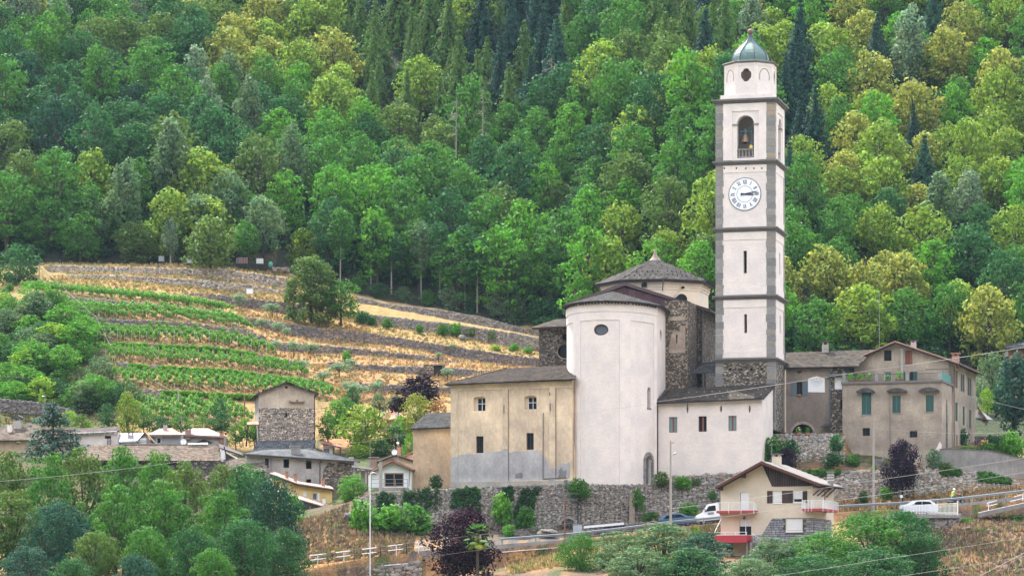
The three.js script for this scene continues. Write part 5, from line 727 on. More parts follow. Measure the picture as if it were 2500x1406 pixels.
const bal = (name, x0, x1, yS, yTopR, out, mat, label) => { const a = f.u(x0), c = f.u(x1), ys = f.uv((x0 + x1) / 2, yS)[1], yt = f.uv((x0 + x1) / 2, yTopR)[1]; const bb = part(b.g, name, merge([bx(a, c, ys - 0.05, ys + 0.16, 0, out)]), M.concrete, label); part(bb, 'slab_edge', merge([bx(a - 0.02, c + 0.02, ys - 0.04, ys + 0.20, out, out + 0.04), bx(a - 0.03, a, ys - 0.04, ys + 0.20, 0, out), bx(c, c + 0.03, ys - 0.04, ys + 0.20, 0, out)]), mat); const rl = []; rl.push(bx(a, c, yt - 0.05, yt, out - 0.05, out), bx(a, c, ys + 0.26, ys + 0.29, out - 0.04, out - 0.01)); for (const x of [a, c - 0.04]) rl.push(bx(x, x + 0.04, yt - 0.05, yt, 0, out)); for (let x = a; x <= c - 0.04; x += 0.13) rl.push(bx(x, x + 0.018, ys + 0.2, yt - 0.04, out - 0.034, out - 0.016)); for (let z = 0.13; z < out; z += 0.13) for (const x of [a + 0.01, c - 0.03]) rl.push(bx(x, x + 0.018, ys + 0.2, yt - 0.04, z, z + 0.018)); for (const k of [0, 0.33, 0.66, 1]) rl.push(bx(lerp(a, c - 0.05, k), lerp(a, c - 0.05, k) + 0.05, ys - 0.15, yt, out + 0.04, out + 0.08)); part(bb, 'railing', merge(rl), M.whitePaint); return bb; };
bal('balcony', 1757, 1850, 1252, 1227, 1.25, M.red, 'upper left balcony with red edge and white railing');
bal('balcony', 1966, 1990, 1247, 1222, 1.25, M.red, 'right corner balcony with red edge and white railing');
{ const ys = f.uv(1978, 1247)[1], yt = f.uv(1978, 1222)[1], bb = part(b.g, 'balcony', bx(w, w + 1.3, ys - 0.05, ys + 0.16, -5.5, 1.25), M.concrete, 'side run of the corner balcony'); part(bb, 'slab_edge', merge([bx(w + 1.3, w + 1.34, ys - 0.04, ys + 0.2, -5.5, 1.29), bx(w + 0.2, w + 1.3, ys - 0.04, ys + 0.2, 1.25, 1.29)]), M.red); const rl = [bx(w + 1.25, w + 1.3, yt - 0.05, yt, -5.5, 1.25), bx(w, w + 1.3, yt - 0.05, yt, 1.2, 1.25), bx(w + 1.26, w + 1.29, ys + 0.26, ys + 0.29, -5.5, 1.25)]; for (let z = -5.5; z < 1.25; z += 0.13) rl.push(bx(w + 1.265, w + 1.285, ys + 0.2, yt, z, z + 0.02)); for (let x = w; x < w + 1.3; x += 0.13) rl.push(bx(x, x + 0.018, ys + 0.2, yt, 1.215, 1.235)); for (const z of [-5.5, -3.2, -1, 1.2]) rl.push(bx(w + 1.34, w + 1.38, ys - 0.15, yt, z, z + 0.05)); part(bb, 'railing', merge(rl), M.whitePaint); }
{ const a = f.u(1759), c = f.u(1838), y0 = f.uv(1800, 1326)[1], y1 = f.uv(1800, 1308)[1], yt = f.uv(1800, 1300)[1], bb = part(b.g, 'terrace', metres(merge([bx(a, c, y0, y0 + 0.2, 0, 2.2), bx(a, c, y0, y1, 2.2, 2.3), bx(a, a + 0.1, y0, y1, 0, 2.2), bx(c - 0.1, c, y0, y1, 0, 2.2)])), M.red, 'red fronted lower terrace'); part(bb, 'railing', merge([bx(a, c, yt - 0.05, yt, 2.22, 2.27), bx(a, c, y1 + 0.0, y1 + 0.06, 2.18, 2.32), ...[0, 0.33, 0.66, 1].map((k) => bx(lerp(a, c - 0.05, k), lerp(a, c - 0.05, k) + 0.05, y1, yt, 2.22, 2.27)), cyl(V(a + 0.02, yt, 2.2), V(a + 0.3, f.uv(1764, 1264)[1], 0.4), 0.03, 0.03)]), M.whitePaint); part(b.g, 'pergola_post', merge([bx(f.u(1770) - 0.06, f.u(1770) + 0.06, -1.2, y0, 1.9, 2.02), bx(c - 0.12, c, -1.2, y0, 1.9, 2.02)]), M.concrete); }
part(b.g, 'stair_railing', merge([cyl(V(f.u(1846), f.uv(1846, 1303)[1], 1.5), V(f.u(1880), f.uv(1880, 1326)[1], 1.5), 0.03, 0.03), ...Array.from({ length: 9 }, (_, i) => { const p = 1846 + i * 4.2, yy = f.uv(p, 1303 + i * 2.8)[1]; return cyl(V(f.u(p), yy, 1.5), V(f.u(p), yy - 0.8, 1.5), 0.012, 0.012, 4); })]), M.whitePaint);
part(b.g, 'stair', metres(merge(Array.from({ length: 8 }, (_, i) => bx(f.u(1842 + i * 4.5), f.u(1888), -1.2, f.uv(1850, 1324 + i * 2.2)[1], 0.1, 1.7)))), M.concrete);
part(b.g, 'wall_lamp', merge([new THREE.SphereGeometry(0.12, 8, 6).translate(f.u(1819), f.uv(1819, 1265)[1], 0.25), bx(f.u(1819) - 0.03, f.u(1819) + 0.03, f.uv(1819, 1265)[1], f.uv(1819, 1262)[1] + 0.05, 0, 0.25)]), M.iron);
const z0 = 1.25, z1 = -D - 0.5, vL = V(f.uv(1747, 1192, z0)[0], f.uv(1747, 1189, z0)[1], z0), vA = V(f.uv(1859, 1128, z0)[0], f.uv(1859, 1127, z0)[1], z0), vR = V(f.uv(2003, 1183, z0)[0], f.uv(2003, 1182, z0)[1], z0), at = (v, z) => v.clone().setZ(z);
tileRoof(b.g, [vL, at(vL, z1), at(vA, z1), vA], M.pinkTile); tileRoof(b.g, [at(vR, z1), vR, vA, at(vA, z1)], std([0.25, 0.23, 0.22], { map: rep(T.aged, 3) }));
const fb = (a, c, h, o, m, nm) => part(b.g, nm, hexa([a.clone().add(V(0, -h, o)), c.clone().add(V(0, -h, o)), c.clone().add(V(0, -h, o - 0.06)), a.clone().add(V(0, -h, o - 0.06)), a.clone().add(V(0, 0.05, o)), c.clone().add(V(0, 0.05, o)), c.clone().add(V(0, 0.05, o - 0.06)), a.clone().add(V(0, 0.05, o - 0.06))]), m);
fb(vL, vA, 0.26, 0.05, M.redWood, 'verge_board'); fb(vA, vR, 0.26, 0.05, M.redWood, 'verge_board');
part(b.g, 'soffit', merge([plate([vL.clone().add(V(0.1, -0.14, -0.1)), vA.clone().add(V(0, -0.14, -0.1)), at(vA, -0.4).add(V(0, -0.14, 0)), at(vL, -0.4).add(V(0.1, -0.14, 0))], 0.05), plate([vA.clone().add(V(0, -0.14, -0.1)), vR.clone().add(V(-0.1, -0.14, -0.1)), at(vR, z1).add(V(-0.1, -0.14, 0)), at(vA, z1).add(V(0, -0.14, 0))], 0.05)]), M.darkWood);
const beam = (v, k) => { const p = vA.clone().lerp(v, k); return bx(p.x - 0.13, p.x + 0.13, p.y - 0.55, p.y - 0.2, -0.2, z0 - 0.12); }; for (const g2 of [beam(vL, 0.92), beam(vL, 0.42), beam(vR, 0.9)]) part(b.g, 'purlin', g2, M.darkWood);
for (let i = 0; i < 4; i++) { const z = 0.2 - i * 1.9; part(b.g, 'bracket', merge([cyl(V(w + 0.02, yR - 1.25, z), V(w + 0.95, yR - 0.42, z), 0.07, 0.07, 5), bx(w, w + 1.1, yR - 0.40, yR - 0.26, z - 0.07, z + 0.07)]), M.darkWood); }
part(b.g, 'gutter', cyl(vR.clone().add(V(0.06, -0.05, 0)), at(vR, z1).add(V(0.06, -0.05, 0)), 0.09, 0.09), M.eave);
chimney(b.g, V(vA.x + 0.55, vA.y - 0.1, -3.2), 0.85, 1.15, M.houseCream, M.cornice); const ch = chimney(b.g, V(vR.x - 0.25, vR.y + 0.25, -4.4), 0.55, 1.35, M.concrete, M.concrete); part(ch, 'chimney_band', merge([0.1, 0.4, 0.7].map((k) => bx(vR.x - 0.58, vR.x + 0.08, vR.y + 0.5 + k, vR.y + 0.55 + k, -4.73, -4.07))), M.blind);
part(b.g, 'antenna', merge([cyl(V(vA.x + 0.15, vA.y - 0.3, -2.6), V(vA.x + 0.15, vA.y + 2.2, -2.6), 0.03, 0.03), bx(vA.x - 0.1, vA.x + 0.4, vA.y + 2.0, vA.y + 2.03, -2.62, -2.58)]), M.galv);
}

// ------------------------------------------------------------------ village on the left
const rise = (b, px, py, out) => b.loc(px, py, out);
{ // tower-like stone barn
const b = building('stone_barn', 'tall narrow stone barn with plastered gable and open iron balcony hook', 'barn', 631, 1100, 394, 768, -8), { f, w } = b, y1 = f.uv(631, 963)[1], yA = f.uv(697, 938)[1], y2 = f.uv(768, 960)[1], ym = f.uv(700, 996)[1], D = 9;
const q = rectOf(b.front, [696, 1009, 700, 1017]); b.front.holes.push([[q[0], q[1]], [q[2], q[1]], [q[2], q[3]], [q[0], q[3]]]);
wallPart(b, b.front, [[0, -1], [w, -1], [w, ym], [0, ym]], M.rubbleWarm, 0.6, 'stone_wall', undefined, 0, true); b.front.holes.length = 0;
stonesOn(part(b.g, 'wall_face', slab([[0.05, 0], [w - 0.05, 0], [w - 0.05, ym], [0.05, ym]], [[[q[0], q[1]], [q[2], q[1]], [q[2], q[3]], [q[0], q[3]]]], 0.03, 0.02), M.mortar), 311, (put, r) => { for (let y = 0.5; y < ym - 0.1; ) { const h = rr(r, 0.11, 0.24); for (let x = 0.05; x < w - 0.2; ) { const l = rr(r, 0.16, 0.48); if (!(x + l > q[0] && x < q[2] && y + h > q[1] && y < q[3])) put(V(x + l / 2, y + h / 2, 0.0), V(1, 0, 0), V(0, 1, 0), V(0, 0, 1), l, h); x += l; } y += h; } }, [0.47, 0.41, 0.37], { depth: 0.7 });
{ const vq = f.uv(698, 945.5); b.front.holes.push(Array.from({ length: 10 }, (_, i) => [vq[0] + 0.17 * Math.cos(i * 0.628), vq[1] + 0.17 * Math.sin(i * 0.628)])); }
wallPart(b, b.front, [[0, ym], [w, ym], [w, y2], [f.u(697), yA], [0, y1]], std([0.62, 0.53, 0.43], { map: rep(T.aged, 6) }), 0.6, 'plaster_gable', undefined, 0.03, true);

part(b.g, 'wall', metres(merge([bx(w - 0.6, w, -1, y2 - 0.1, -D, -0.6), bx(0, 0.6, -1, y1 - 0.1, -D, -0.6), bx(0, w, -1, y1 - 0.1, -D - 0.5, -D)])), M.concrete);
const a = V(-0.35, y1 - 0.05, 0.4), c = V(f.u(697), yA + 0.18, 0.5), d = V(w + 0.35, y2 - 0.05, 0.4), at = (v, z) => v.clone().setZ(z);
lauzeRoof(b.g, [a, at(a, -D - 0.4), at(c, -D - 0.4), c], [0.2, 0.19, 0.185], { seed: 301 }); lauzeRoof(b.g, [at(d, -D - 0.4), d, c, at(c, -D - 0.4)], [0.2, 0.19, 0.185], { seed: 302 });
const bl = f.uv(706, 983), br = f.uv(742, 983); part(b.g, 'iron_shelf', merge([bx(bl[0], br[0], bl[1], bl[1] + 0.1, 0.03, 0.4), bx(bl[0], bl[0] + 0.06, bl[1], bl[1] + 0.35, 0.03, 0.35), bx(br[0] - 0.06, br[0], bl[1], bl[1] + 0.3, 0.03, 0.35), new THREE.SphereGeometry(0.13, 8, 6).translate((bl[0] + br[0]) / 2, bl[1] + 0.25, 0.3)]), M.rust);

pipe(b, b.front, [[767, 966], [768, 1094]], 0.06, M.eave);
{ const e = [b.loc(616, 1100, 2.6), b.loc(762, 1098, 2.6), b.loc(770, 1074, 0.1), b.loc(630, 1076, 0.1)]; const rf = part(b.g, 'lean_to_roof', metres(plate(e, 0.1)), M.sheet); const rb = []; for (let i = 0; i <= 18; i++) rb.push(cyl(e[0].clone().lerp(e[1], i / 18).add(V(0, 0.04, 0)), e[3].clone().lerp(e[2], i / 18).add(V(0, 0.04, 0)), 0.025, 0.025, 4)); part(rf, 'sheet_seam', merge(rb), M.sheet); part(b.g, 'lean_to_wall', metres(bx(-0.2, w, -1, f.uv(640, 1097)[1], 0, 2.2)), M.greyRender); }
{ const e = [b.loc(602, 1036, 0), b.loc(632, 1036, 0), b.loc(632, 1028, -3), b.loc(602, 1031, -3)]; part(b.g, 'side_roof', tileGeoLike(e), M.redWood); part(b.g, 'post', cyl(b.loc(604, 1036, -0.3), b.loc(604, 1075, -0.3), 0.08, 0.08), M.darkWood); }
}
function tileGeoLike(e) { return metres(plate(e, 0.15)); }
{ // long grey house
const b = building('grey_house', 'long bare grey rendered house with dark window holes and sheet metal roof', 'house', 612, 1212, 374, 864, -9), { f, w } = b, W = (r, o = {}) => windowAt(b, b.front, r, { recess: 0.35, fw: 0.06, pane: null, ...o });
W([646, 1119, 655, 1142]); W([691.5, 1121, 705, 1142]); W([746.5, 1125, 760, 1144.5]); W([807, 1137, 819, 1160]); W([747, 1170, 759, 1180]); W([808, 1186, 820, 1208]);
wallPart(b, b.front, [[600, 1225], [864, 1225], [864, 1124], [780, 1121], [700, 1117], [600, 1112]], M.greyRender, 0.5); boxWalls(b, 7, b.y(1113), M.greyRender);
const e = [b.loc(594, 1107, 0.7), b.loc(878, 1126, 0.7), b.loc(758, 1096, -5), b.loc(640, 1097, -5)], rf = part(b.g, 'roof', metres(plate(e, 0.12)), M.sheet), rb = []; for (let i = 0; i <= 26; i++) rb.push(cyl(e[0].clone().lerp(e[1], i / 26).add(V(0, 0.03, 0)), e[3].clone().lerp(e[2], i / 26).add(V(0, 0.03, 0)), 0.02, 0.02, 4)); part(rf, 'sheet_seam', merge(rb), M.sheet); part(rf, 'eave', cyl(e[0].clone().add(V(0, -0.12, 0)), e[1].clone().add(V(0, -0.12, 0)), 0.08, 0.08), M.darkWood);
part(b.g, 'chimney', metres(merge([bx(-0.6, 0.6, -0.5, 0.7, -0.5, 0.5), bx(-0.68, 0.68, 0.62, 0.8, -0.58, 0.58)]).translate(...b.loc(720, 1104, -1.5).toArray())), M.concrete);
pipe(b, b.front, [[786, 1122], [780, 1131], [780.5, 1212]], 0.05, M.eave); pipe(b, b.front, [[661, 1117], [661.5, 1150]], 0.05, M.concrete);
part(b.g, 'rubble_patch', metres(slab([[787, 1212], [860, 1212], [862, 1132], [830, 1128], [800, 1130], [788, 1150]].map((p) => f.uv(...p)), [], 0.02, 0.014)), M.rubble, 'strip where the plaster has worn off');
}
{ // yellow house and its lower roof
const b = building('yellow_house', 'small yellow house with low tiled roofs and little red chimneys', 'house', 663, 1240, 366, 810, -14), { f, w } = b;
windowAt(b, b.front, [740, 1198, 748, 1212], { frame: M.blind, pane: M.blind, recess: 0.1 }); windowAt(b, b.front, [762, 1204, 774, 1228], { frame: M.whitePaint, pane: M.bluegreyPaint, open: [0, 0.4], shutter: M.blind, recess: 0.15 }); windowAt(b, b.front, [684, 1193, 697, 1199], { recess: 0.2 });
wallPart(b, b.front, [[663, 1245], [810, 1245], [810, 1192], [726, 1180], [663, 1160]], std([0.82, 0.60, 0.26], { map: rep(T.mottle, 3) }), 0.4); boxWalls(b, 6, b.y(1195), M.yellowPale);
tileRoof(b.g, [b.loc(657, 1157, 0.5), b.loc(726, 1182, 0.5), b.loc(731, 1178, -3), b.loc(670, 1154, -3)], M.pinkTile); tileRoof(b.g, [b.loc(726, 1182, 0.5), b.loc(814, 1195, 0.5), b.loc(806, 1189, -3), b.loc(731, 1178, -3)], M.pinkTile);
part(b.g, 'verge_board', merge([cyl(b.loc(657, 1159, 0.55), b.loc(726, 1184, 0.55), 0.1, 0.1, 5), cyl(b.loc(726, 1184, 0.55), b.loc(814, 1197, 0.55), 0.09, 0.09, 5)]), M.darkWood);
for (const [x, y, z] of [[699, 1170, -1.2], [720, 1176, -1], [788, 1187, -1.2]]) chimney(b.g, b.loc(x, y, z), 0.34, 0.95, M.terracotta, M.terracotta);
const e = [b.loc(660, 1199, 3.2), b.loc(806, 1243, 3.2), b.loc(812, 1234, 1), b.loc(676, 1193, 1)]; const rf = tileRoof(b.g, e, M.pinkTile, 'lower_roof'); part(rf, 'eave', cyl(e[0].clone().add(V(0, -0.12, 0)), e[1].clone().add(V(0, -0.12, 0)), 0.12, 0.12, 5), M.darkWood);
for (const [x, y] of [[717, 1213], [790, 1233]]) chimney(b.g, b.loc(x, y, 1.6), 0.32, 0.9, x > 760 ? M.whitePaint : M.terracotta, M.terracotta);
part(b.g, 'lower_wall', metres(merge([bx(f.u(690), f.u(700), -1.2, f.uv(700, 1214)[1], 2.6, 2.9), bx(f.u(744), f.u(748), -1.2, f.uv(748, 1228)[1], 2.6, 2.9), bx(f.u(770), f.u(784), -1.2, f.uv(770, 1234)[1], 2.6, 2.9), bx(f.u(700), f.u(790), -1.2, f.uv(748, 1246)[1], 2.7, 2.85)])), M.greyRender); part(b.g, 'store_back', bx(f.u(690), f.u(800), -1.2, f.uv(748, 1228)[1], 0.5, 0.6), M.greyRender);
part(b.g, 'brick_parapet', metres(bx(f.u(738), f.u(790), -1.6, f.uv(760, 1247)[1], 3.0, 3.3)), std([0.42, 0.15, 0.12], { map: rep(T.rubble, 4) }), 'red brick parapet');
}
{ // white house with brown sliding door
const b = building('white_house', 'small white house with brown sliding glass door and balcony rail', 'house', 907, 1196, 367, 1004, 4), { f, w } = b;
windowAt(b, b.front, [938, 1155, 985, 1188], { frame: M.orangeWood, bars: [1, 0], bt: 0.16, recess: 0.12, fw: 0.13, name: 'sliding_door' });
const yA = f.uv(957, 1126)[1], yl = f.uv(907, 1148)[1], yr = f.uv(1004, 1143)[1];
wallPart(b, b.front, [[0, -0.5], [w, -0.5], [w, yr], [f.u(957), yA], [0, yl]], M.whitePaint, 0.3, 'wall', undefined, 0, true); boxWalls(b, 6, yl, M.whitePaint);
const z0 = 0.7, z1 = -6.4, vL = b.loc(898, 1153, z0), vA = b.loc(957, 1122, z0), vR = b.loc(1008, 1145, z0), at = (v, z) => v.clone().setZ(z);
part(b.g, 'roof', metres(merge([plate([vL, vA, at(vA, z1), at(vL, z1)], 0.16), plate([vA, vR, at(vR, z1), at(vA, z1)], 0.16)])), M.sheet); part(b.g, 'verge_board', merge([cyl(vL.clone().add(V(0, -0.2, 0)), vA.clone().add(V(0, -0.2, 0)), 0.11, 0.11, 5), cyl(vA.clone().add(V(0, -0.2, 0)), vR.clone().add(V(0, -0.2, 0)), 0.11, 0.11, 5)]), M.redWood);
const ys = f.uv(950, 1191)[1]; part(b.g, 'balcony', metres(bx(-0.1, w - 0.3, ys - 0.35, ys, 0, 0.9)), M.concrete); part(b.g, 'railing', merge([bx(0, w - 0.35, ys + 0.5, ys + 0.54, 0.84, 0.88), bx(0, w - 0.35, ys + 0.95, ys + 1.0, 0.84, 0.88), ...Array.from({ length: 4 }, (_, i) => bx(i * (w - 0.4) / 3, i * (w - 0.4) / 3 + 0.05, ys, ys + 1, 0.83, 0.88))]), M.galv);
part(b.g, 'side_screen', bx(-0.35, -0.05, -0.5, f.uv(910, 1152)[1], 0.1, 0.5), M.whitePaint); pipe(b, b.front, [[1000, 1146], [998, 1188]], 0.05, M.galv);
}
{ const b = building('brown_roofed_house', 'brown tiled house half hidden behind the small white house', 'house', 925, 1150, 375, 1012, 4), { f, w } = b; const z0 = 0.5, z1 = -6, vL = b.loc(920, 1128, z0), vA = b.loc(964, 1111, z0), vR = b.loc(1020, 1129, z0), at = (v, z) => v.clone().setZ(z);
wallPart(b, b.front, [[925, 1160], [1012, 1160], [1012, 1128], [964, 1114], [925, 1130]], M.yellowPale, 0.3); boxWalls(b, 6, b.y(1130), M.yellowPale);
tileRoof(b.g, [vL, at(vL, z1), at(vA, z1), vA], M.pinkTile); tileRoof(b.g, [at(vR, z1), vR, vA, at(vA, z1)], M.pinkTile); part(b.g, 'verge_board', merge([cyl(vL, vA, 0.12, 0.12, 5), cyl(vA, vR, 0.12, 0.12, 5)]), M.darkWood);
const d0 = b.loc(987, 1112, -1), d1 = b.loc(1012, 1112, -1), dA = b.loc(1010, 1100, -1), zz = -4; part(b.g, 'dormer_roof', metres(plate([d0, dA, at(dA, zz), at(d0, zz)], 0.15)), M.terracotta); part(b.g, 'dormer', bx(d0.x + 0.2, d1.x, d0.y - 0.5, d0.y + 0.15, -3.5, -1.4), M.yellowPale);
for (const [x, y] of [[973, 1108]]) chimney(b.g, b.loc(x, y, -3), 0.5, 0.9, M.terracotta, M.slateBase); chimney(b.g, b.loc(911.5, 1140, -0.4), 0.9, 1.2, M.pinkTile, M.pinkTile); }
{ const b = building('dark_shed', 'narrow open shed with flat grey roof beside the white house', 'shed', 862, 1186, 370, 906, 2); part(b.g, 'post', merge([864, 878, 893, 905].map((p) => bx(b.f.u(p) - 0.12, b.f.u(p) + 0.12, 0, b.y(1146), -0.3, 0))), M.greyRender); part(b.g, 'back_wall', bx(0, b.w, 0, b.y(1146), -3, -2.8), M.greyRender); part(b.g, 'roof', metres(plate([b.loc(858, 1140, 0.5), b.loc(910, 1147, 0.5), b.loc(908, 1143, -3), b.loc(858, 1136, -3)], 0.12)), M.sheet); chimney(b.g, b.loc(868, 1137, -1), 0.3, 0.6, M.greyRender, M.sheet); }
{ const b = building('red_roofed_shed', 'small shed with red brown roof right of the stone barn', 'shed', 788, 1112, 392, 812, 0); windowAt(b, b.front, [790, 1096, 803, 1110], { pane: M.bluegreyPaint, recess: 0.1 }); wallPart(b, b.front, [[788, 1118], [812, 1118], [812, 1086], [788, 1084]], M.greyRender, 0.3); boxWalls(b, 4, b.y(1086), M.greyRender); tileRoof(b.g, [b.loc(784, 1084, 0.5), b.loc(834, 1093, 0.5), b.loc(834, 1087, -3), b.loc(784, 1078, -3)], M.redWood); part(b.g, 'post', cyl(b.loc(830, 1093, 0.3), b.loc(830, 1116, 0.3), 0.08, 0.08), M.darkWood); }
{ const b = building('orange_roofed_house', 'house with bright orange tiled roof among trees left of the purple beech', 'house', 931, 1050, 412, 990, 8); wallPart(b, b.front, [[931, 1055], [990, 1055], [990, 1022], [931, 1026]], M.greyRender, 0.3); windowAt(b, b.front, [950, 1034, 958, 1044], {}); boxWalls(b, 5, b.y(1025), M.greyRender); tileRoof(b.g, [b.loc(926, 1027, 0.6), b.loc(996, 1022, 0.6), b.loc(986, 996, -4), b.loc(958, 998, -4)], std([0.68, 0.33, 0.20], { map: rep(T.aged, 3) })); tileRoof(b.g, [V(-0.6, b.y(1027), -7), b.loc(926, 1027, 0.6), b.loc(958, 998, -4), b.loc(957.5, 998, -4.02)], std([0.68, 0.33, 0.20], { map: rep(T.aged, 3) })); for (const [x, y] of [[935, 1020], [969, 1020]]) chimney(b.g, b.loc(x, y, -0.6), 0.55, 0.95, M.whitePaint, M.cornice); }
{ // long stone roof and neighbours
const b = building('long_barn', 'long low barn with a broad brownish stone slab roof', 'barn', 205, 1160, 376, 536, 1), { f } = b;
lauzeRoof(b.g, [b.loc(180, 1124, 0.6), b.loc(535, 1125, 0.6), b.loc(532, 1086.5, -5), b.loc(225, 1088, -5)], [0.58, 0.46, 0.37], { seed: 321, size: 0.38, step: 0.26 });
{ const r = rng(8), gs = []; for (let i = 0; i < 60; i++) { const p = b.loc(lerp(300, 531, i / 60), 1086, -5); gs.push(bx(-0.14, 0.14, 0, rr(r, 0.08, 0.2), -0.2, 0.2).rotateY(rr(r, -0.3, 0.3)).translate(p.x, p.y + 0.02, p.z)); } part(b.g, 'ridge_stone', merge(gs), M.stone[2]); }
wallPart(b, b.front, [[205, 1168], [536, 1168], [536, 1128], [205, 1127]], M.rubbleDark, 0.5); part(b.g, 'gable_end', metres(hexa([b.loc(536, 1160, 0), b.loc(592, 1160, -2), b.loc(592, 1160, -6), b.loc(536, 1160, -6), b.loc(536, 1126, 0), b.loc(592, 1126, -2), b.loc(586, 1122, -6), b.loc(536, 1095, -6)])), M.greyRender);
part(b.g, 'gable_roof', metres(plate([b.loc(534, 1092, 0.4), b.loc(594, 1112, -1), b.loc(586, 1104, -6), b.loc(534, 1083, -6)], 0.14)), M.eave); part(b.g, 'open_gable', bx(f.u(538), f.u(549), f.uv(540, 1122)[1], f.uv(540, 1098)[1], 0.02, 0.1), M.blind); part(b.g, 'roof_timber', merge([cyl(b.loc(546, 1090, 0.6), b.loc(553, 1122, 0.6), 0.08, 0.08)]), M.darkWood);
part(b.g, 'skylight_sheet', plate([b.loc(458, 1090, -4.2), b.loc(506, 1089, -4.2), b.loc(506, 1086, -4.6), b.loc(458, 1087, -4.6)].map((p) => p.add(V(0, 0.25, 0))), 0.04), M.galv);
}
{ const b = building('lower_barn', 'low stone barn with slab roof in front of the grey house', 'barn', 430, 1185, 371, 645, -4); lauzeRoof(b.g, [b.loc(538, 1152, 0.5), b.loc(646, 1151, 0.5), b.loc(646, 1122, -4), b.loc(560, 1122, -4)], [0.52, 0.43, 0.36], { seed: 331, size: 0.4 }); wallPart(b, b.front, [[430, 1190], [645, 1190], [645, 1151], [430, 1151]], M.rubble, 0.5); part(b.g, 'upper_wall', metres(bx(b.f.u(430), b.f.u(548), b.y(1160), b.y(1125), -3, -2.5)), M.rubbleDark); part(b.g, 'wall', metres(bx(b.w - 0.5, b.w, 0, b.y(1151), -4, -0.5)), M.brownRender); part(b.g, 'door', bx(b.w - 0.2, b.w + 0.05, 0, b.y(1165), -3, -1), M.darkWood); }
{ const b = building('white_outbuilding', 'whitewashed outbuilding with flat stone edge and a wooden ladder', 'building', 168, 1100, 388, 291, 2); windowAt(b, b.front, [182, 1067, 197, 1073], { pane: null, recess: 0.3 }); windowAt(b, b.front, [254, 1064, 270, 1071], { pane: null, recess: 0.3 }); wallPart(b, b.front, [[168, 1105], [291, 1105], [286, 1054], [175, 1058]], M.whiteTrim, 0.4); boxWalls(b, 5, b.y(1060), M.greyRender);
lauzeRoof(b.g, [b.loc(170, 1058, 0.5), b.loc(289, 1052, 0.5), b.loc(284, 1044, -5), b.loc(176, 1048, -5)], [0.36, 0.30, 0.28], { seed: 341 }); part(b.g, 'eave_stone', bx(b.f.u(171), b.f.u(288), b.y(1058.5), b.y(1056), 0.1, 0.7).rotateZ(0.045).translate(0, -0.1, 0), M.blind); part(b.g, 'rafter_end', merge(Array.from({ length: 9 }, (_, i) => { const p = b.loc(180 + i * 12.5, 1060.5 - i * 0.55, 0.2); return bx(-0.1, 0.1, -0.1, 0.1, -0.3, 0.3).translate(p.x, p.y, p.z); })), M.blind);
const ld = []; const l0 = b.loc(260, 1092, 0.9), l1 = b.loc(262, 1070, 0.3), l2 = b.loc(269, 1091, 0.9), l3 = b.loc(269, 1070, 0.3); ld.push(cyl(l0, l1, 0.05, 0.05), cyl(l2, l3, 0.05, 0.05)); for (let i = 1; i < 6; i++) ld.push(cyl(l0.clone().lerp(l1, i / 6), l2.clone().lerp(l3, i / 6), 0.035, 0.035)); const org = V(...b.f.pos); const lt = whole('ladder', merge(ld).rotateY(b.f.turn).translate(org.x, org.y, org.z), M.darkWood, 'wooden ladder leaning on the whitewashed outbuilding', 'ladder'); }
{ const b = building('cream_house', 'cream stone house with round vent under a slab roof on the left edge', 'house', -40, 1120, 380, 96, 6); const q = b.f.uv(42, 1080); b.front.holes.push(Array.from({ length: 16 }, (_, i) => [q[0] + 0.32 * Math.cos(i / 16 * 6.28), q[1] + 0.24 * Math.sin(i / 16 * 6.28)])); wallPart(b, b.front, [[-40, 1125], [96, 1125], [96, 1073], [-40, 1075]], std([0.66, 0.50, 0.36], { map: rep(T.aged, 5) }), 0.4); boxWalls(b, 4, b.y(1078), M.greyRender);
lauzeRoof(b.g, [b.loc(-50, 1076, 0.5), b.loc(100, 1073, 0.5), b.loc(88, 1037, -5), b.loc(-50, 1046, -5)], [0.5, 0.41, 0.34], { seed: 351 }); chimney(b.g, b.loc(22, 1053, -2.5), 0.5, 1.0, M.whiteTrim); const ch = chimney(b.g, b.loc(42, 1046, -4), 0.95, 1.3, M.greyRender); part(ch, 'chimney_gable', metres(hexa([V(-0.75, 0, -0.6), V(0.75, 0, -0.6), V(0.75, 0, 0.6), V(-0.75, 0, 0.6), V(-0.05, 0.35, -0.6), V(0.05, 0.35, -0.6), V(0.05, 0.35, 0.6), V(-0.05, 0.35, 0.6)].map((p) => p.add(b.loc(42, 1046, -4)).add(V(0, 1.3, 0))))), M.slateBase); chimney(b.g, b.loc(68, 1041, -4.6), 0.4, 0.6, M.greyRender); }
{ const b = building('hidden_house', 'low slab roofed house behind the dark cedar', 'house', 96, 1110, 386, 178, 3); wallPart(b, b.front, [[96, 1118], [178, 1118], [178, 1078], [96, 1082]], M.greyRender, 0.4); lauzeRoof(b.g, [b.loc(90, 1082, 0.5), b.loc(182, 1078, 0.5), b.loc(180, 1044, -5), b.loc(96, 1050, -5)], [0.34, 0.28, 0.25], { seed: 352 }); chimney(b.g, b.loc(104, 1050, -4), 0.6, 1.1, M.pinkTile); boxWalls(b, 5, b.y(1084), M.greyRender); }
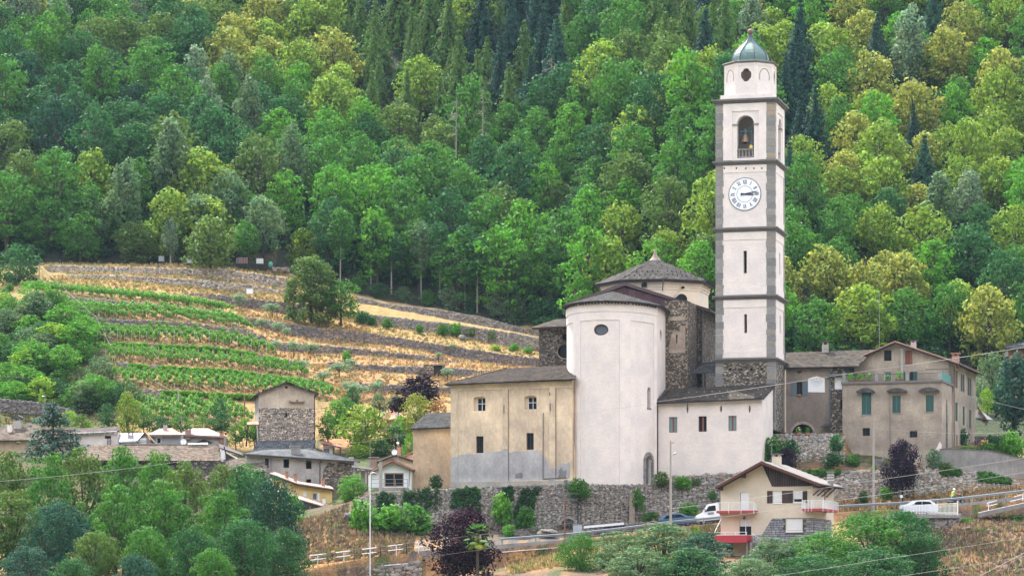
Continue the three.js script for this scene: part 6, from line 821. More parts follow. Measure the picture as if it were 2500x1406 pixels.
{ const b = building('pink_tiled_house', 'low house with pale pink hipped tile roof and a grey wall', 'house', 372, 1096, 388, 440, 0); windowAt(b, b.front, [380, 1067, 393, 1084], { frame: M.whitePaint, recess: 0.1, fw: 0.12 }); wallPart(b, b.front, [[366, 1100], [440, 1100], [440, 1062], [366, 1062]], std([0.36, 0.38, 0.42], { map: rep(T.mottle, 3) }), 0.3); boxWalls(b, 6, b.y(1062), M.greyRender); tileRoof(b.g, [b.loc(357, 1063, 0.6), b.loc(446, 1062, 0.6), b.loc(416, 1047, -4), b.loc(388, 1048, -4)], M.pinkTile); chimney(b.g, b.loc(402, 1052, -2.6), 0.45, 0.9, M.greyRender, M.slateBase);
const d = [b.loc(324, 1086, 2.5), b.loc(352, 1054, 2.5), b.loc(381, 1085, 2.5)], at = (v, z) => v.clone().setZ(z); part(b.g, 'dormer_wall', metres(slab([[d[0].x + 0.3, d[0].y - 0.3], [d[2].x - 0.3, d[2].y - 0.3], [d[1].x, d[1].y - 0.15]], [], 0.3, 2.2)), M.brownRender); part(b.g, 'dormer_window', bx(b.f.u(345) , b.f.u(361), b.y(1086), b.y(1072), 2.15, 2.26), M.blind); part(b.g, 'dormer_roof', metres(merge([plate([d[0], d[1], at(d[1], -2), at(d[0], -2)], 0.14), plate([d[1], d[2], at(d[2], -2), at(d[1], -2)], 0.14)])), M.pinkTile); }
{ const b = building('tiled_house', 'second pale tiled house behind the long barn roof', 'house', 446, 1096, 392, 545, 0); wallPart(b, b.front, [[446, 1100], [545, 1100], [540, 1066], [446, 1063]], M.greyRender, 0.3); tileRoof(b.g, [b.loc(436, 1062, 0.6), b.loc(552, 1067, 0.6), b.loc(505, 1047, -4), b.loc(462, 1047, -4)], M.pinkTile); boxWalls(b, 6, b.y(1066), M.greyRender); chimney(b.g, b.loc(458, 1062, 0), 0.7, 0.9, M.pinkTile, M.slateBase); chimney(b.g, b.loc(540, 1070, 0), 0.5, 0.9, M.terracotta, M.terracotta);
const z0 = 2.4, vL = b.loc(452, 1088, z0), vA = b.loc(497, 1072, z0), vR = b.loc(538, 1088, z0), at = (v, z) => v.clone().setZ(z); part(b.g, 'gable_roof', metres(merge([plate([vL, vA, at(vA, -1), at(vL, -1)], 0.14), plate([vA, vR, at(vR, -1), at(vA, -1)], 0.14)])), M.eave); part(b.g, 'gable_wall', slab([[vL.x + 0.4, vL.y - 1], [vR.x - 0.4, vR.y - 1], [vR.x - 0.4, vR.y - 0.1], [vA.x, vA.y - 0.2], [vL.x + 0.4, vL.y - 0.1]], [], 0.3, 1.9), M.rust); }
{ const b = building('sheet_roofed_shed', 'shed with pale corrugated roof between the outbuilding and the gabled dormer', 'shed', 294, 1095, 386, 352, 0); wallPart(b, b.front, [[294, 1098], [352, 1098], [352, 1077], [294, 1078]], M.greyRender, 0.3); tileRoof(b.g, [b.loc(290, 1079, 0.4), b.loc(356, 1076, 0.4), b.loc(356, 1058, -4), b.loc(290, 1060, -4)], std([0.52, 0.55, 0.60], { roughness: 0.5 })); chimney(b.g, b.loc(318, 1080, -1), 0.7, 1.3, M.greyRender); }
{ const b = building('red_gutter_house', 'house roof corner peeping out above the trees at the right edge', 'house', 2464, 868, 430, 2540, 0); wallPart(b, b.front, [[2464, 880], [2540, 880], [2540, 852], [2464, 853]], M.redWood, 0.3); part(b.g, 'roof', metres(plate([b.loc(2456, 848, 0.8), b.loc(2545, 846, 0.8), b.loc(2545, 836, -5), b.loc(2462, 838, -5)], 0.2)), M.sheet); boxWalls(b, 5, b.y(856), M.whitePaint); }
{ const b = building('wooden_eaved_house', 'white house with wide orange wooden eaves behind the brown house', 'house', 2384, 1062, 402, 2446, 10), { f } = b; wallPart(b, b.front, [[2380, 1070], [2440, 1070], [2440, 1034], [2392, 1000], [2380, 1000]], M.whitePaint, 0.3); const A = b.loc(2386, 992, 1.4), B = b.loc(2420, 1040, 1.4), at = (v, z) => v.clone().setZ(z); part(b.g, 'soffit', metres(plate([A, B, at(B, -4), at(A, -4)], 0.1)), M.orangeWood); part(b.g, 'roof', metres(plate([A, B, at(B, -4), at(A, -4)].map((p) => p.clone().add(V(0.05, 0.16, 0))), 0.12)), M.sheet); part(b.g, 'purlin', merge([0.2, 0.5, 0.8].map((k) => { const p = A.clone().lerp(B, k); return bx(p.x - 0.15, p.x + 0.05, p.y - 0.4, p.y - 0.12, -1, 1.2); })), M.orangeWood); tileRoof(b.g, [b.loc(2420, 1018, -3), b.loc(2450, 1018, -3), b.loc(2440, 1010, -6), b.loc(2424, 1010, -6)], M.terracotta); }
stoneWall('garden_wall', 'low stone wall with red and yellow flowers beside the brown house', 2384, 2470, (x) => [1066, 380], (x) => [1102, 380], darkS, { seed: 28, size: 0.28 });

// ------------------------------------------------------------------ foliage: small folded leaf sprays spread through the volume of a crown
class Leaves {
constructor(seed) { this.r = rng(seed); this.p = []; this.n = []; this.c = []; }
spray(c, dir, size, tone, droop = 0.3, long = 1.5) {    // one spray of leaves: a folded kite facing outwards
const r = this.r, nrm = dir.clone().add(V(rr(r, -0.8, 0.8), rr(r, -0.5, 0.9), rr(r, -0.8, 0.8))).normalize(); if (nrm.dot(dir) < 0) nrm.addScaledVector(dir, -1.6 * nrm.dot(dir)).normalize();
const a = V(rr(r, -1, 1), rr(r, -1, 1) - droop, rr(r, -1, 1)); a.addScaledVector(nrm, -a.dot(nrm)).normalize(); const b = nrm.clone().cross(a), s = size * rr(r, 0.65, 1.35), w = s * rr(r, 0.35, 0.55), f = nrm.clone().multiplyScalar(-0.22 * s);
const q0 = c.clone().addScaledVector(a, -s * 0.5), q2 = c.clone().addScaledVector(a, s * 0.5 * long / 1.2).add(f), q1 = c.clone().addScaledVector(b, -w).add(f), q3 = c.clone().addScaledVector(b, w).add(f);
const sn = dir.clone().multiplyScalar(0.9).add(nrm).normalize();
for (const q of [q0, q1, q2, q0, q2, q3]) { this.p.push(q.x, q.y, q.z); this.n.push(sn.x, sn.y, sn.z); this.c.push(tone[0], tone[1], tone[2]); }
}
puff(c, R, n, size, tone, { up = 0.15, flower = 0, flat = 1, vary = 0.25, droop } = {}) {
const r = this.r;
for (let i = 0; i < n; i++) {
const d = V(rr(r, -1, 1), rr(r, -1, 1), rr(r, -1, 1)); while (d.lengthSq() > 1 || d.lengthSq() < 0.02) d.set(rr(r, -1, 1), rr(r, -1, 1), rr(r, -1, 1)); d.normalize(); d.y += up; d.normalize();
const k = rr(r, 1 - vary, 1 + vary), w = rr(r, -0.10, 0.12), fl = flower && d.y > -0.1 && r() < flower ? [1.5, 1.38, 1.5] : [1, 1, 1];
this.spray(c.clone().add(V(d.x * R, d.y * R * flat, d.z * R).multiplyScalar(Math.cbrt(rr(r, 0.25, 1)))), d, size, [tone[0] * k * (1 + w) * fl[0], tone[1] * k * fl[1], tone[2] * k * (1 - w) * fl[2]], droop);
}
}
build() { const g = new THREE.BufferGeometry(); g.setAttribute('position', new THREE.Float32BufferAttribute(this.p, 3)); g.setAttribute('normal', new THREE.Float32BufferAttribute(this.n, 3)); g.setAttribute('color', new THREE.Float32BufferAttribute(this.c, 3)); return g; }
}
const toneVar = (r, k = 0.18) => { const a = rr(r, 1 - k, 1 + k), w = rr(r, -k, k) * 0.6; return [a * (1 + w), a, a * (1 - w)]; };
function trunkGeo(r, h, R, limbs) { const gs = [cyl(V(0, -0.6, 0), V(rr(r, -0.1, 0.1) * h, h * 0.55, 0), R, R * 0.6, 7)]; for (const l of limbs) gs.push(cyl(V(0, h * rr(r, 0.25, 0.5), 0), l, R * 0.45, R * 0.12, 5)); return merge(gs); }
const sized = (crown, trunk) => { crown.computeBoundingBox(); const b = crown.boundingBox; return { crown, trunk, h: b.max.y * 0.97, w: (b.max.x - b.min.x + b.max.z - b.min.z) / 2 * 0.92 }; };
function roundTree(seed, { h = 9, w = 8, base = 0.16, full = 0, puffs = 34, per = 64, leaf = 0.42, flower = 0, rag = 0.28, flat = 0.8, rp = [0.08, 0.19], top = 1 } = {}) {
const lv = new Leaves(seed), r = rng(seed + 99), limbs = [], cy = h * (base + (1 - base) / 2), ry = h * (1 - base) / 2;
for (let i = 0; i < puffs; i++) {
const gold = Math.PI * (3 - Math.sqrt(5)), yy = 1 - 2 * (i + 0.5) / puffs, rd = yy < 0 ? lerp(Math.sqrt(1 - yy * yy), 1, full) : Math.sqrt(1 - yy * yy), a = i * gold + rr(r, -0.4, 0.4), in_ = i % 5 === 4 ? 0.45 : rr(r, 1 - rag * 1.6, 1.0), wide = yy < 0 ? 1 : lerp(1, top, yy);
const R = w * rr(r, ...rp), c = V(Math.cos(a) * rd * (w / 2 - R * 0.6) * in_ * wide, cy + yy * (ry - R * flat * 0.6) * (yy > 0 ? rr(r, 0.85, 1.08) : in_), Math.sin(a) * rd * (w / 2 - R * 0.6) * in_ * wide);
lv.puff(c, R, Math.round(per * (0.7 + 0.6 * r())), leaf, toneVar(r), { flower, flat, vary: 0.28 }); if (i % 4 === 0) limbs.push(c.clone());
}
return sized(lv.build(), trunkGeo(r, h, 0.035 * h * 0.7, limbs));
}
function spruceTree(seed, { h = 13, w = 7.6, tiers = 19, per = 11, leaf = 0.5, droop = 0.35, base = 0.06, rag = 0.15 } = {}) {
const lv = new Leaves(seed), r = rng(seed + 5);
for (let t = 0; t < tiers; t++) {
const k = t / (tiers - 1), y = h * (base + (1 - base) * k), R = w / 2 * Math.pow(1 - k, 0.8) * rr(r, 1 - rag, 1 + rag) + 0.12, n = Math.max(4, Math.round(per * (1 - k * 0.55)));
for (let b = 0; b < n; b++) { const a = b / n * 6.283 + rr(r, -0.3, 0.3) + t * 0.7, L0 = R * rr(r, 0.75, 1.12), tn = toneVar(r, 0.2), m = Math.max(3, Math.round(L0 / 0.26)); for (let i = 0; i < m; i++) { const q = (i + 0.6) / m, c = V(Math.cos(a) * L0 * q, y - droop * L0 * q * q - 0.05, Math.sin(a) * L0 * q); for (let z = 0; z < 3; z++) lv.spray(c.clone().add(V(rr(r, -0.3, 0.3), rr(r, -0.32, 0.12), rr(r, -0.3, 0.3))), V(Math.cos(a), 0.55, Math.sin(a)).normalize(), leaf * (1 - 0.35 * k), tn.map((v) => v * rr(r, 0.7, 1.3)), 0.9, 1.7); } }
}
return { crown: lv.build(), h, w, trunk: merge([cyl(V(0, -0.6, 0), V(0, h * 0.97, 0), 0.02 * h, 0.02, 6)]) };
}
const G = {
chestnut: [1, 2, 3, 4].map((s) => roundTree(s * 11, { flower: 0.26, puffs: 64, per: 36, leaf: 0.38, h: 9, w: 8.5, base: 0.02, full: 0.4, top: 0.9 })),
round: [1, 2, 3, 4].map((s) => roundTree(s * 13, { puffs: 62, per: 36, leaf: 0.34, h: 9, w: 8, base: 0.0, full: 0.4, rag: 0.25 })),
feather: [1, 2, 3, 4].map((s) => roundTree(s * 17, { puffs: 70, per: 32, leaf: 0.34, h: 10, w: 8.5, base: 0.03, full: 0.4, rag: 0.44, flat: 0.55, rp: [0.08, 0.17] })),
tall: [1, 2, 3].map((s) => roundTree(s * 19, { puffs: 34, per: 56, leaf: 0.38, h: 12, w: 6, base: 0.12, rag: 0.3, flat: 1.2, rp: [0.14, 0.24], top: 0.6 })),
spruce: [1, 2, 3].map((s) => spruceTree(s * 23)),
larch: [1, 2, 3].map((s) => spruceTree(s * 29, { h: 12, w: 7, tiers: 20, per: 10, leaf: 0.46, droop: 0.75, rag: 0.35 })),
bush: [1, 2, 3, 4].map((s) => roundTree(s * 31, { puffs: 16, per: 46, leaf: 0.24, h: 2.4, w: 2.8, base: -0.1, full: 0.7, rag: 0.35, rp: [0.2, 0.3] })),
olive: [1, 2].map((s) => roundTree(s * 37, { puffs: 15, per: 26, leaf: 0.20, h: 2.6, w: 2.8, base: 0.36, rag: 0.5, rp: [0.15, 0.25] })),
near: [1, 2, 3, 4].map((s) => roundTree(s * 41, { puffs: 74, per: 112, leaf: 0.24, h: 11, w: 10, base: 0.02, full: 0.5, rag: 0.28, rp: [0.10, 0.17], flat: 0.75 })),
nearFeather: [1, 2, 3].map((s) => roundTree(s * 43, { puffs: 84, per: 90, leaf: 0.22, h: 11, w: 9, base: 0.02, full: 0.5, rag: 0.42, rp: [0.08, 0.15], flat: 0.6 })),
};
function tree(name, label, category, pos, geo, mat, sx, sy, group, turn = R0() * 6.28, bark = M.bark) {
const t = thing(name, label, category, pos, turn, group); const q = 0.86 + 0.28 * hash2(Math.round(pos.x * 9), Math.round(pos.z * 9), 3); t.scale.set(sx * q, sy, sx / q);
part(t, 'trunk', geo.trunk, bark); part(t, 'crown', geo.crown, mat); return t;
}
function dAt(px, py, d0 = 395) { let last = d0; for (let d = d0; d < 740; d += 0.5) { if (HY - groundY(px, d) * F / d <= py) return d; last = d; } return last; }
function treeBox(name, label, category, px, top, foot, wide, d, geos, mat, { group, seed = 1, bark, turn } = {}) {
const dist = d ?? dAt(px, foot), p = P(px, foot, dist), g = geos[seed % geos.length], H = (foot - top) * dist / F, Wd = wide * dist / F;
return tree(name, label, category, p, g, mat, Wd / g.w, H / g.h, group, turn ?? seed * 1.7, bark);
}

// ------------------------------------------------------------------ the forest on the mountainside
{
const r = rng(2024), adj = { green: 'green', bright: 'bright green', deep: 'deep green', dark: 'dark', blue: 'blue green', yellow: 'yellow green', gold: 'golden flowering', olive: 'olive green', silver: 'silvery', grey: 'grey green', larch: 'light green', spruce: 'dark', lime: 'lime green' };
const choose = (list) => { let t = r() * list.reduce((a, c) => a + c[1], 0); for (const [k, w] of list) if ((t -= w) < 0) return k; return list[0][0]; };
const inBox = (x, y, a, b, c, d) => x > a && x < b && y > c && y < d;
function species(x, y) {
if (inBox(x, y, 1170, 1385, -80, 250)) return choose([['spruce:spruce', 7], ['larch:larch', 3], ['spruce:blue', 1]]);
if (inBox(x, y, 835, 1340, -80, 130) || inBox(x, y, 860, 1330, 130, 330)) return choose([['larch:larch', 8], ['spruce:spruce', 1.2], ['chestnut:yellow', 1], ['round:green', 0.5]]);
if (inBox(x, y, 1870, 1995, 120, 500)) return choose([['spruce:blue', 3], ['spruce:spruce', 4], ['round:yellow', 1]]);
if (inBox(x, y, 2060, 2160, 90, 260) || inBox(x, y, 2170, 2300, 190, 420)) return choose([['spruce:spruce', 4], ['chestnut:gold', 2], ['round:yellow', 2]]);
if (inBox(x, y, 1580, 1800, -80, 200)) return choose([['larch:larch', 6], ['round:olive', 2], ['spruce:spruce', 1]]);
if (inBox(x, y, 470, 790, 220, 350)) return choose([['tall:silver', 2.5], ['tall:grey', 2], ['feather:green', 4], ['round:bright', 2], ['round:deep', 2]]);
if (inBox(x, y, 480, 850, -80, 260)) return choose([['chestnut:gold', 3], ['chestnut:yellow', 4], ['round:olive', 2], ['feather:green', 1.5]]);
if (inBox(x, y, 640, 1480, 330, 800)) return choose([['feather:bright', 5], ['feather:green', 6], ['round:green', 2], ['tall:grey', 0.3], ['chestnut:olive', 1], ['feather:deep', 1.2]]);
if (x < 700 && y > 440) return choose([['tall:grey', 1], ['round:olive', 2], ['chestnut:yellow', 2], ['feather:green', 3], ['round:green', 2]]);
if (x < 520) return choose([['feather:deep', 4], ['round:deep', 3], ['feather:green', 3], ['round:dark', 1.5], ['tall:grey', 0.5], ['round:olive', 1], ...(y < 110 ? [['chestnut:gold', 3], ['tall:silver', 2]] : [])]);  // darker leaf tints here carry the shade of a cloud
if (x < 1420 && y < 420) return choose([['feather:green', 3], ['chestnut:yellow', 1], ['round:deep', 2], ['round:bright', 1]]);
if (x < 1800) return choose([['chestnut:yellow', 3], ['round:green', 2.5], ['feather:green', 2.5], ['round:olive', 2], ['feather:bright', 1.5], ['round:deep', 1]]);
return choose([['chestnut:yellow', 2.6], ['chestnut:gold', 1.6], ['round:green', 2.2], ['feather:bright', 1.8], ['feather:green', 1.4], ['round:deep', 1.1], ['tall:silver', 0.4], ['tall:grey', 0.3], ['round:yellow', 1], ['spruce:blue', 0.25]]);
}
const where = (x, y) => { const v = y < 150 ? 'at the top of the slope' : y < 330 ? 'high on the slope' : y < 520 ? 'midway up the slope' : 'low on the slope'; const h = x < 250 ? 'at the far left' : x < 560 ? 'above the vineyard' : x < 840 ? 'above the big round tree' : x < 1120 ? 'above the olive terraces' : x < 1430 ? 'above the stone transept' : x < 1760 ? 'left of the bell tower' : x < 2030 ? 'right behind the bell tower' : x < 2260 ? 'above the brown house' : 'at the right edge'; return v + ' ' + h; };
const kind = { chestnut: ['chestnut_tree', 'chestnut tree'], round: ['broadleaf_tree', 'broad leafed tree'], feather: ['feathery_tree', 'feathery leafed tree'], tall: ['slender_tree', 'slender leafy tree'], spruce: ['spruce_tree', 'spruce'], larch: ['larch_tree', 'larch'] };
const edge0 = (px) => forestEdge(px)[1];
const clear = (x, y) => (x > 100 && x < 720 && y > 640) || (x > 700 && x < 870 && y > 690);
for (let row = 0; row < 24; row++) for (let px = -90 - (row % 2) * 45; px < 2600; ) {
const d = edge0(px) + 4 + row * 8.7 + rr(r, -3.5, 3.5), p = onGround(px, d), py = HY - p.y * F / d, step = rr(r, 74, 108) * 560 / d;
if (py > -120 && py < 930 && !(px > 1000 && px < 2400 && py > 860 && row === 0 && px < 1900) && !clear(px, py)) {
const cyy = py - 60, [g, tint] = species(px, cyy).split(':'), list = G[g], geo = pick(r, list), s = rr(r, 1.0, 1.5) * (px > 1800 ? 0.88 : 1) * (g === 'larch' || g === 'spruce' ? 0.88 : 1) * (row < 2 && px < 1400 && px > 850 ? 1.1 : 1), sy = s * rr(r, 0.92, 1.2) * (g === 'tall' ? 0.9 : 1);
if (py - geo.h * sy * F / d < 1010 && py - geo.h * sy * F / d > -260) {
const lab = `${adj[tint]} ${kind[g][1]} ${where(px, cyy)}`;
tree(kind[g][0], lab, 'tree', p.add(V(0, -0.3, 0)), geo, L[tint], s, sy, `forest trees: ${lab}`, r() * 6.28);
}
}
px += step;
}
const cl = new Leaves(5); for (let i = 0; i < 7; i++) cl.puff(V(rr(r, -0.9, 0.9), rr(r, 0.2, 0.9), rr(r, -0.9, 0.9)), 0.7, 14, 0.42, [1, 1, 1]);
const under = new THREE.InstancedMesh(cl.build(), L.deep, 3600); under.name = 'forest_undergrowth'; under.userData = { kind: 'stuff', label: 'shaded undergrowth on the forest floor between the trunks', category: 'undergrowth' };
const o = new THREE.Object3D(), c = new THREE.Color(); let n = 0;
for (let i = 0; i < 3600; i++) { const px = rr(r, -150, 2650), d = edge0(px) + 1.5 + Math.pow(r(), 1.2) * 215, p = onGround(px, d), py = HY - p.y * F / d; if (clear(px, py + 15) || (px > 870 && px < 1300 && d < edge0(px) + 7)) continue; o.position.copy(p); o.rotation.y = r() * 6.28; const s = rr(r, 0.9, 2.3); o.scale.set(s, s * rr(r, 0.6, 1.2), s); o.updateMatrix(); under.setMatrixAt(n, o.matrix); const k = rr(r, 0.6, 1.2); under.setColorAt(n, c.setRGB(k, k, k)); n++; }
under.count = n; under.castShadow = under.receiveShadow = true; scene.add(under);
}
function deadTree(label, px, top, foot, d) {
const r = rng(px), p = P(px, foot, d), H = (foot - top) * d / F, t = thing('dead_tree', label, 'tree', p);
part(t, 'trunk', cyl(V(0, -3, 0), V(0.1, H, 0), 0.16, 0.03, 6), M.barkPale); const gs = []; for (let i = 0; i < 26; i++) { const y = H * rr(r, 0.15, 0.95), a = r() * 6.28, l = rr(r, 0.5, 2.0) * (1.1 - y / H * 0.7), e = V(Math.cos(a) * l, y + rr(r, -0.5, 0.3) * l, Math.sin(a) * l); gs.push(cyl(V(0, y, 0), e, 0.05, 0.02, 4)); for (let k = 0; k < 2; k++) gs.push(cyl(e.clone().lerp(V(0, y, 0), 0.4 * k), e.clone().add(V(rr(r, -0.5, 0.5), rr(r, -0.6, 0.1), rr(r, -0.5, 0.5))), 0.025, 0.012, 3)); } part(t, 'branch', merge(gs), M.barkPale);
}
deadTree('bare dead larch, left one of the two pale leafless trunks', 1113, 238, 345, 545); deadTree('bare dead larch, right and taller of the two pale leafless trunks', 1178, 212, 345, 545); deadTree('reddish bare snag standing among the golden chestnut trees', 651, 160, 230, 585); deadTree('tangle of bare twigs beside the dark spruces left of the tower', 1346, 140, 215, 560);

{ const r = rng(61), x = [955, 1028, 1074, 1135, 1165, 1190, 1240, 905, 830]; x.forEach((px, i) => { const d = forestEdge(px)[1] + 1 + r() * 3, p = onGround(px, d), g = pick(r, G.feather), py = HY - p.y * F / d; tree('slender_forest_tree', 'tall thin bare trunked tree in the row along the wall at the forest edge', 'tree', p, G.thin ? G.thin : (G.thin = (() => { const q = roundTree(771, { h: 12, w: 5.6, base: 0.3, puffs: 34, per: 40, leaf: 0.36, rag: 0.4, rp: [0.14, 0.26], flat: 0.8 }); q.trunk = merge([cyl(V(0, -0.6, 0), V(0.1, 9, 0), 0.14, 0.07, 6), cyl(V(0, 6, 0), V(1, 8.5, 0.4), 0.05, 0.02, 4)]); return q; })()), pick(r, [L.green, L.grey, L.deep]), rr(r, 0.8, 1.1), rr(r, 0.85, 1.15), 'thin trunked trees along the forest edge wall', r() * 6, M.barkPale); }); }

// ------------------------------------------------------------------ single trees and bushes that stand out
const TB = treeBox;
TB('chestnut_tree', 'spreading green tree at the left end of the orchard above the top wall', 'tree', 195, 520, 648, 112, 506, G.round, L.green, { seed: 1 });
TB('chestnut_tree', 'rounded tree on the top terrace left of the birch', 'tree', 335, 542, 650, 112, 505, G.round, L.olive, { seed: 2 });
TB('birch_tree', 'slim pale drooping birch on the top terrace between two rounded trees', 'tree', 415, 532, 652, 46, 504, G.tall, L.silver, { seed: 1, bark: M.barkPale });
TB('chestnut_tree', 'golden topped chestnut growing at the top terrace wall', 'tree', 512, 526, 676, 138, 494, G.chestnut, L.olive, { seed: 3 });
TB('chestnut_tree', 'small yellow green tree at the far left of the orchard', 'tree', 97, 540, 640, 66, 512, G.round, L.yellow, { seed: 3 });
TB('broadleaf_tree', 'big dark leafy tree beside the vineyard cable post', 'tree', 42, 596, 726, 130, 488, G.round, L.deep, { seed: 4 });
TB('broadleaf_tree', 'large round tree standing on the terraces right of the vineyard', 'tree', 760, 626, 790, 150, 473, [roundTree(501, { puffs: 120, per: 76, leaf: 0.30, h: 10, w: 8.4, base: -0.08, full: 0.85, rag: 0.14, rp: [0.08, 0.15] })], L.olive, { seed: 2 });
TB('broadleaf_tree', 'smaller green tree leaning out right of the large round tree', 'tree', 832, 684, 788, 112, 472, G.round, L.green, { seed: 1 });
TB('chestnut_tree', 'light green tree rising just behind the large round tree', 'tree', 745, 558, 668, 92, 512, G.chestnut, L.yellow, { seed: 2 });
const orchard = [[30, 470, 600, 120, L.grey], [120, 455, 590, 110, L.olive], [200, 470, 600, 110, L.silver], [270, 480, 610, 100, L.grey], [300, 500, 620, 90, L.green], [560, 415, 600, 130, L.grey], [640, 480, 625, 120, L.grey], [480, 470, 620, 130, L.grey], [690, 375, 520, 150, L.yellow], [600, 540, 640, 90, L.green]];
orchard.forEach(([x, t, f, w, m], i) => TB('chestnut_tree', 'pale leafed chestnut in the grove above the top terrace wall', 'tree', x, t, f, w, 514 + (600 - f) * 0.25 + i % 3, G.chestnut, m, { seed: i, group: 'chestnut grove above the top wall' }));
[[60, 738, 790, 90, L.bright], [40, 775, 830, 110, L.bright], [130, 765, 830, 110, L.bright], [20, 830, 900, 120, L.green], [110, 820, 880, 120, L.grey], [190, 800, 860, 90, L.bright], [240, 815, 890, 90, L.green], [170, 845, 930, 120, L.olive], [70, 880, 960, 130, L.green], [245, 870, 960, 90, L.grey], [30, 930, 990, 110, L.bright], [130, 925, 985, 90, L.deep], [285, 930, 1000, 60, L.green], [205, 930, 1010, 110, L.grey]].forEach(([x, t, f, w, m], i) => TB('shrub', ['bright green shrub in the gully left of the vine rows', 'leafy grey green shrub in the gully left of the vine rows'][m === L.grey || m === L.olive ? 1 : 0], 'shrub', x, t, f + 10, w, 424 + (1010 - f) * 0.22, i % 3 ? G.feather : G.round, m, { seed: i, group: 'shrubs in the gully left of the vineyard' }));
{ const q = rng(313); for (let i = 0; i < 46; i++) { const y = rr(q, 745, 1000), e = poly([[740, 120], [780, 165], [800, 190], [850, 250], [900, 278], [950, 300], [1000, 320]], y), x = rr(q, -20, e), w = rr(q, 62, 118), m = pick(q, [L.bright, L.lime, L.bright, L.grey, L.green, L.deep]); TB('shrub', `${m === L.bright ? 'bright green' : m === L.lime ? 'lime green' : m === L.grey ? 'grey green' : m === L.deep ? 'dark green' : 'leafy green'} shrub of the gully ${y < 830 ? 'high up beside' : y < 920 ? 'halfway along' : 'low down beside'} the left edge of the vine rows`, 'shrub', x, y - w * 0.65, y + 14, w, undefined, i % 2 ? G.feather : G.round, m, { seed: i, group: 'shrubs in the gully left of the vineyard' }); } }
TB('shrub', 'small dark round bush on dry grass below the cable post', 'shrub', 22, 690, 716, 28, 476, G.bush, L.green, { seed: 1 });
TB('shrub', 'left of two bushes at the wall end above the gully', 'shrub', 65, 722, 762, 42, 468, G.bush, L.green, { seed: 2 }); TB('shrub', 'right of two bushes at the wall end above the gully', 'shrub', 98, 718, 756, 30, 467, G.bush, L.green, { seed: 3 });
[[195, 1010, 1075, 70, L.olive], [262, 985, 1052, 70, L.deep], [312, 958, 1066, 66, L.yellow], [350, 1000, 1060, 50, L.green], [390, 1015, 1062, 70, L.deep], [440, 1010, 1062, 80, L.green], [495, 1016, 1070, 70, L.green], [540, 1004, 1072, 70, L.deep], [536, 970, 1030, 44, L.deep], [600, 1020, 1080, 60, L.bright], [575, 1034, 1090, 50, L.green], [210, 1030, 1075, 60, L.lime], [168, 1002, 1052, 50, L.lime], [100, 950, 1012, 26, L.lime], [620, 1030, 1085, 40, L.bright], [330, 1052, 1092, 34, L.rust], [480, 1050, 1086, 40, L.lime]].forEach(([x, t, f, w, m], i) => TB('shrub', `${{ [L.olive.uuid]: 'olive green', [L.deep.uuid]: 'dark green', [L.yellow.uuid]: 'yellowish', [L.green.uuid]: 'green', [L.bright.uuid]: 'bright green', [L.lime.uuid]: 'lime green', [L.rust.uuid]: 'reddish' }[m.uuid]} bush between the lowest vine rows and the village roofs`, 'shrub', x, t, f + 6, w, 398 + (1090 - f) * 0.3, i % 2 ? G.feather : G.round, m, { seed: i, group: 'bushes between the vineyard and the village' }));
TB('magnolia_tree', 'big glossy yellow green tree right of the stone barn', 'tree', 895, 990, 1128, 136, 396, G.chestnut, L.yellow, { seed: 1 });
[[820, 975, 1060, 80, L.bright], [800, 1010, 1090, 70, L.green], [845, 970, 1050, 70, L.green], [860, 945, 1010, 50, L.deep], [985, 1010, 1090, 70, L.bright], [965, 1040, 1110, 60, L.deep], [880, 1085, 1130, 70, L.lime], [930, 1075, 1130, 60, L.deep], [1000, 1060, 1150, 40, L.bright], [925, 960, 1020, 60, L.grey], [968, 965, 1010, 60, L.grey]].forEach(([x, t, f, w, m], i) => TB('leafy_tree', ['bright green tree', 'green tree', 'dark green bush', 'lime green bush', 'grey green bush'][[L.bright, L.green, L.deep, L.lime, L.grey].indexOf(m)] + ' in the gardens between stone barn and ochre building', 'tree', x, t, f, w, 402 + (1060 - f) * 0.12 + (f < 1025 ? 8 : 0), i % 2 ? G.feather : G.round, m, { seed: i, group: 'garden trees behind the ochre building' }));
TB('purple_beech', 'dark purple beech behind the ochre building roof', 'tree', 1026, 914, 1018, 122, 408, G.tall, L.plum, { seed: 1 }); TB('purple_beech', 'small dark purple shrub left of the purple beech', 'tree', 972, 970, 1010, 50, 409, G.bush, L.plum, { seed: 2 });
TB('broadleaf_tree', 'olive brown tree in front of the purple beech', 'tree', 1022, 962, 1070, 84, 396, G.round, L.gold, { seed: 2 }); TB('broadleaf_tree', 'rusty leafed tree beside the ochre building roof', 'tree', 1068, 978, 1062, 66, 395, G.round, L.rust, { seed: 3 });
TB('fig_tree', 'bright green spreading tree right of the grey house', 'tree', 862, 1160, 1258, 118, 362, G.nearFeather, L.bright, { seed: 1 });
TB('leafy_tree', 'slim green tree beside the lower tiled roof', 'tree', 712, 1205, 1290, 60, 352, G.nearFeather, L.bright, { seed: 2 });
TB('leafy_tree', 'small airy green tree in front of the low stone barn', 'tree', 604, 1130, 1190, 54, 360, G.feather, L.green, { seed: 2 });
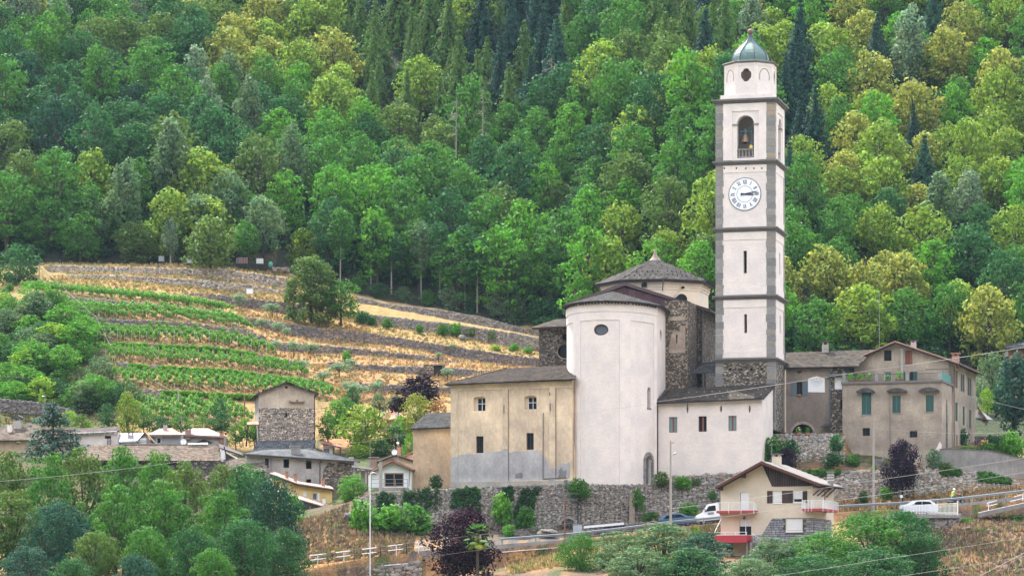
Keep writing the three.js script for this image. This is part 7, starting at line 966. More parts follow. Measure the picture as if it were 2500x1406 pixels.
{ // deodar cedar with layered sweeping branches
const lv = new Leaves(909), r = rng(910), H = 7.6, br = []; for (let t = 0; t < 15; t++) { const k = t / 14, y = H * (0.05 + 0.9 * k), L0 = 4.6 * Math.pow(1 - k, 0.9) + 0.5; for (let b = 0; b < 5; b++) { const a = b * 1.257 + t * 0.9 + rr(r, -0.3, 0.3), l = L0 * rr(r, 0.6, 1.1), e = V(Math.cos(a) * l, y + (k > 0.5 ? 0.45 : 0.15) * l - 0.3, Math.sin(a) * l); br.push(cyl(V(0, y, 0), e, 0.06, 0.02, 4)); for (let i = 0; i < l * 16; i++) { const q = Math.sqrt(r()), c = V(0, y, 0).lerp(e, q).add(V(rr(r, -0.35, 0.35), rr(r, -0.45, 0.05), rr(r, -0.35, 0.35))); lv.spray(c, V(Math.cos(a) * 0.3, 1, Math.sin(a) * 0.3).normalize(), 0.3, toneVar(r, 0.25), 1.3, 2); } } }
const t = thing('cedar_tree', 'dark layered cedar with sweeping branches in front of the village roofs', 'tree', P(128, 1130, 362)); part(t, 'trunk', merge([cyl(V(0, -1, 0), V(0, H, 0), 0.2, 0.04, 7), ...br]), M.bark); part(t, 'crown', lv.build(), L.cedar); }
const nearL = [[20, 1108, 1440, 190, 326, 'nearFeather', L.olive], [120, 1112, 1440, 170, 322, 'nearFeather', L.green], [205, 1100, 1440, 190, 327, 'nearFeather', L.olive], [300, 1098, 1440, 180, 324, 'nearFeather', L.green], [385, 1108, 1440, 170, 328, 'nearFeather', L.green], [450, 1132, 1440, 180, 322, 'nearFeather', L.olive], [545, 1140, 1440, 160, 326, 'nearFeather', L.olive], [600, 1142, 1440, 190, 316, 'near', L.deep], [665, 1168, 1440, 170, 310, 'near', L.dark], [540, 1200, 1450, 180, 306, 'nearFeather', L.green], [400, 1175, 1450, 190, 308, 'nearFeather', L.green], [280, 1190, 1450, 190, 306, 'nearFeather', L.green], [145, 1228, 1450, 170, 300, 'near', L.blue], [30, 1200, 1450, 190, 304, 'nearFeather', L.olive], [230, 1300, 1470, 150, 290, 'near', L.olive], [60, 1335, 1470, 160, 288, 'near', L.blue], [360, 1288, 1470, 150, 292, 'near', L.green], [470, 1285, 1470, 150, 290, 'near', L.deep], [590, 1270, 1465, 180, 292, 'near', L.deep], [690, 1290, 1470, 140, 300, 'near', L.deep], [520, 1340, 1480, 120, 284, 'near', L.green], [330, 1350, 1480, 120, 282, 'near', L.blue], [170, 1365, 1490, 130, 280, 'near', L.deep]];
const nearName = new Map([[L.olive, 'olive green feathery'], [L.rust, 'brownish'], [L.green, 'green feathery'], [L.deep, 'deep green bushy'], [L.dark, 'very dark bushy'], [L.blue, 'dark blue green'], [L.yellow, 'yellow tipped'], [L.grey, 'grey green']]);
nearL.forEach(([x, t, f, w, d, g, m], i) => TB('near_tree', `${nearName.get(m)} tree ${t < 1150 ? 'just below the village roofs' : t < 1240 ? 'amid the lower left wood' : 'at the bottom of the lower left wood'}${x < 170 ? ' by the left edge' : x > 560 ? ' at its right end' : ''}`, 'tree', x, t, f, w, d, G[g], m, { seed: i, group: `lower left wood ${nearName.get(m)}` }));
[[1418, 1300, 1430, 120, 318, 'near', L.green, 'bright bushy tree at the left end of the hedge below the road'], [1520, 1300, 1440, 190, 314, 'nearFeather', L.grey, 'grey green tree below the blue car'], [1620, 1280, 1440, 260, 312, 'nearFeather', L.grey, 'broad grey green tree below the guardrail left of the chalet'], [1715, 1300, 1450, 190, 308, 'nearFeather', L.blue, 'darker tree just left of the chalet terrace'], [1560, 1340, 1480, 240, 296, 'nearFeather', L.grey, 'low grey green tree at the bottom edge below the road'], [1690, 1340, 1480, 240, 296, 'nearFeather', L.deep, 'low dark tree at the bottom edge left of the chalet wall'], [1890, 1315, 1460, 210, 306, 'nearFeather', L.grey, 'grey green tree in front of the chalet stone base'], [2010, 1300, 1460, 210, 304, 'near', L.green, 'dense tree right below the chalet stone corner'], [2125, 1246, 1450, 250, 308, 'near', L.green, 'big green tree right of the chalet balcony'], [2205, 1250, 1450, 180, 310, 'near', L.deep, 'dark green tree under the parking railing'], [2250, 1300, 1460, 140, 306, 'near', L.deep, 'dark green tree at the edge of the brown slope'], [1985, 1355, 1480, 220, 290, 'near', L.deep, 'low dark tree at the bottom edge under the chalet'], [2140, 1335, 1480, 240, 290, 'near', L.deep, 'low dense tree at the bottom edge beside the brown slope'], [1830, 1365, 1480, 180, 292, 'near', L.grey, 'low tree at the bottom edge below the small blue grey window']].forEach(([x, t, f, w, d, g, m, lab], i) => TB('near_tree', lab, 'tree', x, t, f, w, d, G[g], m, { seed: i + 1 }));
const beech = roundTree(801, { puffs: 80, per: 100, leaf: 0.24, h: 9, w: 8, base: -0.03, full: 0.4, rag: 0.4, rp: [0.09, 0.16], flat: 1.1 });
TB('purple_beech', 'large dark purple beech behind the palm beside the road', 'tree', 1132, 1236, 1440, 200, 325, [beech], L.purple, { seed: 1 });
TB('purple_beech', 'dark purple tree against the long rubble wall right of the chalet', 'tree', 2204, 1072, 1222, 96, 357.5, [beech], L.plum, { seed: 2 }); TB('purple_shrub', 'purple leafed shrub behind the chalet chimney', 'shrub', 1922, 1092, 1168, 66, 358, [beech], L.plum, { seed: 3 });
[[882, 1218, 1318, 84, 350, L.bright, 'bright green bush at the left foot of the church retaining wall'], [950, 1230, 1312, 104, 350.5, L.bright, 'bright green bush right of the white street lamp'], [1014, 1228, 1318, 104, 351, L.green, 'green bush left of the big purple beech, under the wall'], [1224, 1202, 1284, 66, 353, L.bright, 'upright green bush on the wall above the purple beech'], [1282, 1236, 1300, 60, 352, L.green, 'green bush below the ivy on the retaining wall'], [1243, 1280, 1318, 36, 349, L.bright, 'small green bush on the rocks above the guardrail'], [1414, 1166, 1220, 56, 354.6, L.green, 'round green bush growing on the wall at the corner of the apse'], [1556, 1192, 1248, 36, 354.4, L.green, 'green bush beside the buttress on the wall under the apse door'], [1588, 1248, 1276, 42, 354, L.green, 'small green bush on the road bank under the apse'], [1684, 1226, 1264, 54, 354, L.bright, 'green bush on the bank above the white truck'], [1616, 1150, 1190, 40, 357, L.olive, 'shrub at the foot of the downpipe beside the apse door'], [1666, 1160, 1196, 42, 357.3, L.bright, 'bushy shrub on the wall edge under the white annex'], [1740, 1198, 1222, 24, 356.8, L.green, 'tuft of green on the wall left of the chalet roof'], [1700, 1165, 1190, 26, 358, L.olive, 'low weed on the wall edge under the white annex rocks'], [1064, 1158, 1198, 40, 366.2, L.deep, 'small dark shrub in front of the ochre building'], [1890, 1062, 1130, 66, 362, L.green, 'leafy vine bush spilling over the wall below the arched house'], [1862, 1078, 1150, 40, 361.5, L.green, 'hanging green branch at the corner of the white annex'], [1930, 1070, 1120, 50, 363, L.deep, 'green shrub on the wall left of the flower pots'], [2042, 1058, 1108, 42, 364.5, L.deep, 'round dark bush at the left corner of the brown house'], [2036, 1102, 1142, 52, 362.5, L.deep, 'wide dark bush below the wall corner of the brown house'], [2085, 1106, 1142, 44, 364.5, L.green, 'green bush under the small barred window'], [2282, 1094, 1152, 48, 364.2, L.silver, 'pale feathery shrub at the foot of the brown house corner'], [2310, 1128, 1152, 36, 363.4, L.olive, 'yellowish weed on the wall right of the pale shrub'], [2135, 1132, 1158, 20, 362.6, L.green, 'small bush beside the tall concrete pole'], [2110, 1196, 1232, 30, 357, L.deep, 'dark bush at the foot of the long rubble wall'], [2165, 1188, 1224, 40, 357, L.green, 'green bush right of the concrete pole on the dry verge'], [2360, 1088, 1110, 50, 371, L.bright, 'garden greenery behind the stepped concrete wall'], [2410, 1080, 1112, 60, 372, L.green, 'leafy garden plants behind the stepped concrete wall'], [2472, 1050, 1124, 70, 373, L.bright, 'light green garden bush at the right edge'], [2430, 1060, 1112, 50, 376, L.deep, 'dark garden bush right of the red flowers'], [2350, 1045, 1092, 34, 378, L.deep, 'dark ivy shrub at the far corner of the brown house'], [2360, 1262, 1292, 40, 345, L.green, 'green weed bush at the foot of the parking wall'], [2400, 1290, 1330, 50, 338, L.olive, 'green weeds on the brown slope at lower right'], [2480, 1330, 1370, 60, 332, L.olive, 'green weeds at the right edge of the brown slope'], [2490, 1255, 1285, 50, 346, L.green, 'green strip of weeds below the concrete wall'], [1700, 1282, 1326, 26, 339, L.lime, 'yellow flowered weed clump by the guardrail']].forEach(([x, t, f, w, d, m, lab], i) => TB('shrub', lab, 'shrub', x, t, f, w, d, G.bush, m, { seed: i }));
[[884, 758, 792, 44, L.deep], [908, 770, 796, 30, L.green], [945, 776, 804, 30, L.green], [1023, 790, 816, 22, L.green], [1080, 790, 822, 34, L.green], [1112, 786, 824, 36, L.bright], [1150, 800, 826, 40, L.olive], [1200, 806, 838, 30, L.green], [1255, 838, 860, 26, L.bright], [1290, 845, 866, 30, L.bright], [1210, 842, 858, 30, L.lime], [845, 854, 886, 26, L.bright]].forEach(([x, t, f, w, m], i) => TB('shrub', `${x < 920 ? 'dark bush' : x < 1060 ? 'small round bush' : x < 1230 ? 'leafy bush' : 'bright weed clump'} on the dry grass terrace ${x < 920 ? 'right of the large round tree' : 'left of the stone transept'}`, 'shrub', x, t, f, w, undefined, G.bush, m, { seed: i, group: 'bushes on the grass terrace left of the transept' }));
TB('conifer_tree', 'tall dark conifer at the right edge behind the garden', 'tree', 2478, 862, 1110, 110, 384, G.tall, L.cedar, { seed: 1 }); TB('leafy_tree', 'grey green tree right of the brown house roof', 'tree', 2420, 862, 1010, 100, 410, G.round, L.grey, { seed: 3 }); TB('leafy_tree', 'bright sapling beside the wooden eaves', 'tree', 2412, 948, 1020, 40, 404, G.feather, L.lime, { seed: 2 }); TB('leafy_tree', 'dark green tree behind the wooden eaves', 'tree', 2450, 930, 1060, 70, 406, G.round, L.deep, { seed: 2 });
[[582, 716, 755, 36], [664, 740, 776, 44], [640, 778, 806, 34], [678, 786, 822, 34], [668, 832, 862, 40], [716, 832, 874, 38], [760, 838, 868, 44], [735, 878, 912, 50], [826, 886, 922, 56], [855, 876, 910, 40], [700, 800, 830, 24], [918, 932, 970, 44], [870, 938, 976, 56], [1092, 900, 928, 46], [1070, 860, 884, 18], [1105, 838, 862, 20], [1055, 838, 858, 18], [925, 924, 958, 22], [848, 930, 966, 44], [790, 906, 940, 40]].forEach(([x, t, f, w], i) => TB('olive_tree', x < 700 ? 'small silvery olive tree beside the upper vine row ends' : x < 830 ? 'small silvery olive tree on the dry terraces right of the vines' : 'small silvery olive tree on the lower dry terraces', 'olive tree', x, t, f, w, undefined, G.olive, L.silver, { seed: i, group: x < 700 ? 'olive trees beside the upper vine rows' : x < 830 ? 'olive trees on the dry terraces' : 'olive trees on the lower dry terraces' }));
[[985, 700, 770, 60, L.grey], [1045, 706, 766, 56, L.green], [1100, 700, 772, 60, L.silver], [1215, 712, 800, 66, L.silver], [1262, 720, 812, 60, L.grey], [1310, 730, 824, 70, L.deep], [925, 690, 752, 70, L.deep], [870, 676, 730, 60, L.green], [1150, 716, 786, 44, L.deep]].forEach(([x, t, f, w, m], i) => TB('young_tree', ['pale', 'green', 'silvery', 'dark'][[L.grey, L.green, L.silver, L.deep].indexOf(m)] + ' young tree hanging over the forest edge wall left of the church', 'tree', x, t, f, w, forestEdge(x)[1] + 1.5, G.feather, m, { seed: i, group: 'young trees at the forest edge wall' }));
{ // fan palm
const H = 4.6, t = thing('palm_tree', 'fan palm with yellowing lower leaves in front of the purple beech', 'palm', P(1166, 1420, 320)), lv = new Leaves(33), r = rng(34); part(t, 'trunk', cyl(V(0, -0.5, 0), V(0, H, 0), 0.17, 0.13, 8), M.bark);
for (let k = 0; k < 34; k++) { const a = k * 2.4, el = lerp(1.2, -0.9, k / 33), l = 1.15, tip = V(Math.cos(a) * Math.cos(el) * l, H + 0.1 + Math.sin(el) * l, Math.sin(a) * Math.cos(el) * l), dir = tip.clone().sub(V(0, H, 0)).normalize(), side = V(-Math.sin(a), 0, Math.cos(a)), up = side.clone().cross(dir); const old = k > 30; for (let i = -6; i <= 6; i++) { const w = i / 6 * 1.25, d2 = dir.clone().multiplyScalar(Math.cos(w)).addScaledVector(side, Math.sin(w)), e = tip.clone().addScaledVector(d2, 0.62).add(V(0, -0.18, 0)), b0 = tip.clone().addScaledVector(side, 0.025), b1 = tip.clone().addScaledVector(side, -0.025), m = tip.clone().lerp(e, 0.55).add(V(0, 0.06, 0)), q = side.clone().multiplyScalar(0.05), kx = rr(r, 0.75, 1.2), c = old ? [4.0 * kx, 1.6 * kx, 0.9 * kx] : [kx, kx, kx]; for (const tri of [[b0, m.clone().add(q), b1], [b1, m.clone().add(q), m.clone().sub(q)], [m.clone().add(q), e, m.clone().sub(q)]]) for (const v of tri) { lv.p.push(v.x, v.y, v.z); lv.n.push(up.x, Math.abs(up.y) + 0.2, up.z); lv.c.push(...c); } } }
part(t, 'frond', lv.build(), L.green); const dd = new Leaves(35); for (let i = 0; i < 80; i++) dd.spray(V(rr(r, -0.25, 0.25), H - rr(r, 0.1, 0.9), rr(r, -0.25, 0.25)), V(rr(r, -1, 1), -0.3, rr(r, -1, 1)).normalize(), 0.4, [2.6, 1.3, 1], 1.5, 2); part(t, 'dry_frond', dd.build(), L.olive);
}
// ------------------------------------------------------------------ vine rows
{
const r = rng(404), variants = [];
const rowGeo = (seed, len, slope) => { const lv = new Leaves(seed), q = rng(seed + 1), posts = [], n = Math.max(2, Math.round((len - 3.2) / 1.0)); for (let i = 0; i < n; i++) { const z = -1.3 - (i + 0.15) * (len - 3.2) / n, y = -z * slope; for (let k = 0; k < 4; k++) lv.puff(V(rr(q, -0.14, 0.14), y + rr(q, 0.7, 1.35), z + rr(q, -0.4, 0.4)), rr(q, 0.26, 0.4), 26, 0.19, toneVar(q, 0.22), { flat: 1.1, vary: 0.35 }); if (q() < 0.25) lv.puff(V(rr(q, -0.1, 0.1), y + 1.5, z), 0.18, 10, 0.17, toneVar(q, 0.2)); const hp = rr(q, 1.2, 1.85); if (i % 2 === 0) posts.push(cyl(V(0, y - 0.3, z), V(rr(q, -0.08, 0.08), y + hp, z), 0.045, 0.04, 5)); } return { leaf: lv.build(), posts }; };
const defs = [['D', 'C', 100, 592, 'on the top vineyard terrace'], ['E', 'D', 165, 640, 'on the second vineyard terrace'], ['F', 'E', 232, 700, 'on the third vineyard terrace'], ['G', 'F', 285, 762, 'on the fourth vineyard terrace'], ['H', 'G', 330, 838, 'on the fifth vineyard terrace'], [null, 'H', 375, 640, 'on the lowest vineyard terrace']];
defs.forEach(([lo, hi, x0, x1, where], k) => {
for (let i = 0; i < 3; i++) variants[k * 3 + i] = null;
for (let px = x0; px < x1; px += rr(r, 15, 19)) {
const a = lo ? (() => { const [y, d] = terrTop(TERR[lo])(px); return P(px, y, d + 0.5); })() : onGround(px, 415.5), [yb, db] = terrBot(TERR[hi])(px), bP = P(px, yb, db - 0.4); let dz = -(bP.z - a.z); let limit = dz;
if (hi === 'C' && px < 440) limit = Math.min(dz, 8.5); if (dz < 4.6) continue;
const v = Math.floor(r() * 3), slope = (bP.y - a.y) / dz, g = variants[k * 3 + v] ??= rowGeo(500 + k * 10 + v, limit * 0.94, slope);
const t = thing('vine_row', `short row of green grapevines on wooden posts ${where}`, 'vine row', a, rad(rr(r, 34, 44)), `vine rows ${where}`); t.scale.y = clamp(1, 0.9, 1.1);
g.posts.forEach((p) => part(t, 'post', p, M.stake)); part(t, 'vine', g.leaf, L.vine);
}
});
const cl = new Leaves(77); cl.puff(V(0, 0, 0), 0.34, 26, 0.19, [1, 1, 1], { flat: 0.9 }); const cg = cl.build();
for (const [k, x0, x1, lab] of [['F', 276, 700, 'green creeper hanging along the edge of the third vineyard wall'], ['G', 312, 735, 'green creeper hanging along the edge of the fourth vineyard wall'], ['H', 372, 640, 'green creeper hanging along the edge of the lowest vineyard wall']]) {
const n = Math.round((x1 - x0) * 0.9), m = new THREE.InstancedMesh(cg, L.lime, n), o = new THREE.Object3D(), c = new THREE.Color(); m.name = numbered('hanging_creeper'); m.userData = { kind: 'stuff', label: lab, category: 'creeper' };
for (let i = 0; i < n; i++) { let px = rr(r, x0, x1); if (vnoise(px * 0.03, 1, 8) < 0.22) px = Math.min(x1, px + 24); const [y, d] = terrTop(TERR[k])(px); o.position.copy(P(px, y + rr(r, 1, 7), d - 0.55)); o.rotation.set(r() * 6, r() * 6, 0); const s = rr(r, 0.7, 1.3); o.scale.set(s, s, s); o.updateMatrix(); m.setMatrixAt(i, o.matrix); const q = rr(r, 0.6, 1.1); m.setColorAt(i, c.setRGB(q * 0.7, q, q)); } m.castShadow = m.receiveShadow = true; scene.add(m);
}
const iv = (lab, boxes, topF, botF, mat) => { const n = 620, m = new THREE.InstancedMesh(cg, mat, n), o = new THREE.Object3D(), c = new THREE.Color(); m.name = numbered('ivy'); m.userData = { kind: 'stuff', label: lab, category: 'ivy' }; for (let i = 0; i < n; i++) { const [x0, x1, k0, k1, tilt] = pick(r, boxes), k = rr(r, k0, k1), px = lerp(x0, x1, r()) - (k - k0) * (tilt ?? 0), T0 = topF(px), B0 = botF(px); o.position.copy(P(px, lerp(T0[0], B0[0], k), lerp(T0[1], B0[1], k) - 0.3)); o.rotation.set(r() * 6, r() * 6, 0); const s = rr(r, 0.5, 1.15); o.scale.set(s, s, s); o.updateMatrix(); m.setMatrixAt(i, o.matrix); const q = rr(r, 0.6, 1.4); m.setColorAt(i, c.setRGB(q, q, q)); } m.castShadow = m.receiveShadow = true; scene.add(m); };
iv('ivy patches draped over the retaining wall under the yellow and ochre buildings', [[920, 965, 0.0, 0.75], [985, 1075, -0.05, 0.5], [1105, 1130, 0, 0.45], [1135, 1172, -0.02, 0.55], [1275, 1318, 0.05, 0.75, 40], [1228, 1250, 0, 0.3]], wallTop, wallFoot, L.ivy);
iv('ivy hanging over the long rubble wall at the right', [[2390, 2468, -0.12, 0.45], [2300, 2345, -0.05, 0.2], [1925, 2050, -0.03, 0.1]], wallTop, wallFoot, L.green);
}
// ------------------------------------------------------------------ dry grass
{
const r = rng(88), tuft = (seed, n, h) => { const p = [], nn = [], q = rng(seed); for (let i = 0; i < n; i++) { const a = q() * 6.28, l = rr(q, 0.5, 1) * h, x = Math.cos(a) * l * 0.5, z = Math.sin(a) * l * 0.5, w = 0.05, bx0 = rr(q, -0.15, 0.15), bz = rr(q, -0.15, 0.15); p.push(bx0 - Math.sin(a) * w, 0, bz + Math.cos(a) * w, bx0 + Math.sin(a) * w, 0, bz - Math.cos(a) * w, bx0 + x, l, bz + z); for (let k = 0; k < 3; k++) nn.push(x * 0.5, 1, z * 0.5); } const g = new THREE.BufferGeometry(); g.setAttribute('position', new THREE.Float32BufferAttribute(p, 3)); g.setAttribute('normal', new THREE.Float32BufferAttribute(nn, 3)); return g; };
const grassMat = new THREE.MeshPhysicalMaterial({ color: 0xffffff, roughness: 1, transmission: 0.3, thickness: 0, specularIntensity: 0.2 }), tg = tuft(1, 12, 0.42);
const field = (lab, n, spot, tones) => { const list = []; for (let i = 0; i < n * 3 && list.length < n; i++) { const s = spot(); if (s) list.push(s); } const m = new THREE.InstancedMesh(tg, grassMat, list.length), o = new THREE.Object3D(), c = new THREE.Color(); m.name = numbered('dry_grass'); m.userData = { kind: 'stuff', label: lab, category: 'grass' }; list.forEach((p, i) => { o.position.copy(p); o.rotation.y = r() * 6.28; const s = rr(r, 0.6, 1.4); o.scale.set(s, s * rr(r, 0.6, 1.3), s); o.updateMatrix(); m.setMatrixAt(i, o.matrix); const t = pick(r, tones), k = rr(r, 0.7, 1.25); m.setColorAt(i, c.setRGB(t[0] * k, t[1] * k, t[2] * k)); }); m.castShadow = m.receiveShadow = true; scene.add(m); };
const gold = [[0.78, 0.46, 0.20], [0.76, 0.50, 0.21], [0.68, 0.38, 0.16], [0.58, 0.47, 0.16]], strawy = [[0.72, 0.54, 0.19], [0.78, 0.54, 0.22], [0.30, 0.36, 0.09], [0.70, 0.46, 0.18]], brown = [[0.48, 0.29, 0.16], [0.60, 0.39, 0.18], [0.30, 0.20, 0.14], [0.24, 0.29, 0.08]];
const keys = 'HGFEDCBA';
const between = (lo, hi, x0, x1) => () => { const px = rr(r, x0, x1), a = terrTop(TERR[lo])(px), b = terrBot(TERR[hi])(px), t = r(), d = lerp(a[1] + 0.2, b[1], t); return onGround(px, d); };
field('dry orange grass on the olive terraces', 3000, () => { const i = Math.floor(r() * 5), s = [['G', 'F', 740, 1330], ['F', 'E', 690, 1330], ['E', 'D', 620, 1330], ['D', 'C', 580, 900], ['H', 'G', 820, 1120]][i]; return between(...s)(); }, gold);
field('dry grass between the vine rows', 2400, () => { const s = pick(r, [['G', 'F', 280, 750], ['F', 'E', 230, 690], ['E', 'D', 160, 640], ['D', 'C', 100, 590], ['H', 'G', 330, 830]]); return between(...s)(); }, strawy);
field('yellow grass on the upper terraces', 2200, () => { const s = pick(r, [['D', 'C', 880, 1330], ['C', 'B', 100, 720], ['C', 'B', 100, 720], ['B', 'A', 160, 700]]); return between(...s)(); }, strawy);
field('grass under the trees on the top terrace', 900, () => { const px = rr(r, 100, 720), d = rr(r, 493.5, 507); return onGround(px, d); }, strawy);
field('dry grass on the bank left of the retaining wall', 3000, () => { const px = rr(r, 690, 1010), a = roadBack(px)[1] + 0.5, d = rr(r, a, wallFoot(px)[1] + (px < 850 ? 4 : 0)); return onGround(px, d); }, brown);
field('tall yellow grass below the guardrail', 2400, () => { const px = rr(r, 1240, 1790), d = lerp(LINES[3](px)[1] - 8, roadEdge(px)[1] - 0.3, Math.sqrt(r())); return onGround(px, d); }, strawy);
field('dry grass verge above the road at the right', 2600, () => { const px = rr(r, 1540, 2560), a = roadBack(px)[1] + 0.2; return onGround(px, rr(r, a, wallFoot(px)[1])); }, gold);
field('rough brown grass on the slope at lower right', 2400, () => { const px = rr(r, 2270, 2560), d = rr(r, 312, 349); return onGround(px, d); }, brown);
field('dry grass at the left edge above the village wall', 1400, () => { const px = rr(r, -30, 330), d = rr(r, 405, 470); return onGround(px, d); }, strawy);
}

// ------------------------------------------------------------------ rocks
{
const r = rng(515), rockGeo = [0, 1, 2].map((k) => { const g = new THREE.IcosahedronGeometry(1, 1), p = g.attributes.position; for (let i = 0; i < p.count; i++) { const v = V().fromBufferAttribute(p, i), n = 0.7 + 0.6 * vnoise(v.x * 3.1 + k * 9, v.y * 3.1 + v.z * 2.7, 20 + k); v.multiplyScalar(n); p.setXYZ(i, v.x, v.y, v.z); } g.computeVertexNormals(); return metres(g); });
const mats = [[0.24, 0.22, 0.21], [0.42, 0.35, 0.29], [0.26, 0.25, 0.25]].map((c) => new THREE.MeshStandardMaterial({ color: new THREE.Color().setRGB(...c), roughness: 0.95, flatShading: true, map: rep(T.ground, 1.5), bumpMap: rep(T.grit, 1), bumpScale: 0.05 }));
const rock = (lab, px, py, d, w, h, m = 0, group) => { const t = whole('rock', rockGeo[Math.floor(r() * 3)], mats[m], lab, 'rock', group); t.position.copy(P(px, py + h * 0.2, d)); t.scale.set(w * d / F / 2.3, h * d / F / 2.3, 0.6 * w * d / F / 2.3); t.rotation.y = r() * 3; return t; };
rock('rock outcrop under the window corner of the brown house', 2150, 1130, 366.2, 70, 60, 0); rock('broad boulder at the foot of the brown house front', 2105, 1138, 366, 50, 36, 0); rock('rounded boulder left of the purple tree under the brown house', 2180, 1140, 364.4, 44, 44, 0);
for (const [x, y, w, h] of [[1650, 1167, 44, 26], [1690, 1165, 40, 30], [1725, 1162, 44, 34], [1765, 1160, 50, 36], [1630, 1176, 30, 20], [1805, 1158, 40, 30]]) rock('pale rock ledge under the base of the white annex', x, y, 359.4, w, h, 1, 'rock ledge under the white annex');
for (const [x, y, w, h] of [[1275, 1300, 60, 22], [1335, 1296, 70, 24]]) rock('grey rock of the bank between the road and the retaining wall', x, y, 348.2, w, h, 0, 'rocks on the bank above the road');
for (const [x, y, d, w, h] of [[2472, 1296, 343, 26, 18], [2350, 1328, 333, 18, 12], [2415, 1366, 324, 22, 14], [2370, 1380, 320, 16, 10], [2445, 1345, 328, 14, 10], [2330, 1392, 318, 20, 12], [2480, 1392, 318, 18, 12]]) rock('loose grey rock on the brown slope at lower right', x, y, d, w, h, 2, 'loose rocks on the brown slope');
rock('grey stone on the dry verge beside the motorcyclist', 2360, 1197, 360, 18, 9, 2); rock('dark rock on the hillside left of the street lamp', 850, 1256, 352, 36, 26, 2); rock('boulder in the bushy terrace left of the transept', 1128, 822, 477, 34, 26, 2);
{ const n = 120, g = new THREE.InstancedMesh(rockGeo[0], mats[1], n), o = new THREE.Object3D(); g.name = 'rubble_heap'; g.userData = { kind: 'stuff', label: 'loose stones lying on the upper grass terrace left of the large round tree', category: 'stones' }; for (let i = 0; i < n; i++) { o.position.copy(P(rr(r, 662, 704), rr(r, 655, 664), 500 + r())); o.scale.setScalar(rr(r, 0.12, 0.28)); o.rotation.set(r() * 3, r() * 3, 0); o.updateMatrix(); g.setMatrixAt(i, o.matrix); } scene.add(g); }
{ const n = 260, g = new THREE.InstancedMesh(rockGeo[1], mats[1], n), o = new THREE.Object3D(); g.name = 'scattered_stones'; g.userData = { kind: 'stuff', label: 'small pale stones scattered over the brown slope at lower right', category: 'stones' }; for (let i = 0; i < n; i++) { const px = rr(r, 2280, 2540), d = rr(r, 314, 348); o.position.copy(onGround(px, d)); o.scale.setScalar(rr(r, 0.06, 0.2)); o.rotation.set(r() * 3, r() * 3, 0); o.updateMatrix(); g.setMatrixAt(i, o.matrix); } scene.add(g); }
}
// ------------------------------------------------------------------ guardrails and railings
const arcPts = (x0, x1, n, fn) => Array.from({ length: n + 1 }, (_, i) => fn(lerp(x0, x1, i / n)));
function guardrail(label, x0, x1, gap) {
const f = (px) => { const [y, d] = roadEdge(px); return P(px, y, d - 0.05); }, org = f(x0), t = thing('guardrail', label, 'guardrail', org), n = Math.round((x1 - x0) / 20), gs = [];
for (let i = 0; i < n; i++) { const a = f(lerp(x0, x1, i / n)).sub(org), b = f(lerp(x0, x1, (i + 1) / n)).sub(org), pr = [[0, 0.48], [0.06, 0.54], [0.06, 0.58], [0, 0.62], [0.06, 0.66], [0.06, 0.70], [0, 0.76]]; for (let k = 0; k + 1 < pr.length; k++) { const q = (p, [o, y], e) => p.clone().add(V(0, y, o - e)); gs.push(hexa([q(a, pr[k], 0), q(b, pr[k], 0), q(b, pr[k], 0.03), q(a, pr[k], 0.03), q(a, pr[k + 1], 0), q(b, pr[k + 1], 0), q(b, pr[k + 1], 0.03), q(a, pr[k + 1], 0.03)])); } }
part(t, 'beam', merge(gs), M.galv);
for (let px = x0 + 4; px < x1; px += gap) { const a = f(px).sub(org); part(t, 'post', bx(a.x - 0.06, a.x + 0.06, a.y - 0.5, a.y + 0.8, a.z - 0.14, a.z - 0.035), M.galv); }
}
guardrail('long grey guardrail along the road from the wooden pole to the right edge', 1222, 2600, 82);
{ const f = (px) => { const [y, d] = roadEdge(px); return P(px, y, d); }, org = f(755), t = thing('road_railing', 'black and white banded pipe railing along the road at lower left', 'railing', org), sec = 64; let k = 0;
for (let px = 755; px < 1030; px += sec / 2, k++) { const white = k % 2 === 0, a = f(px).sub(org), b = f(Math.min(px + (white ? 40 : 26), 1032)).sub(org), m = white ? M.whitePaint : M.iron, s = white ? -2 : 0, at = (p, y) => p.clone().add(V(0, y, 0)); part(t, 'rail', merge([cyl(at(a, 1.0), at(b, 1.0), 0.045, 0.045), cyl(at(a, 0.5), at(b, 0.5), 0.04, 0.04)]), m); const c = a.clone().lerp(b, 0.5); part(t, 'post', cyl(at(c, -0.2), at(c, 1.05), 0.05, 0.05), m); } }
{ const a = P(938, 1381, 331.5), b = P(1024, 1374, 332.8), org = a.clone(), t = thing('wall_pipe', 'thin white pipe along the masonry wall beside the street lamp', 'pipe', org); part(t, 'pipe', cyl(V(0, 0, 0), b.sub(org), 0.05, 0.05), M.whitePaint); }
{ const org = P(1216, 1350, 334.8), t = thing('wall_pipe', 'pale handrail pipe along the concrete wall below the guardrail', 'pipe', org), pts = [[1210, 1338], [1216, 1349], [1290, 1343], [1390, 1335]].map(([x, y]) => P(x, y, roadEdge(x)[1] - 0.35).sub(org)); part(t, 'pipe', merge(pts.slice(0, -1).map((p, i) => cyl(p, pts[i + 1], 0.04, 0.04))), M.blind); }
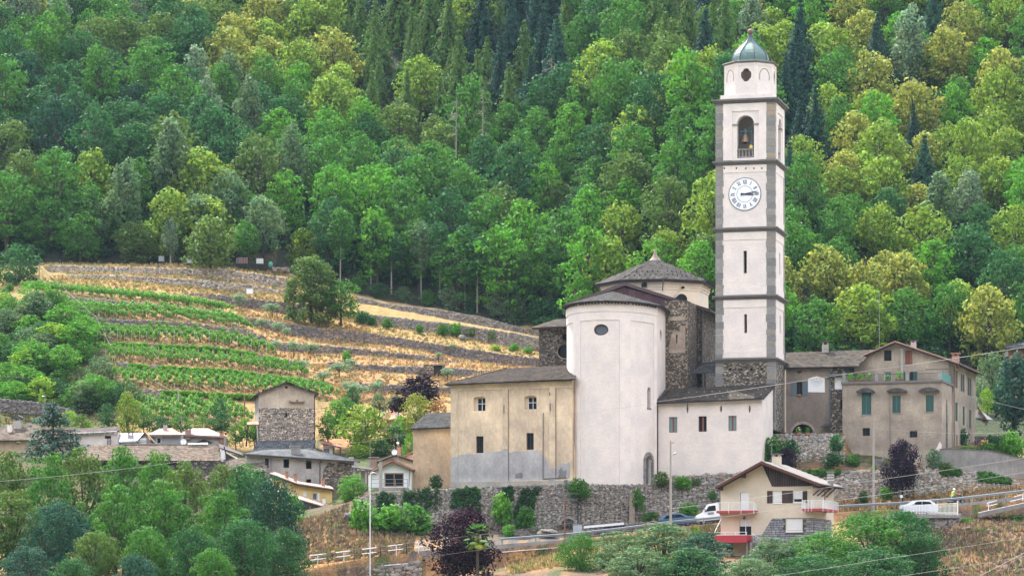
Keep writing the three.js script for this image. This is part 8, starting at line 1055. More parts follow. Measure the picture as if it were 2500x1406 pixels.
{ // white parking railing
const P0 = (x, y) => P(x, y, 344.2), org = P0(2225, 1254), t = thing('parking_railing', 'white picket railing around the parked white car', 'railing', org), ra = (x) => [poly([[2224, 1238], [2262, 1232], [2340, 1229]], x), poly([[2224, 1255], [2262, 1256], [2340, 1256]], x)];
const seg = (x0, x1, yo) => cyl(P0(x0, yo(x0)).sub(org), P0(x1, yo(x1)).sub(org), 0.035, 0.035); part(t, 'rail', merge([seg(2224, 2262, (x) => ra(x)[0]), seg(2262, 2340, (x) => ra(x)[0]), seg(2262, 2340, (x) => ra(x)[1] - 4), seg(2224, 2262, (x) => ra(x)[1] - 3)]), M.whitePaint);
for (let x = 2225; x < 2340; x += x < 2262 ? 7 : 3.1) { const [a, b] = ra(x); part(t, 'picket', cyl(P0(x, b).sub(org), P0(x, a).sub(org), x < 2262 ? 0.03 : 0.028, 0.028, 4), M.whitePaint); } part(t, 'gate_post', bx(-0.07, 0.07, 0, 1.55, -0.07, 0.07).translate(...P0(2339.5, 1257).sub(org).toArray()), M.whitePaint);
struct('parking_yard', metres(plate([P(2150, 1258, 344), P(2344, 1258, 344), P(2350, 1256, 349), P(2150, 1256, 348)], 0.3)), M.concrete, 'small concrete parking yard below the road'); }
{ const org = P(2412, 1245, 346.5), f = (x, y) => P(x, y, 346.5).sub(org), t = thing('ramp_railing', 'white pipe railing along the sloping path at the right edge', 'railing', org); part(t, 'rail', merge([cyl(f(2412, 1228), f(2436, 1222), 0.04, 0.04), cyl(f(2414, 1236), f(2437, 1230), 0.04, 0.04), cyl(f(2412, 1228), f(2412, 1236), 0.04, 0.04), cyl(f(2416, 1228), f(2415, 1246), 0.05, 0.05), cyl(f(2478, 1213), f(2500, 1207), 0.04, 0.04), cyl(f(2468, 1224), f(2520, 1212), 0.04, 0.04), cyl(f(2499, 1206), f(2499, 1222), 0.05, 0.05)]), M.whitePaint); part(t, 'dark_post', cyl(f(2458, 1240), f(2458, 1216), 0.07, 0.07), M.bluegreyPaint);
struct('path', metres(plate([P(2390, 1252, 346), P(2540, 1220, 346), P(2540, 1219, 350), P(2390, 1251, 349)], 0.5)), M.concrete, 'sloping concrete path below the guardrail at the right'); }
// ------------------------------------------------------------------ poles, lamps, wires
function pole(name, label, px, top, foot, d, r0, r1, mat, extra) { const org = P(px, foot, d), t = thing(name, label, name.replace(/_/g, ' '), org), H = (foot - top) * d / F; part(t, 'shaft', cyl(V(0, -0.8, 0), V(0, H, 0), r0, r1, 10), mat); if (extra) extra(t, H, d / F); return t; }
pole('utility_pole', 'tall concrete pole with a small lamp in front of the white annex', 1638, 1076, 1292, 341.2, 0.16, 0.10, M.pole, (t, H, s) => { part(t, 'insulator', merge([bx(0.05, 0.3, H - 0.25, H - 0.2, -0.03, 0.03), new THREE.SphereGeometry(0.07, 6, 5).translate(0.3, H - 0.22, 0)]), M.rust); const l = part(t, 'lamp_arm', merge([cyl(V(0.1, H - 1.75, 0), V(0.32, H - 1.6, 0), 0.03, 0.03)]), M.galv); part(l, 'lamp_head', new THREE.SphereGeometry(0.17, 10, 6).scale(1.4, 0.6, 0.9).rotateZ(0.6).translate(0.45, H - 1.45, 0), M.galv); });
pole('utility_pole', 'tall concrete pole standing at the dry verge right of the chalet', 2134, 1030, 1262, 348.5, 0.17, 0.10, M.pole, (t, H) => part(t, 'insulator', bx(-0.14, 0.14, H - 0.3, H - 0.2, -0.14, 0.14), M.pole));
pole('wooden_pole', 'reddish wooden pole beside the guardrail in front of the retaining wall', 1379, 1200, 1342, 338, 0.10, 0.08, M.poleWood);
pole('concrete_post', 'grey concrete post in front of the small white house', 929, 1128, 1202, 357, 0.22, 0.20, M.pole, (t, H) => part(t, 'cap', bx(-0.2, 0.2, H, H + 0.15, -0.2, 0.2), M.poleWood));
pole('street_lamp', 'slender white street lamp with curved arm at lower left', 903, 1166, 1392, 331, 0.07, 0.055, M.whitePaint, (t, H, s) => { const c = new THREE.CatmullRomCurve3([V(0, H - 0.05, 0), V(0.02, H + 0.25, 0), V(0.12, H + 0.45, 0), V(0.3, H + 0.52, 0)]); const a = part(t, 'arm', new THREE.TubeGeometry(c, 12, 0.05, 8), M.whitePaint); part(a, 'lamp_head', new THREE.SphereGeometry(0.24, 12, 8).scale(1.3, 0.5, 0.8).rotateZ(-0.25).translate(0.45, H + 0.46, 0), M.galv); });
pole('antenna_mast', 'thin antenna mast rising above the brown house roof', 2148.5, 712, 882, 384, 0.03, 0.025, M.galv);
pole('vineyard_post', 'tall wooden post at the upper left corner of the vineyard', 94, 642, 690, 486, 0.1, 0.07, M.barkPale); pole('vineyard_post', 'tall wooden post in the third vineyard terrace carrying the cable', 233, 772, 820, 449, 0.08, 0.06, M.barkPale); pole('vineyard_post', 'tall grey post in the lowest vine rows left of the barn', 434, 946, 1004, 420, 0.12, 0.09, M.pole); pole('vineyard_post', 'brown wooden post beside the stone barn', 596, 966, 1028, 414, 0.12, 0.1, M.poleWood);
pole('village_lamp', 'slim lamp post above the cedar at the left', 108, 968, 1020, 412, 0.05, 0.04, M.galv, (t, H) => part(t, 'lamp_head', new THREE.SphereGeometry(0.2, 8, 6).scale(1.3, 0.5, 0.8).translate(-0.2, H, 0), M.galv));
pole('television_antenna', 'antenna mast above the tiled village roofs', 441, 1016, 1062, 386, 0.03, 0.03, M.galv, (t, H) => part(t, 'element', merge([bx(-0.5, 0.5, H - 0.3, H - 0.27, -0.02, 0.02), bx(-0.3, 0.3, H - 0.05, H - 0.02, -0.02, 0.02)]), M.galv)); pole('television_antenna', 'antenna mast with small white dish above the white house', 971, 1062, 1110, 372, 0.04, 0.03, M.galv, (t, H) => { part(t, 'element', merge([bx(-0.7, 1.0, H, H + 0.04, -0.02, 0.02), bx(-0.5, 0.5, H - 0.15, H - 0.12, -0.02, 0.02), bx(0.3, 0.34, H - 0.2, H + 0.15, -0.02, 0.02)]), M.galv); part(t, 'ball', new THREE.SphereGeometry(0.18, 10, 8).translate(0, H - 1.0, 0), M.whitePaint); }); pole('television_antenna', 'thin antenna pole right of the grey house', 903, 1080, 1140, 374, 0.03, 0.03, M.galv, (t, H) => part(t, 'element', bx(-0.1, 0.5, H - 0.04, H, -0.02, 0.02), M.teal));
const dish = (lab, px, py, d, rad_) => { const t = thing('satellite_dish', lab, 'satellite dish', P(px, py, d)), pr = [[0, 0], [0.3, 0.03], [0.6, 0.11], [1, 0.26]].map(([a, b]) => new THREE.Vector2(a * rad_, b * rad_)); part(t, 'dish', new THREE.LatheGeometry(pr, 24).rotateX(1.35), M.whitePaint); part(t, 'arm', merge([cyl(V(0, -rad_, 0.1), V(0, 0, rad_), 0.02, 0.02), cyl(V(0, -rad_ * 1.3, -0.2), V(0, 0, -0.05), 0.035, 0.035)]), M.galv); };
dish('white satellite dish on the roof of the small white house', 962.5, 1104.5, 369.5, 0.34 * 1.0); dish('white satellite dish over the long stone slab roof', 447, 1079, 371.8, 0.36);
function wire(label, pts, r0 = 0.02, mat = M.wire, name = 'overhead_wire') { const r = r0 * 0.62, v = pts.map(([x, y, d]) => P(x, y, d)), org = v[0].clone(), gs = []; for (let i = 0; i + 1 < v.length; i++) { const a = v[i], b = v[i + 1], n = 8, L0 = a.distanceTo(b), sag = L0 * 0.004; for (let k = 0; k < n; k++) { const q = (t) => a.clone().lerp(b, t).add(V(0, -4 * sag * t * (1 - t), 0)).sub(org); gs.push(cyl(q(k / n), q((k + 1) / n), r, r, 5)); } } const m = whole(name, merge(gs), mat, label, 'wire'); m.position.copy(org); return m; }
wire('bright thick cable from the apse corner past the sundial to the right edge', [[1603, 981, 358], [2060, 914, 352], [2600, 832, 346]], 0.05, M.wire);
wire('thin wire rising across the wood at lower left to the barn', [[-40, 1178, 280], [470, 1122, 330]], 0.022); wire('wire crossing low over the street lamp and the palm', [[640, 1371, 300], [1016, 1324, 315], [1640, 1242, 322]], 0.018, M.wireDark); wire('wire from the pole over the chalet gable to the right edge', [[1640, 1242, 322], [2134, 1173, 330], [2600, 1102, 330]], 0.028); wire('wire over the palm at the bottom edge', [[640, 1410, 296], [1210, 1337, 305], [1766, 1262, 314]], 0.016, M.wireDark); wire('wire from the chalet balcony to the right edge', [[1766, 1262, 314], [2033, 1224, 320], [2600, 1137, 322]], 0.024); wire('wire across the dense trees and brown slope', [[1780, 1422, 280], [2150, 1366, 284], [2600, 1295, 288]], 0.022); wire('lowest wire across the brown slope', [[2150, 1414, 282], [2600, 1342, 286]], 0.022); wire('steep wire at the lower right corner', [[2370, 1418, 290], [2560, 1318, 300]], 0.026); wire('thin wire running up to the tall verge pole', [[1990, 1182, 333], [2036, 1172, 338], [2134, 1140, 348.4]], 0.02); wire('faint wire across the yellow building facade', [[1003, 1057, 362], [1600, 985, 352]], 0.012, M.pole); wire('wire from the brown house corner to the right edge', [[2322, 955, 371], [2600, 1022, 372]], 0.022); wire('wire between the concrete pole and the annex corner', [[1642, 1080, 341.2], [1868, 1078, 355], [1960, 1066, 364]], 0.014, M.pole); wire('wire in front of the brown house ground floor', [[2134, 1046, 348.5], [2340, 1059, 352], [2600, 1050, 356]], 0.018, M.wire); wire('wire across the gardens to the antenna', [[740, 1096, 385], [971, 1066, 372]], 0.014, M.wire);
wire('vineyard cable running down the slope from the corner post', [[95, 646, 486], [233, 774, 449], [278, 862, 441], [330, 905, 436], [425, 958, 424]], 0.02, M.wire, 'vineyard_cable');
// ------------------------------------------------------------------ vehicles and rider
function wheel(parent, x, z, R, w = 0.2) { const t = part(parent, 'wheel', new THREE.TorusGeometry(R * 0.78, R * 0.24, 8, 22).translate(x, R, z), M.tyre); part(t, 'rim', new THREE.CylinderGeometry(R * 0.6, R * 0.6, w * 0.7, 16).rotateX(Math.PI / 2).translate(x, R, z), M.galv); }
function carShape(profile, width, inset) {                // body as cross-sections pulled in towards the roof
const s = new THREE.Shape(profile.map(([x, y]) => new THREE.Vector2(x, y))), g = new THREE.ExtrudeGeometry(s, { depth: width - 0.16, bevelEnabled: true, bevelThickness: 0.08, bevelSize: 0.06, bevelSegments: 3 }).translate(0, 0, -width / 2 + 0.08), p = g.attributes.position; for (let i = 0; i < p.count; i++) { const k = clamp((p.getY(i) - 0.85) / 0.6, 0, 1); p.setZ(i, p.getZ(i) * (1 - inset * k)); } g.computeVertexNormals(); return g;
}
function car(label, pos, turn, tilt, paint, sx = 1) {
const t = thing('parked_car', label, 'car', pos, turn); t.rotation.z = tilt; t.scale.x = sx;
part(t, 'body', carShape([[-2.0, 0.28], [-2.02, 0.75], [-1.92, 0.98], [-1.25, 1.03], [-0.62, 1.44], [0.2, 1.50], [1.15, 1.45], [1.8, 1.02], [1.98, 0.95], [2.0, 0.4], [1.9, 0.26]], 1.68, 0.16), paint);
for (const s of [-1, 1]) { const z = s * 0.80; part(t, 'side_window', slab([[-1.02, 1.04], [-0.55, 1.36], [0.05, 1.40], [0.05, 1.04]], [], 0.02, z + (s > 0 ? 0.02 : 0)), M.glass); part(t, 'side_window', slab([[0.12, 1.04], [0.12, 1.40], [1.02, 1.36], [1.35, 1.04]], [], 0.02, z + (s > 0 ? 0.02 : 0)), M.glass); part(t, 'mirror', new THREE.SphereGeometry(0.1, 8, 6).translate(-0.95, 1.08, s * 0.93), paint); part(t, 'headlight', new THREE.SphereGeometry(0.14, 8, 6).scale(0.6, 0.7, 1).translate(-1.98, 0.78, s * 0.6), M.blind); part(t, 'tail_light', bx(1.90, 2.03, 0.72, 1.05, s * 0.62 - 0.14, s * 0.62 + 0.14), M.red); for (const x of [-1.28, 1.25]) wheel(t, x, s * 0.74, 0.31); }
part(t, 'windscreen', hexa([V(-1.3, 1.06, 0.6), V(-1.24, 1.06, 0.6), V(-1.24, 1.06, -0.6), V(-1.3, 1.06, -0.6), V(-0.70, 1.43, 0.52), V(-0.64, 1.43, 0.52), V(-0.64, 1.43, -0.52), V(-0.70, 1.43, -0.52)]), M.glass); part(t, 'rear_window', hexa([V(1.2, 1.44, 0.5), V(1.26, 1.44, 0.5), V(1.26, 1.44, -0.5), V(1.2, 1.44, -0.5), V(1.20, 1.45, 0.5), V(1.25, 1.45, 0.5), V(1.25, 1.45, -0.5), V(1.20, 1.45, -0.5)].map((p, i) => i < 4 ? V(p.x + 0.52, 1.08, p.z) : p)), M.glass);
part(t, 'bumper', merge([bx(-2.1, -1.95, 0.3, 0.55, -0.7, 0.7), bx(1.94, 2.07, 0.32, 0.58, -0.7, 0.7)]), M.bluegreyPaint); return t;
}
const onRoad = (px, k) => { const [y, d] = roadEdge(px), Y = (HY - y) * d / F, q = d + k; return V((px - CX) * q / F, Y + 0.06, -q); };
car('blue hatchback half hidden behind the guardrail and the concrete pole', onRoad(1652, 2.2), Math.PI, -0.105, std([0.05, 0.10, 0.17], { roughness: 0.25, metalness: 0.3 }));
car('white car parked behind the white picket railing', P(2245, 1255, 346.4), rad(12), 0.0, std([0.60, 0.61, 0.63], { roughness: 0.3 }));
{ // white pickup truck
const t = thing('white_truck', 'white flatbed truck emerging from behind the chalet on the road', 'truck', onRoad(1756, 3.2), 0); t.rotation.z = 0.105; const w = std([0.84, 0.85, 0.87], { roughness: 0.3 });
part(t, 'cab', carShape([[-2.5, 0.45], [-2.52, 0.95], [-2.3, 1.12], [-1.7, 1.32], [-1.1, 2.12], [-0.9, 2.2], [0.05, 2.2], [0.1, 0.45]], 1.9, 0.10), w); for (const s of [-1, 1]) { part(t, 'side_window', slab([[-1.45, 1.42], [-1.02, 2.0], [-0.25, 2.02], [-0.25, 1.42]], [], 0.02, s * 0.90 + (s > 0 ? 0.02 : 0)), M.glass); part(t, 'mirror', bx(-1.52, -1.42, 1.4, 1.75, s * 1.02 - 0.08, s * 1.02 + 0.08), M.iron); part(t, 'headlight', bx(-2.56, -2.46, 0.85, 1.05, s * 0.68 - 0.14, s * 0.68 + 0.14), M.blind); for (const x of [-1.75, 1.9]) wheel(t, x, s * 0.82, 0.36); part(t, 'door_print', bx(-1.2, -0.5, 1.05, 1.3, s * 0.955 - 0.005, s * 0.955 + 0.005), M.galv); }
part(t, 'windscreen', hexa([V(-1.72, 1.36, 0.76), V(-1.66, 1.36, 0.76), V(-1.66, 1.36, -0.76), V(-1.72, 1.36, -0.76), V(-1.17, 2.10, 0.7), V(-1.11, 2.10, 0.7), V(-1.11, 2.10, -0.7), V(-1.17, 2.10, -0.7)]), M.glass); part(t, 'cab_frame', bx(0.14, 0.36, 0.75, 2.3, -0.95, 0.95), M.bluegreyPaint); part(t, 'load_box', bx(0.42, 3.0, 1.0, 2.15, -0.95, 0.95), w); part(t, 'chassis', bx(-2.3, 3.0, 0.45, 0.72, -0.6, 0.6), M.iron); part(t, 'bumper', bx(-2.62, -2.45, 0.42, 0.75, -0.9, 0.9), M.iron);
part(t, 'seat', bx(-0.75, -0.3, 0.9, 1.75, -0.75, 0.75), M.red); }
{ // scooter and rider, mostly behind the guardrail
const base = onRoad(2336, 2.0), sc = thing('motor_scooter', 'dark motor scooter climbing the road behind the guardrail', 'scooter', base, 0); sc.rotation.z = 0.09;
part(sc, 'body', merge([carShapeLite([[-0.75, 0.35], [-0.8, 0.72], [-0.3, 0.78], [0.0, 0.45], [0.35, 0.4], [0.55, 1.0], [0.68, 1.0], [0.62, 0.3], [0.2, 0.22], [-0.4, 0.25]], 0.34)]), M.iron); part(sc, 'handlebar', merge([cyl(V(0.5, 1.02, -0.32), V(0.5, 1.02, 0.32), 0.025, 0.025), cyl(V(0.62, 0.9, 0), V(0.78, 1.3, 0), 0.06, 0.02)]), M.iron); for (const x of [-0.62, 0.75]) wheel(sc, x, 0, 0.26, 0.12); part(sc, 'exhaust', cyl(V(-0.3, 0.3, 0.2), V(-0.95, 0.42, 0.2), 0.06, 0.08), M.galv);
const J = { pel: V(-0.32, 0.88, 0), che: V(-0.22, 1.28, 0), nek: V(-0.14, 1.48, 0), hed: V(-0.08, 1.64, 0), ls: V(-0.17, 1.40, 0.19), rs: V(-0.17, 1.40, -0.19), le: V(0.06, 1.18, 0.25), re: V(0.06, 1.18, -0.25), lh: V(0.40, 1.08, 0.27), rh: V(0.40, 1.08, -0.27), lk: V(0.16, 0.84, 0.16), rk: V(0.16, 0.84, -0.16), lf: V(0.16, 0.40, 0.17), rf: V(0.16, 0.40, -0.17), lt: V(0.36, 0.36, 0.18), rt: V(0.36, 0.36, -0.18), lp: V(-0.3, 0.86, 0.1), rp: V(-0.3, 0.86, -0.1) };
const bones = [['pel', 'che', 0.155, 0.165], ['che', 'nek', 0.15, 0.065], ['nek', 'hed', 0.06, 0.10], ['ls', 'rs', 0.085, 0.085], ['ls', 'le', 0.065, 0.05], ['le', 'lh', 0.048, 0.035], ['rs', 're', 0.065, 0.05], ['re', 'rh', 0.048, 0.035], ['lp', 'lk', 0.10, 0.07], ['lk', 'lf', 0.068, 0.045], ['lf', 'lt', 0.05, 0.04], ['rp', 'rk', 0.10, 0.07], ['rk', 'rf', 0.068, 0.045], ['rf', 'rt', 0.05, 0.04]];
const mesher = (list, box, cell) => { const n = Math.ceil(Math.max(box.max.x - box.min.x, box.max.y - box.min.y, box.max.z - box.min.z) / cell) + 4, mc = new MarchingCubes(n, new THREE.MeshBasicMaterial(), false, false, 60000), S = n * cell, c = box.getCenter(V()); mc.isolation = 0; const q = V(); for (let z = 0; z < n; z++) for (let y = 0; y < n; y++) for (let x = 0; x < n; x++) { q.set(c.x + (x - n / 2) * cell, c.y + (y - n / 2) * cell, c.z + (z - n / 2) * cell); let acc = 0; for (const [a, b, ra, rb] of list) { const ab = b.clone().sub(a), t = clamp(q.clone().sub(a).dot(ab) / ab.lengthSq(), 0, 1), d = q.distanceTo(a.clone().addScaledVector(ab, t)) - lerp(ra, rb, t); acc += Math.exp(-d * 40); } mc.field[z * n * n + y * n + x] = Math.log(acc) / 40; } mc.update(); const m = mc.count, g = new THREE.BufferGeometry(); g.setAttribute('position', new THREE.BufferAttribute(mc.positionArray.slice(0, m * 3), 3)); g.setAttribute('normal', new THREE.BufferAttribute(mc.normalArray.slice(0, m * 3), 3)); return g.scale(S / 2, S / 2, S / 2).translate(c.x, c.y, c.z); };
const t = thing('person', 'person in white helmet and yellow green vest riding the motor scooter uphill', 'person', base, 0); t.rotation.z = 0.09;
const list = bones.map(([a, b, ra, rb]) => [J[a], J[b], ra, rb]), skin = std([0.45, 0.27, 0.19]);
for (const s of ['l', 'r']) { const h = J[s + 'h'], sg = s === 'l' ? 1 : -1; for (let i = 0; i < 4; i++) { const a = h.clone().add(V(0.06, 0.01, sg * (-0.035 + i * 0.024))); list.push([a, a.clone().add(V(0.045, -0.01, 0)), 0.011, 0.010], [a.clone().add(V(0.045, -0.01, 0)), a.clone().add(V(0.05, -0.05, 0)), 0.010, 0.008]); } list.push([h.clone(), h.clone().add(V(0.06, 0, 0)), 0.036, 0.036], [h.clone().add(V(0.02, 0, sg * -0.03)), h.clone().add(V(0.07, -0.045, sg * -0.045)), 0.012, 0.010]); }
part(t, 'body', mesher(list, new THREE.Box3(V(-0.55, 0.25, -0.4), V(0.55, 1.85, 0.4)), 0.024), skin);
const grow = (names, e) => bones.filter(([a, b]) => names.includes(a + b)).map(([a, b, ra, rb]) => [J[a], J[b], ra + e, rb + e]);
part(t, 'vest', mesher(grow(['pelche', 'chenek', 'lsrs'], 0.02), new THREE.Box3(V(-0.6, 0.65, -0.35), V(0.1, 1.6, 0.35)), 0.024), std([0.55, 0.68, 0.16])); part(t, 'trousers', mesher(grow(['lplk', 'lklf', 'rprk', 'rkrf'], 0.018), new THREE.Box3(V(-0.45, 0.3, -0.32), V(0.32, 1.0, 0.32)), 0.024), M.iron);
part(t, 'helmet', new THREE.SphereGeometry(0.16, 18, 14, 0, 6.283, 0, 2.2).rotateZ(-0.25).translate(-0.08, 1.68, 0), M.whitePaint); part(t, 'nose', new THREE.SphereGeometry(0.02, 8, 6).translate(0.035, 1.62, 0), skin); part(t, 'eye', merge([-1, 1].map((s) => new THREE.SphereGeometry(0.013, 6, 5).translate(0.012, 1.655, s * 0.035))), M.dark);
}
function carShapeLite(p, w) { return new THREE.ExtrudeGeometry(new THREE.Shape(p.map(([x, y]) => new THREE.Vector2(x, y))), { depth: w, bevelEnabled: true, bevelSize: 0.03, bevelThickness: 0.03, bevelSegments: 2 }).translate(0, 0, -w / 2); }
// ------------------------------------------------------------------ small things
pole('road_sign', 'round blue white road sign on a thin pole behind the white car', 2202, 1212, 1240, 347.6, 0.03, 0.03, M.galv, (t, H) => part(t, 'disc', new THREE.CylinderGeometry(0.19, 0.19, 0.03, 20).rotateX(Math.PI / 2).translate(0, H, 0.05), std([0.55, 0.62, 0.72])));
{ const t = thing('utility_cabinet', 'grey metal cabinet at the foot of the retaining wall beside the road', 'cabinet', P(1410, 1305, 347)); part(t, 'body', bx(-0.5, 0.5, -0.3, 1.1, -0.3, 0.3), std([0.34, 0.37, 0.40], { roughness: 0.5 })); part(t, 'roof', bx(-0.56, 0.56, 1.1, 1.16, -0.36, 0.36), M.galv); part(t, 'door', merge([bx(-0.45, -0.01, -0.2, 1.04, 0.3, 0.32), bx(0.01, 0.45, -0.2, 1.04, 0.3, 0.32)]), std([0.38, 0.41, 0.44], { roughness: 0.5 })); }
{ const o = P(1417, 1204, 354.3), f = (x, y, z = 0) => P(x, y, 354.3).sub(o).add(V(0, 0, z)), t = thing('pipe_bracket', 'dark metal bracket and downpipe fixed to the retaining wall below the apse bush', 'bracket', o); part(t, 'bracket', merge([cyl(f(1358, 1208, 0.4), f(1418, 1205, 0.2), 0.05, 0.05), cyl(f(1358, 1209, 0.4), f(1408, 1222, 0.2), 0.05, 0.05)]), M.bluegreyPaint); part(t, 'downpipe', merge([cyl(f(1411, 1222, 0.1), f(1411, 1278, 0.3), 0.09, 0.09), cyl(f(1418, 1203, 0.2), f(1418, 1280, 0.4), 0.035, 0.035)]), M.iron); part(t, 'lamp', bx(-0.3, 0.3, -0.15, 0.1, 0, 0.3).translate(...f(1403, 1226).toArray()), M.darkWood); }
{ const t = thing('wall_lamp', 'small grey floodlight on the retaining wall under the apse', 'lamp', P(1457, 1206.5, 354.5)); part(t, 'head', new THREE.CylinderGeometry(0.22, 0.12, 0.22, 10).rotateX(0.4).translate(0, 0, 0.15), M.galv); part(t, 'arm', cyl(V(0, 0, -0.3), V(0, 0, 0.1), 0.03, 0.03), M.iron); }
{ const t = thing('wall_niche', 'small arched opening shown as a dark slab on the retaining wall behind the wooden pole', 'opening', P(1387, 1284, 353.9)); const r = 0.78, ol = [[-r, 0], [r, 0]]; for (let i = 0; i <= 10; i++) ol.push([r * Math.cos(Math.PI * i / 10), 0.15 + r * 0.85 * Math.sin(Math.PI * i / 10)]); part(t, 'opening', metres(slab(ol, [], 0.3, 0.30)), M.rubbleDark); const rg = []; for (let i = 0; i < 9; i++) { const a = Math.PI * (i + 0.5) / 9; rg.push(bx(-0.13, 0.13, -0.14, 0.14, 0.1, 0.46).rotateZ(a - Math.PI / 2).translate(0.92 * Math.cos(a), 0.15 + 0.8 * Math.sin(a), 0)); } part(t, 'arch_stone', metres(merge(rg)), M.stone[0]); }  // solid slab; its dark tone stands in for shade inside the opening
{ const t = thing('buttress', 'narrow plastered buttress on the retaining wall right of the apse', 'buttress', P(1543, 1290, 355)); part(t, 'pier', metres(hexa([V(-0.33, -0.4, 0.6), V(0.33, -0.4, 0.6), V(0.33, -0.4, -0.6), V(-0.33, -0.4, -0.6), V(-0.28, 3.9, 1.1), V(0.28, 3.9, 1.1), V(0.28, 3.9, 0.3), V(-0.28, 3.9, 0.3)].map((p) => V(p.x, p.y, p.z - 0.2)))), M.brownRender); part(t, 'cap', bx(-0.35, 0.35, 3.9, 4.0, 0.1, 1.0), M.concrete); }
{ const t = thing('curb', 'white painted kerb on the low wall beside the road', 'kerb', P(1426, 1287, 347)); const a = P(1426, 1286.5, 345.8).sub(t.position), b = P(1524, 1277.5, 347).sub(t.position); part(t, 'kerb_face', hexa([a.clone().add(V(0, -0.16, 0)), b.clone().add(V(0, -0.16, 0)), b.clone().add(V(0, -0.16, -0.4)), a.clone().add(V(0, -0.16, -0.4)), a.clone().add(V(0, 0.1, 0)), b.clone().add(V(0, 0.1, 0)), b.clone().add(V(0, 0.1, -0.4)), a.clone().add(V(0, 0.1, -0.4))]), M.blind); }
{ // small terrace doorway and vineyard bits
const t = thing('terrace_hut', 'little stone hut doorway set into a dry terrace wall', 'hut', P(1034, 913, 446.4)); part(t, 'jamb', metres(bx(0, 1.5, -0.2, 1.35, -1, 0.25)), M.rubbleWarm); part(t, 'jamb', metres(bx(2.7, 3.1, -0.2, 1.3, -1, 0.1)), M.rubbleWarm); part(t, 'door', bx(1.5, 2.7, -0.2, 1.25, -0.4, -0.2), M.darkWood); part(t, 'lintel', bx(1.4, 3.0, 1.25, 1.42, -0.6, 0.15), M.stone[0]);
const crate = (lab, px, py, w, h, m, legs) => { const d = 500, tt = thing('storage_box', lab, 'box', P(px, py, d)), W = w * d / F, H = h * d / F; part(tt, 'body', metres(bx(-W / 2, W / 2, 0.12, H, -0.5, 0.5)), m); const g = []; for (let i = 0; i <= 4; i++) g.push(bx(lerp(-W / 2, W / 2, i / 4) - 0.025, lerp(-W / 2, W / 2, i / 4) + 0.025, 0.1, H + 0.02, 0.5, 0.53)); for (let i = 0; i <= 3; i++) g.push(bx(-W / 2, W / 2, lerp(0.14, H, i / 3) - 0.025, lerp(0.14, H, i / 3) + 0.025, 0.505, 0.535)); part(tt, 'cage', merge(g), M.galv); part(tt, 'pallet', bx(-W / 2, W / 2, -0.1, 0.12, -0.5, 0.5), M.darkWood); };
crate('white caged water tank between the birch and the golden chestnut', 462, 645, 14, 12, M.blind); crate('white caged water tank right of the rusty red box', 633.5, 646, 16, 14, M.blind); crate('rusty red brown box at the forest edge on the top terrace', 590, 645, 26, 15, M.redWood); crate('pale tank standing left of the birch', 393, 640, 12, 14, M.galv);
const tp = thing('covered_machine', 'small thing under a green tarpaulin on the top terrace', 'machine', P(660, 654, 500)); part(tp, 'tarpaulin', new THREE.SphereGeometry(0.42, 10, 8).scale(0.9, 1.3, 0.8).translate(0, 0.5, 0), std([0.05, 0.26, 0.19])); part(tp, 'base', bx(-0.25, 0.25, -0.3, 0.3, -0.2, 0.2), M.iron);
const bs = thing('stone_basin', 'pale concrete block at the upper terrace wall', 'block', P(609, 715, 482)); part(bs, 'body', bx(-0.5, 0.5, -0.2, 0.65, -0.4, 0.4), M.blind); part(bs, 'lid', bx(-0.55, 0.55, 0.65, 0.72, -0.45, 0.45), M.concrete); }
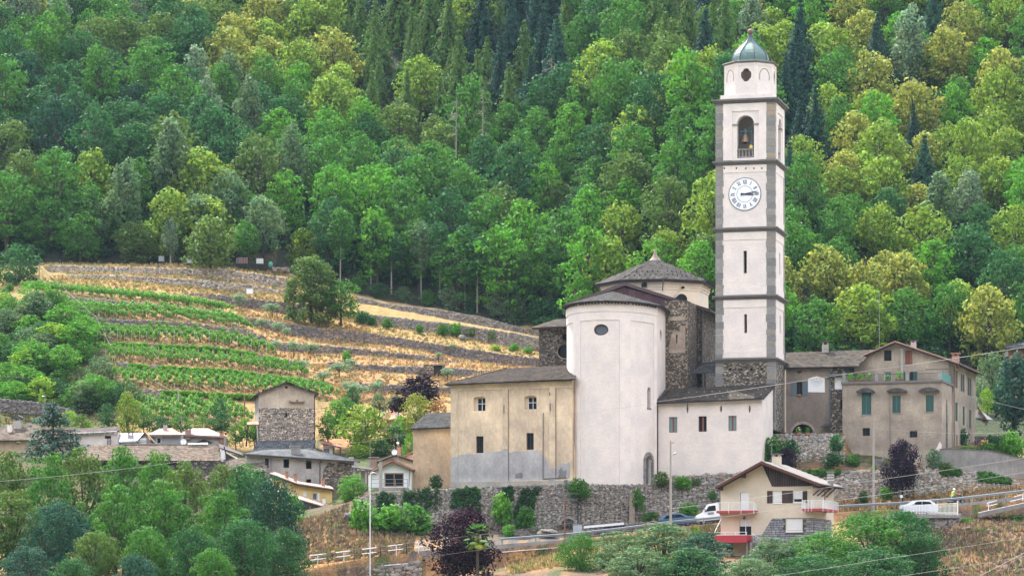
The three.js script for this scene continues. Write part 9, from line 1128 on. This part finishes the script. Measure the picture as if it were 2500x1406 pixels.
{ // flower pots on the terrace and at the arched door, roses
const r = rng(71), f = facade(2058, 1125, 369.6, 2301, 18), pot = (lab, p, s, m, flowers) => { const t = thing('flower_pot', lab, 'flower pot', p, 0); part(t, 'pot', new THREE.CylinderGeometry(0.5 * s, 0.4 * s, 0.42 * s, 12).translate(0, 0.21 * s, 0), M.terracotta); const lv = new Leaves(r() * 1e4); lv.puff(V(0, 0.75 * s, 0), 0.55 * s, 110, 0.16, [1, 1, 1], { flat: 1.1 }); part(t, 'plant', lv.build(), m); if (flowers) part(t, 'blossom', merge(Array.from({ length: 12 }, () => new THREE.SphereGeometry(0.06, 5, 4).translate(rr(r, -0.45, 0.45) * s, rr(r, 0.6, 1.2) * s, rr(r, 0, 0.5) * s))), flowers); };
[[2076, 'at the left end of the roof terrace'], [2099, 'second from the left on the roof terrace'], [2122, 'in the middle of the roof terrace'], [2166, 'low one in front of the terrace window'], [2194, 'with the bushiest plant on the roof terrace']].forEach(([px, w], i) => { const y = f.uv(px, 939)[1] + 0.28, q = V(f.u(px), y, -0.55).applyMatrix4(new THREE.Matrix4().makeRotationY(f.turn)).add(V(...f.pos)); pot(`terracotta pot ${w}`, q, i === 3 ? 0.7 : i === 4 ? 1.05 : 0.85, L.bright); });
pot('flower pot with pale blossoms left of centre in the dark arched doorway', P(1951, 1062, 368.4), 0.75, L.bright, std([0.7, 0.62, 0.35])); pot('flower pot on the right in the dark arched doorway', P(1972, 1062, 368.4), 0.7, L.green); pot('small flower pot on the wall by the annex corner', P(1878, 1062, 368.2), 0.5, L.green);
for (const [lab, px, py, c] of [['red roses in the garden beside the brown house', 2398, 1094, [0.5, 0.02, 0.03]], ['yellow orange roses in the garden beside the brown house', 2403, 1086, [0.75, 0.42, 0.08]]]) { const t = thing('rose_bush', lab, 'flowers', P(px, py, 376)); const lv = new Leaves(px); lv.puff(V(0, 0, 0), 0.6, 70, 0.18, [1, 1, 1]); part(t, 'leaves', lv.build(), L.green); part(t, 'blossom', merge(Array.from({ length: 14 }, () => new THREE.SphereGeometry(0.1, 6, 5).translate(rr(r, -0.7, 0.7), rr(r, -0.2, 0.5), 0.5))), std(c)); } }
scene.fog = new THREE.FogExp2(new THREE.Color(0.55, 0.78, 1.0), 0.00004);
renderer.render(scene, camera);
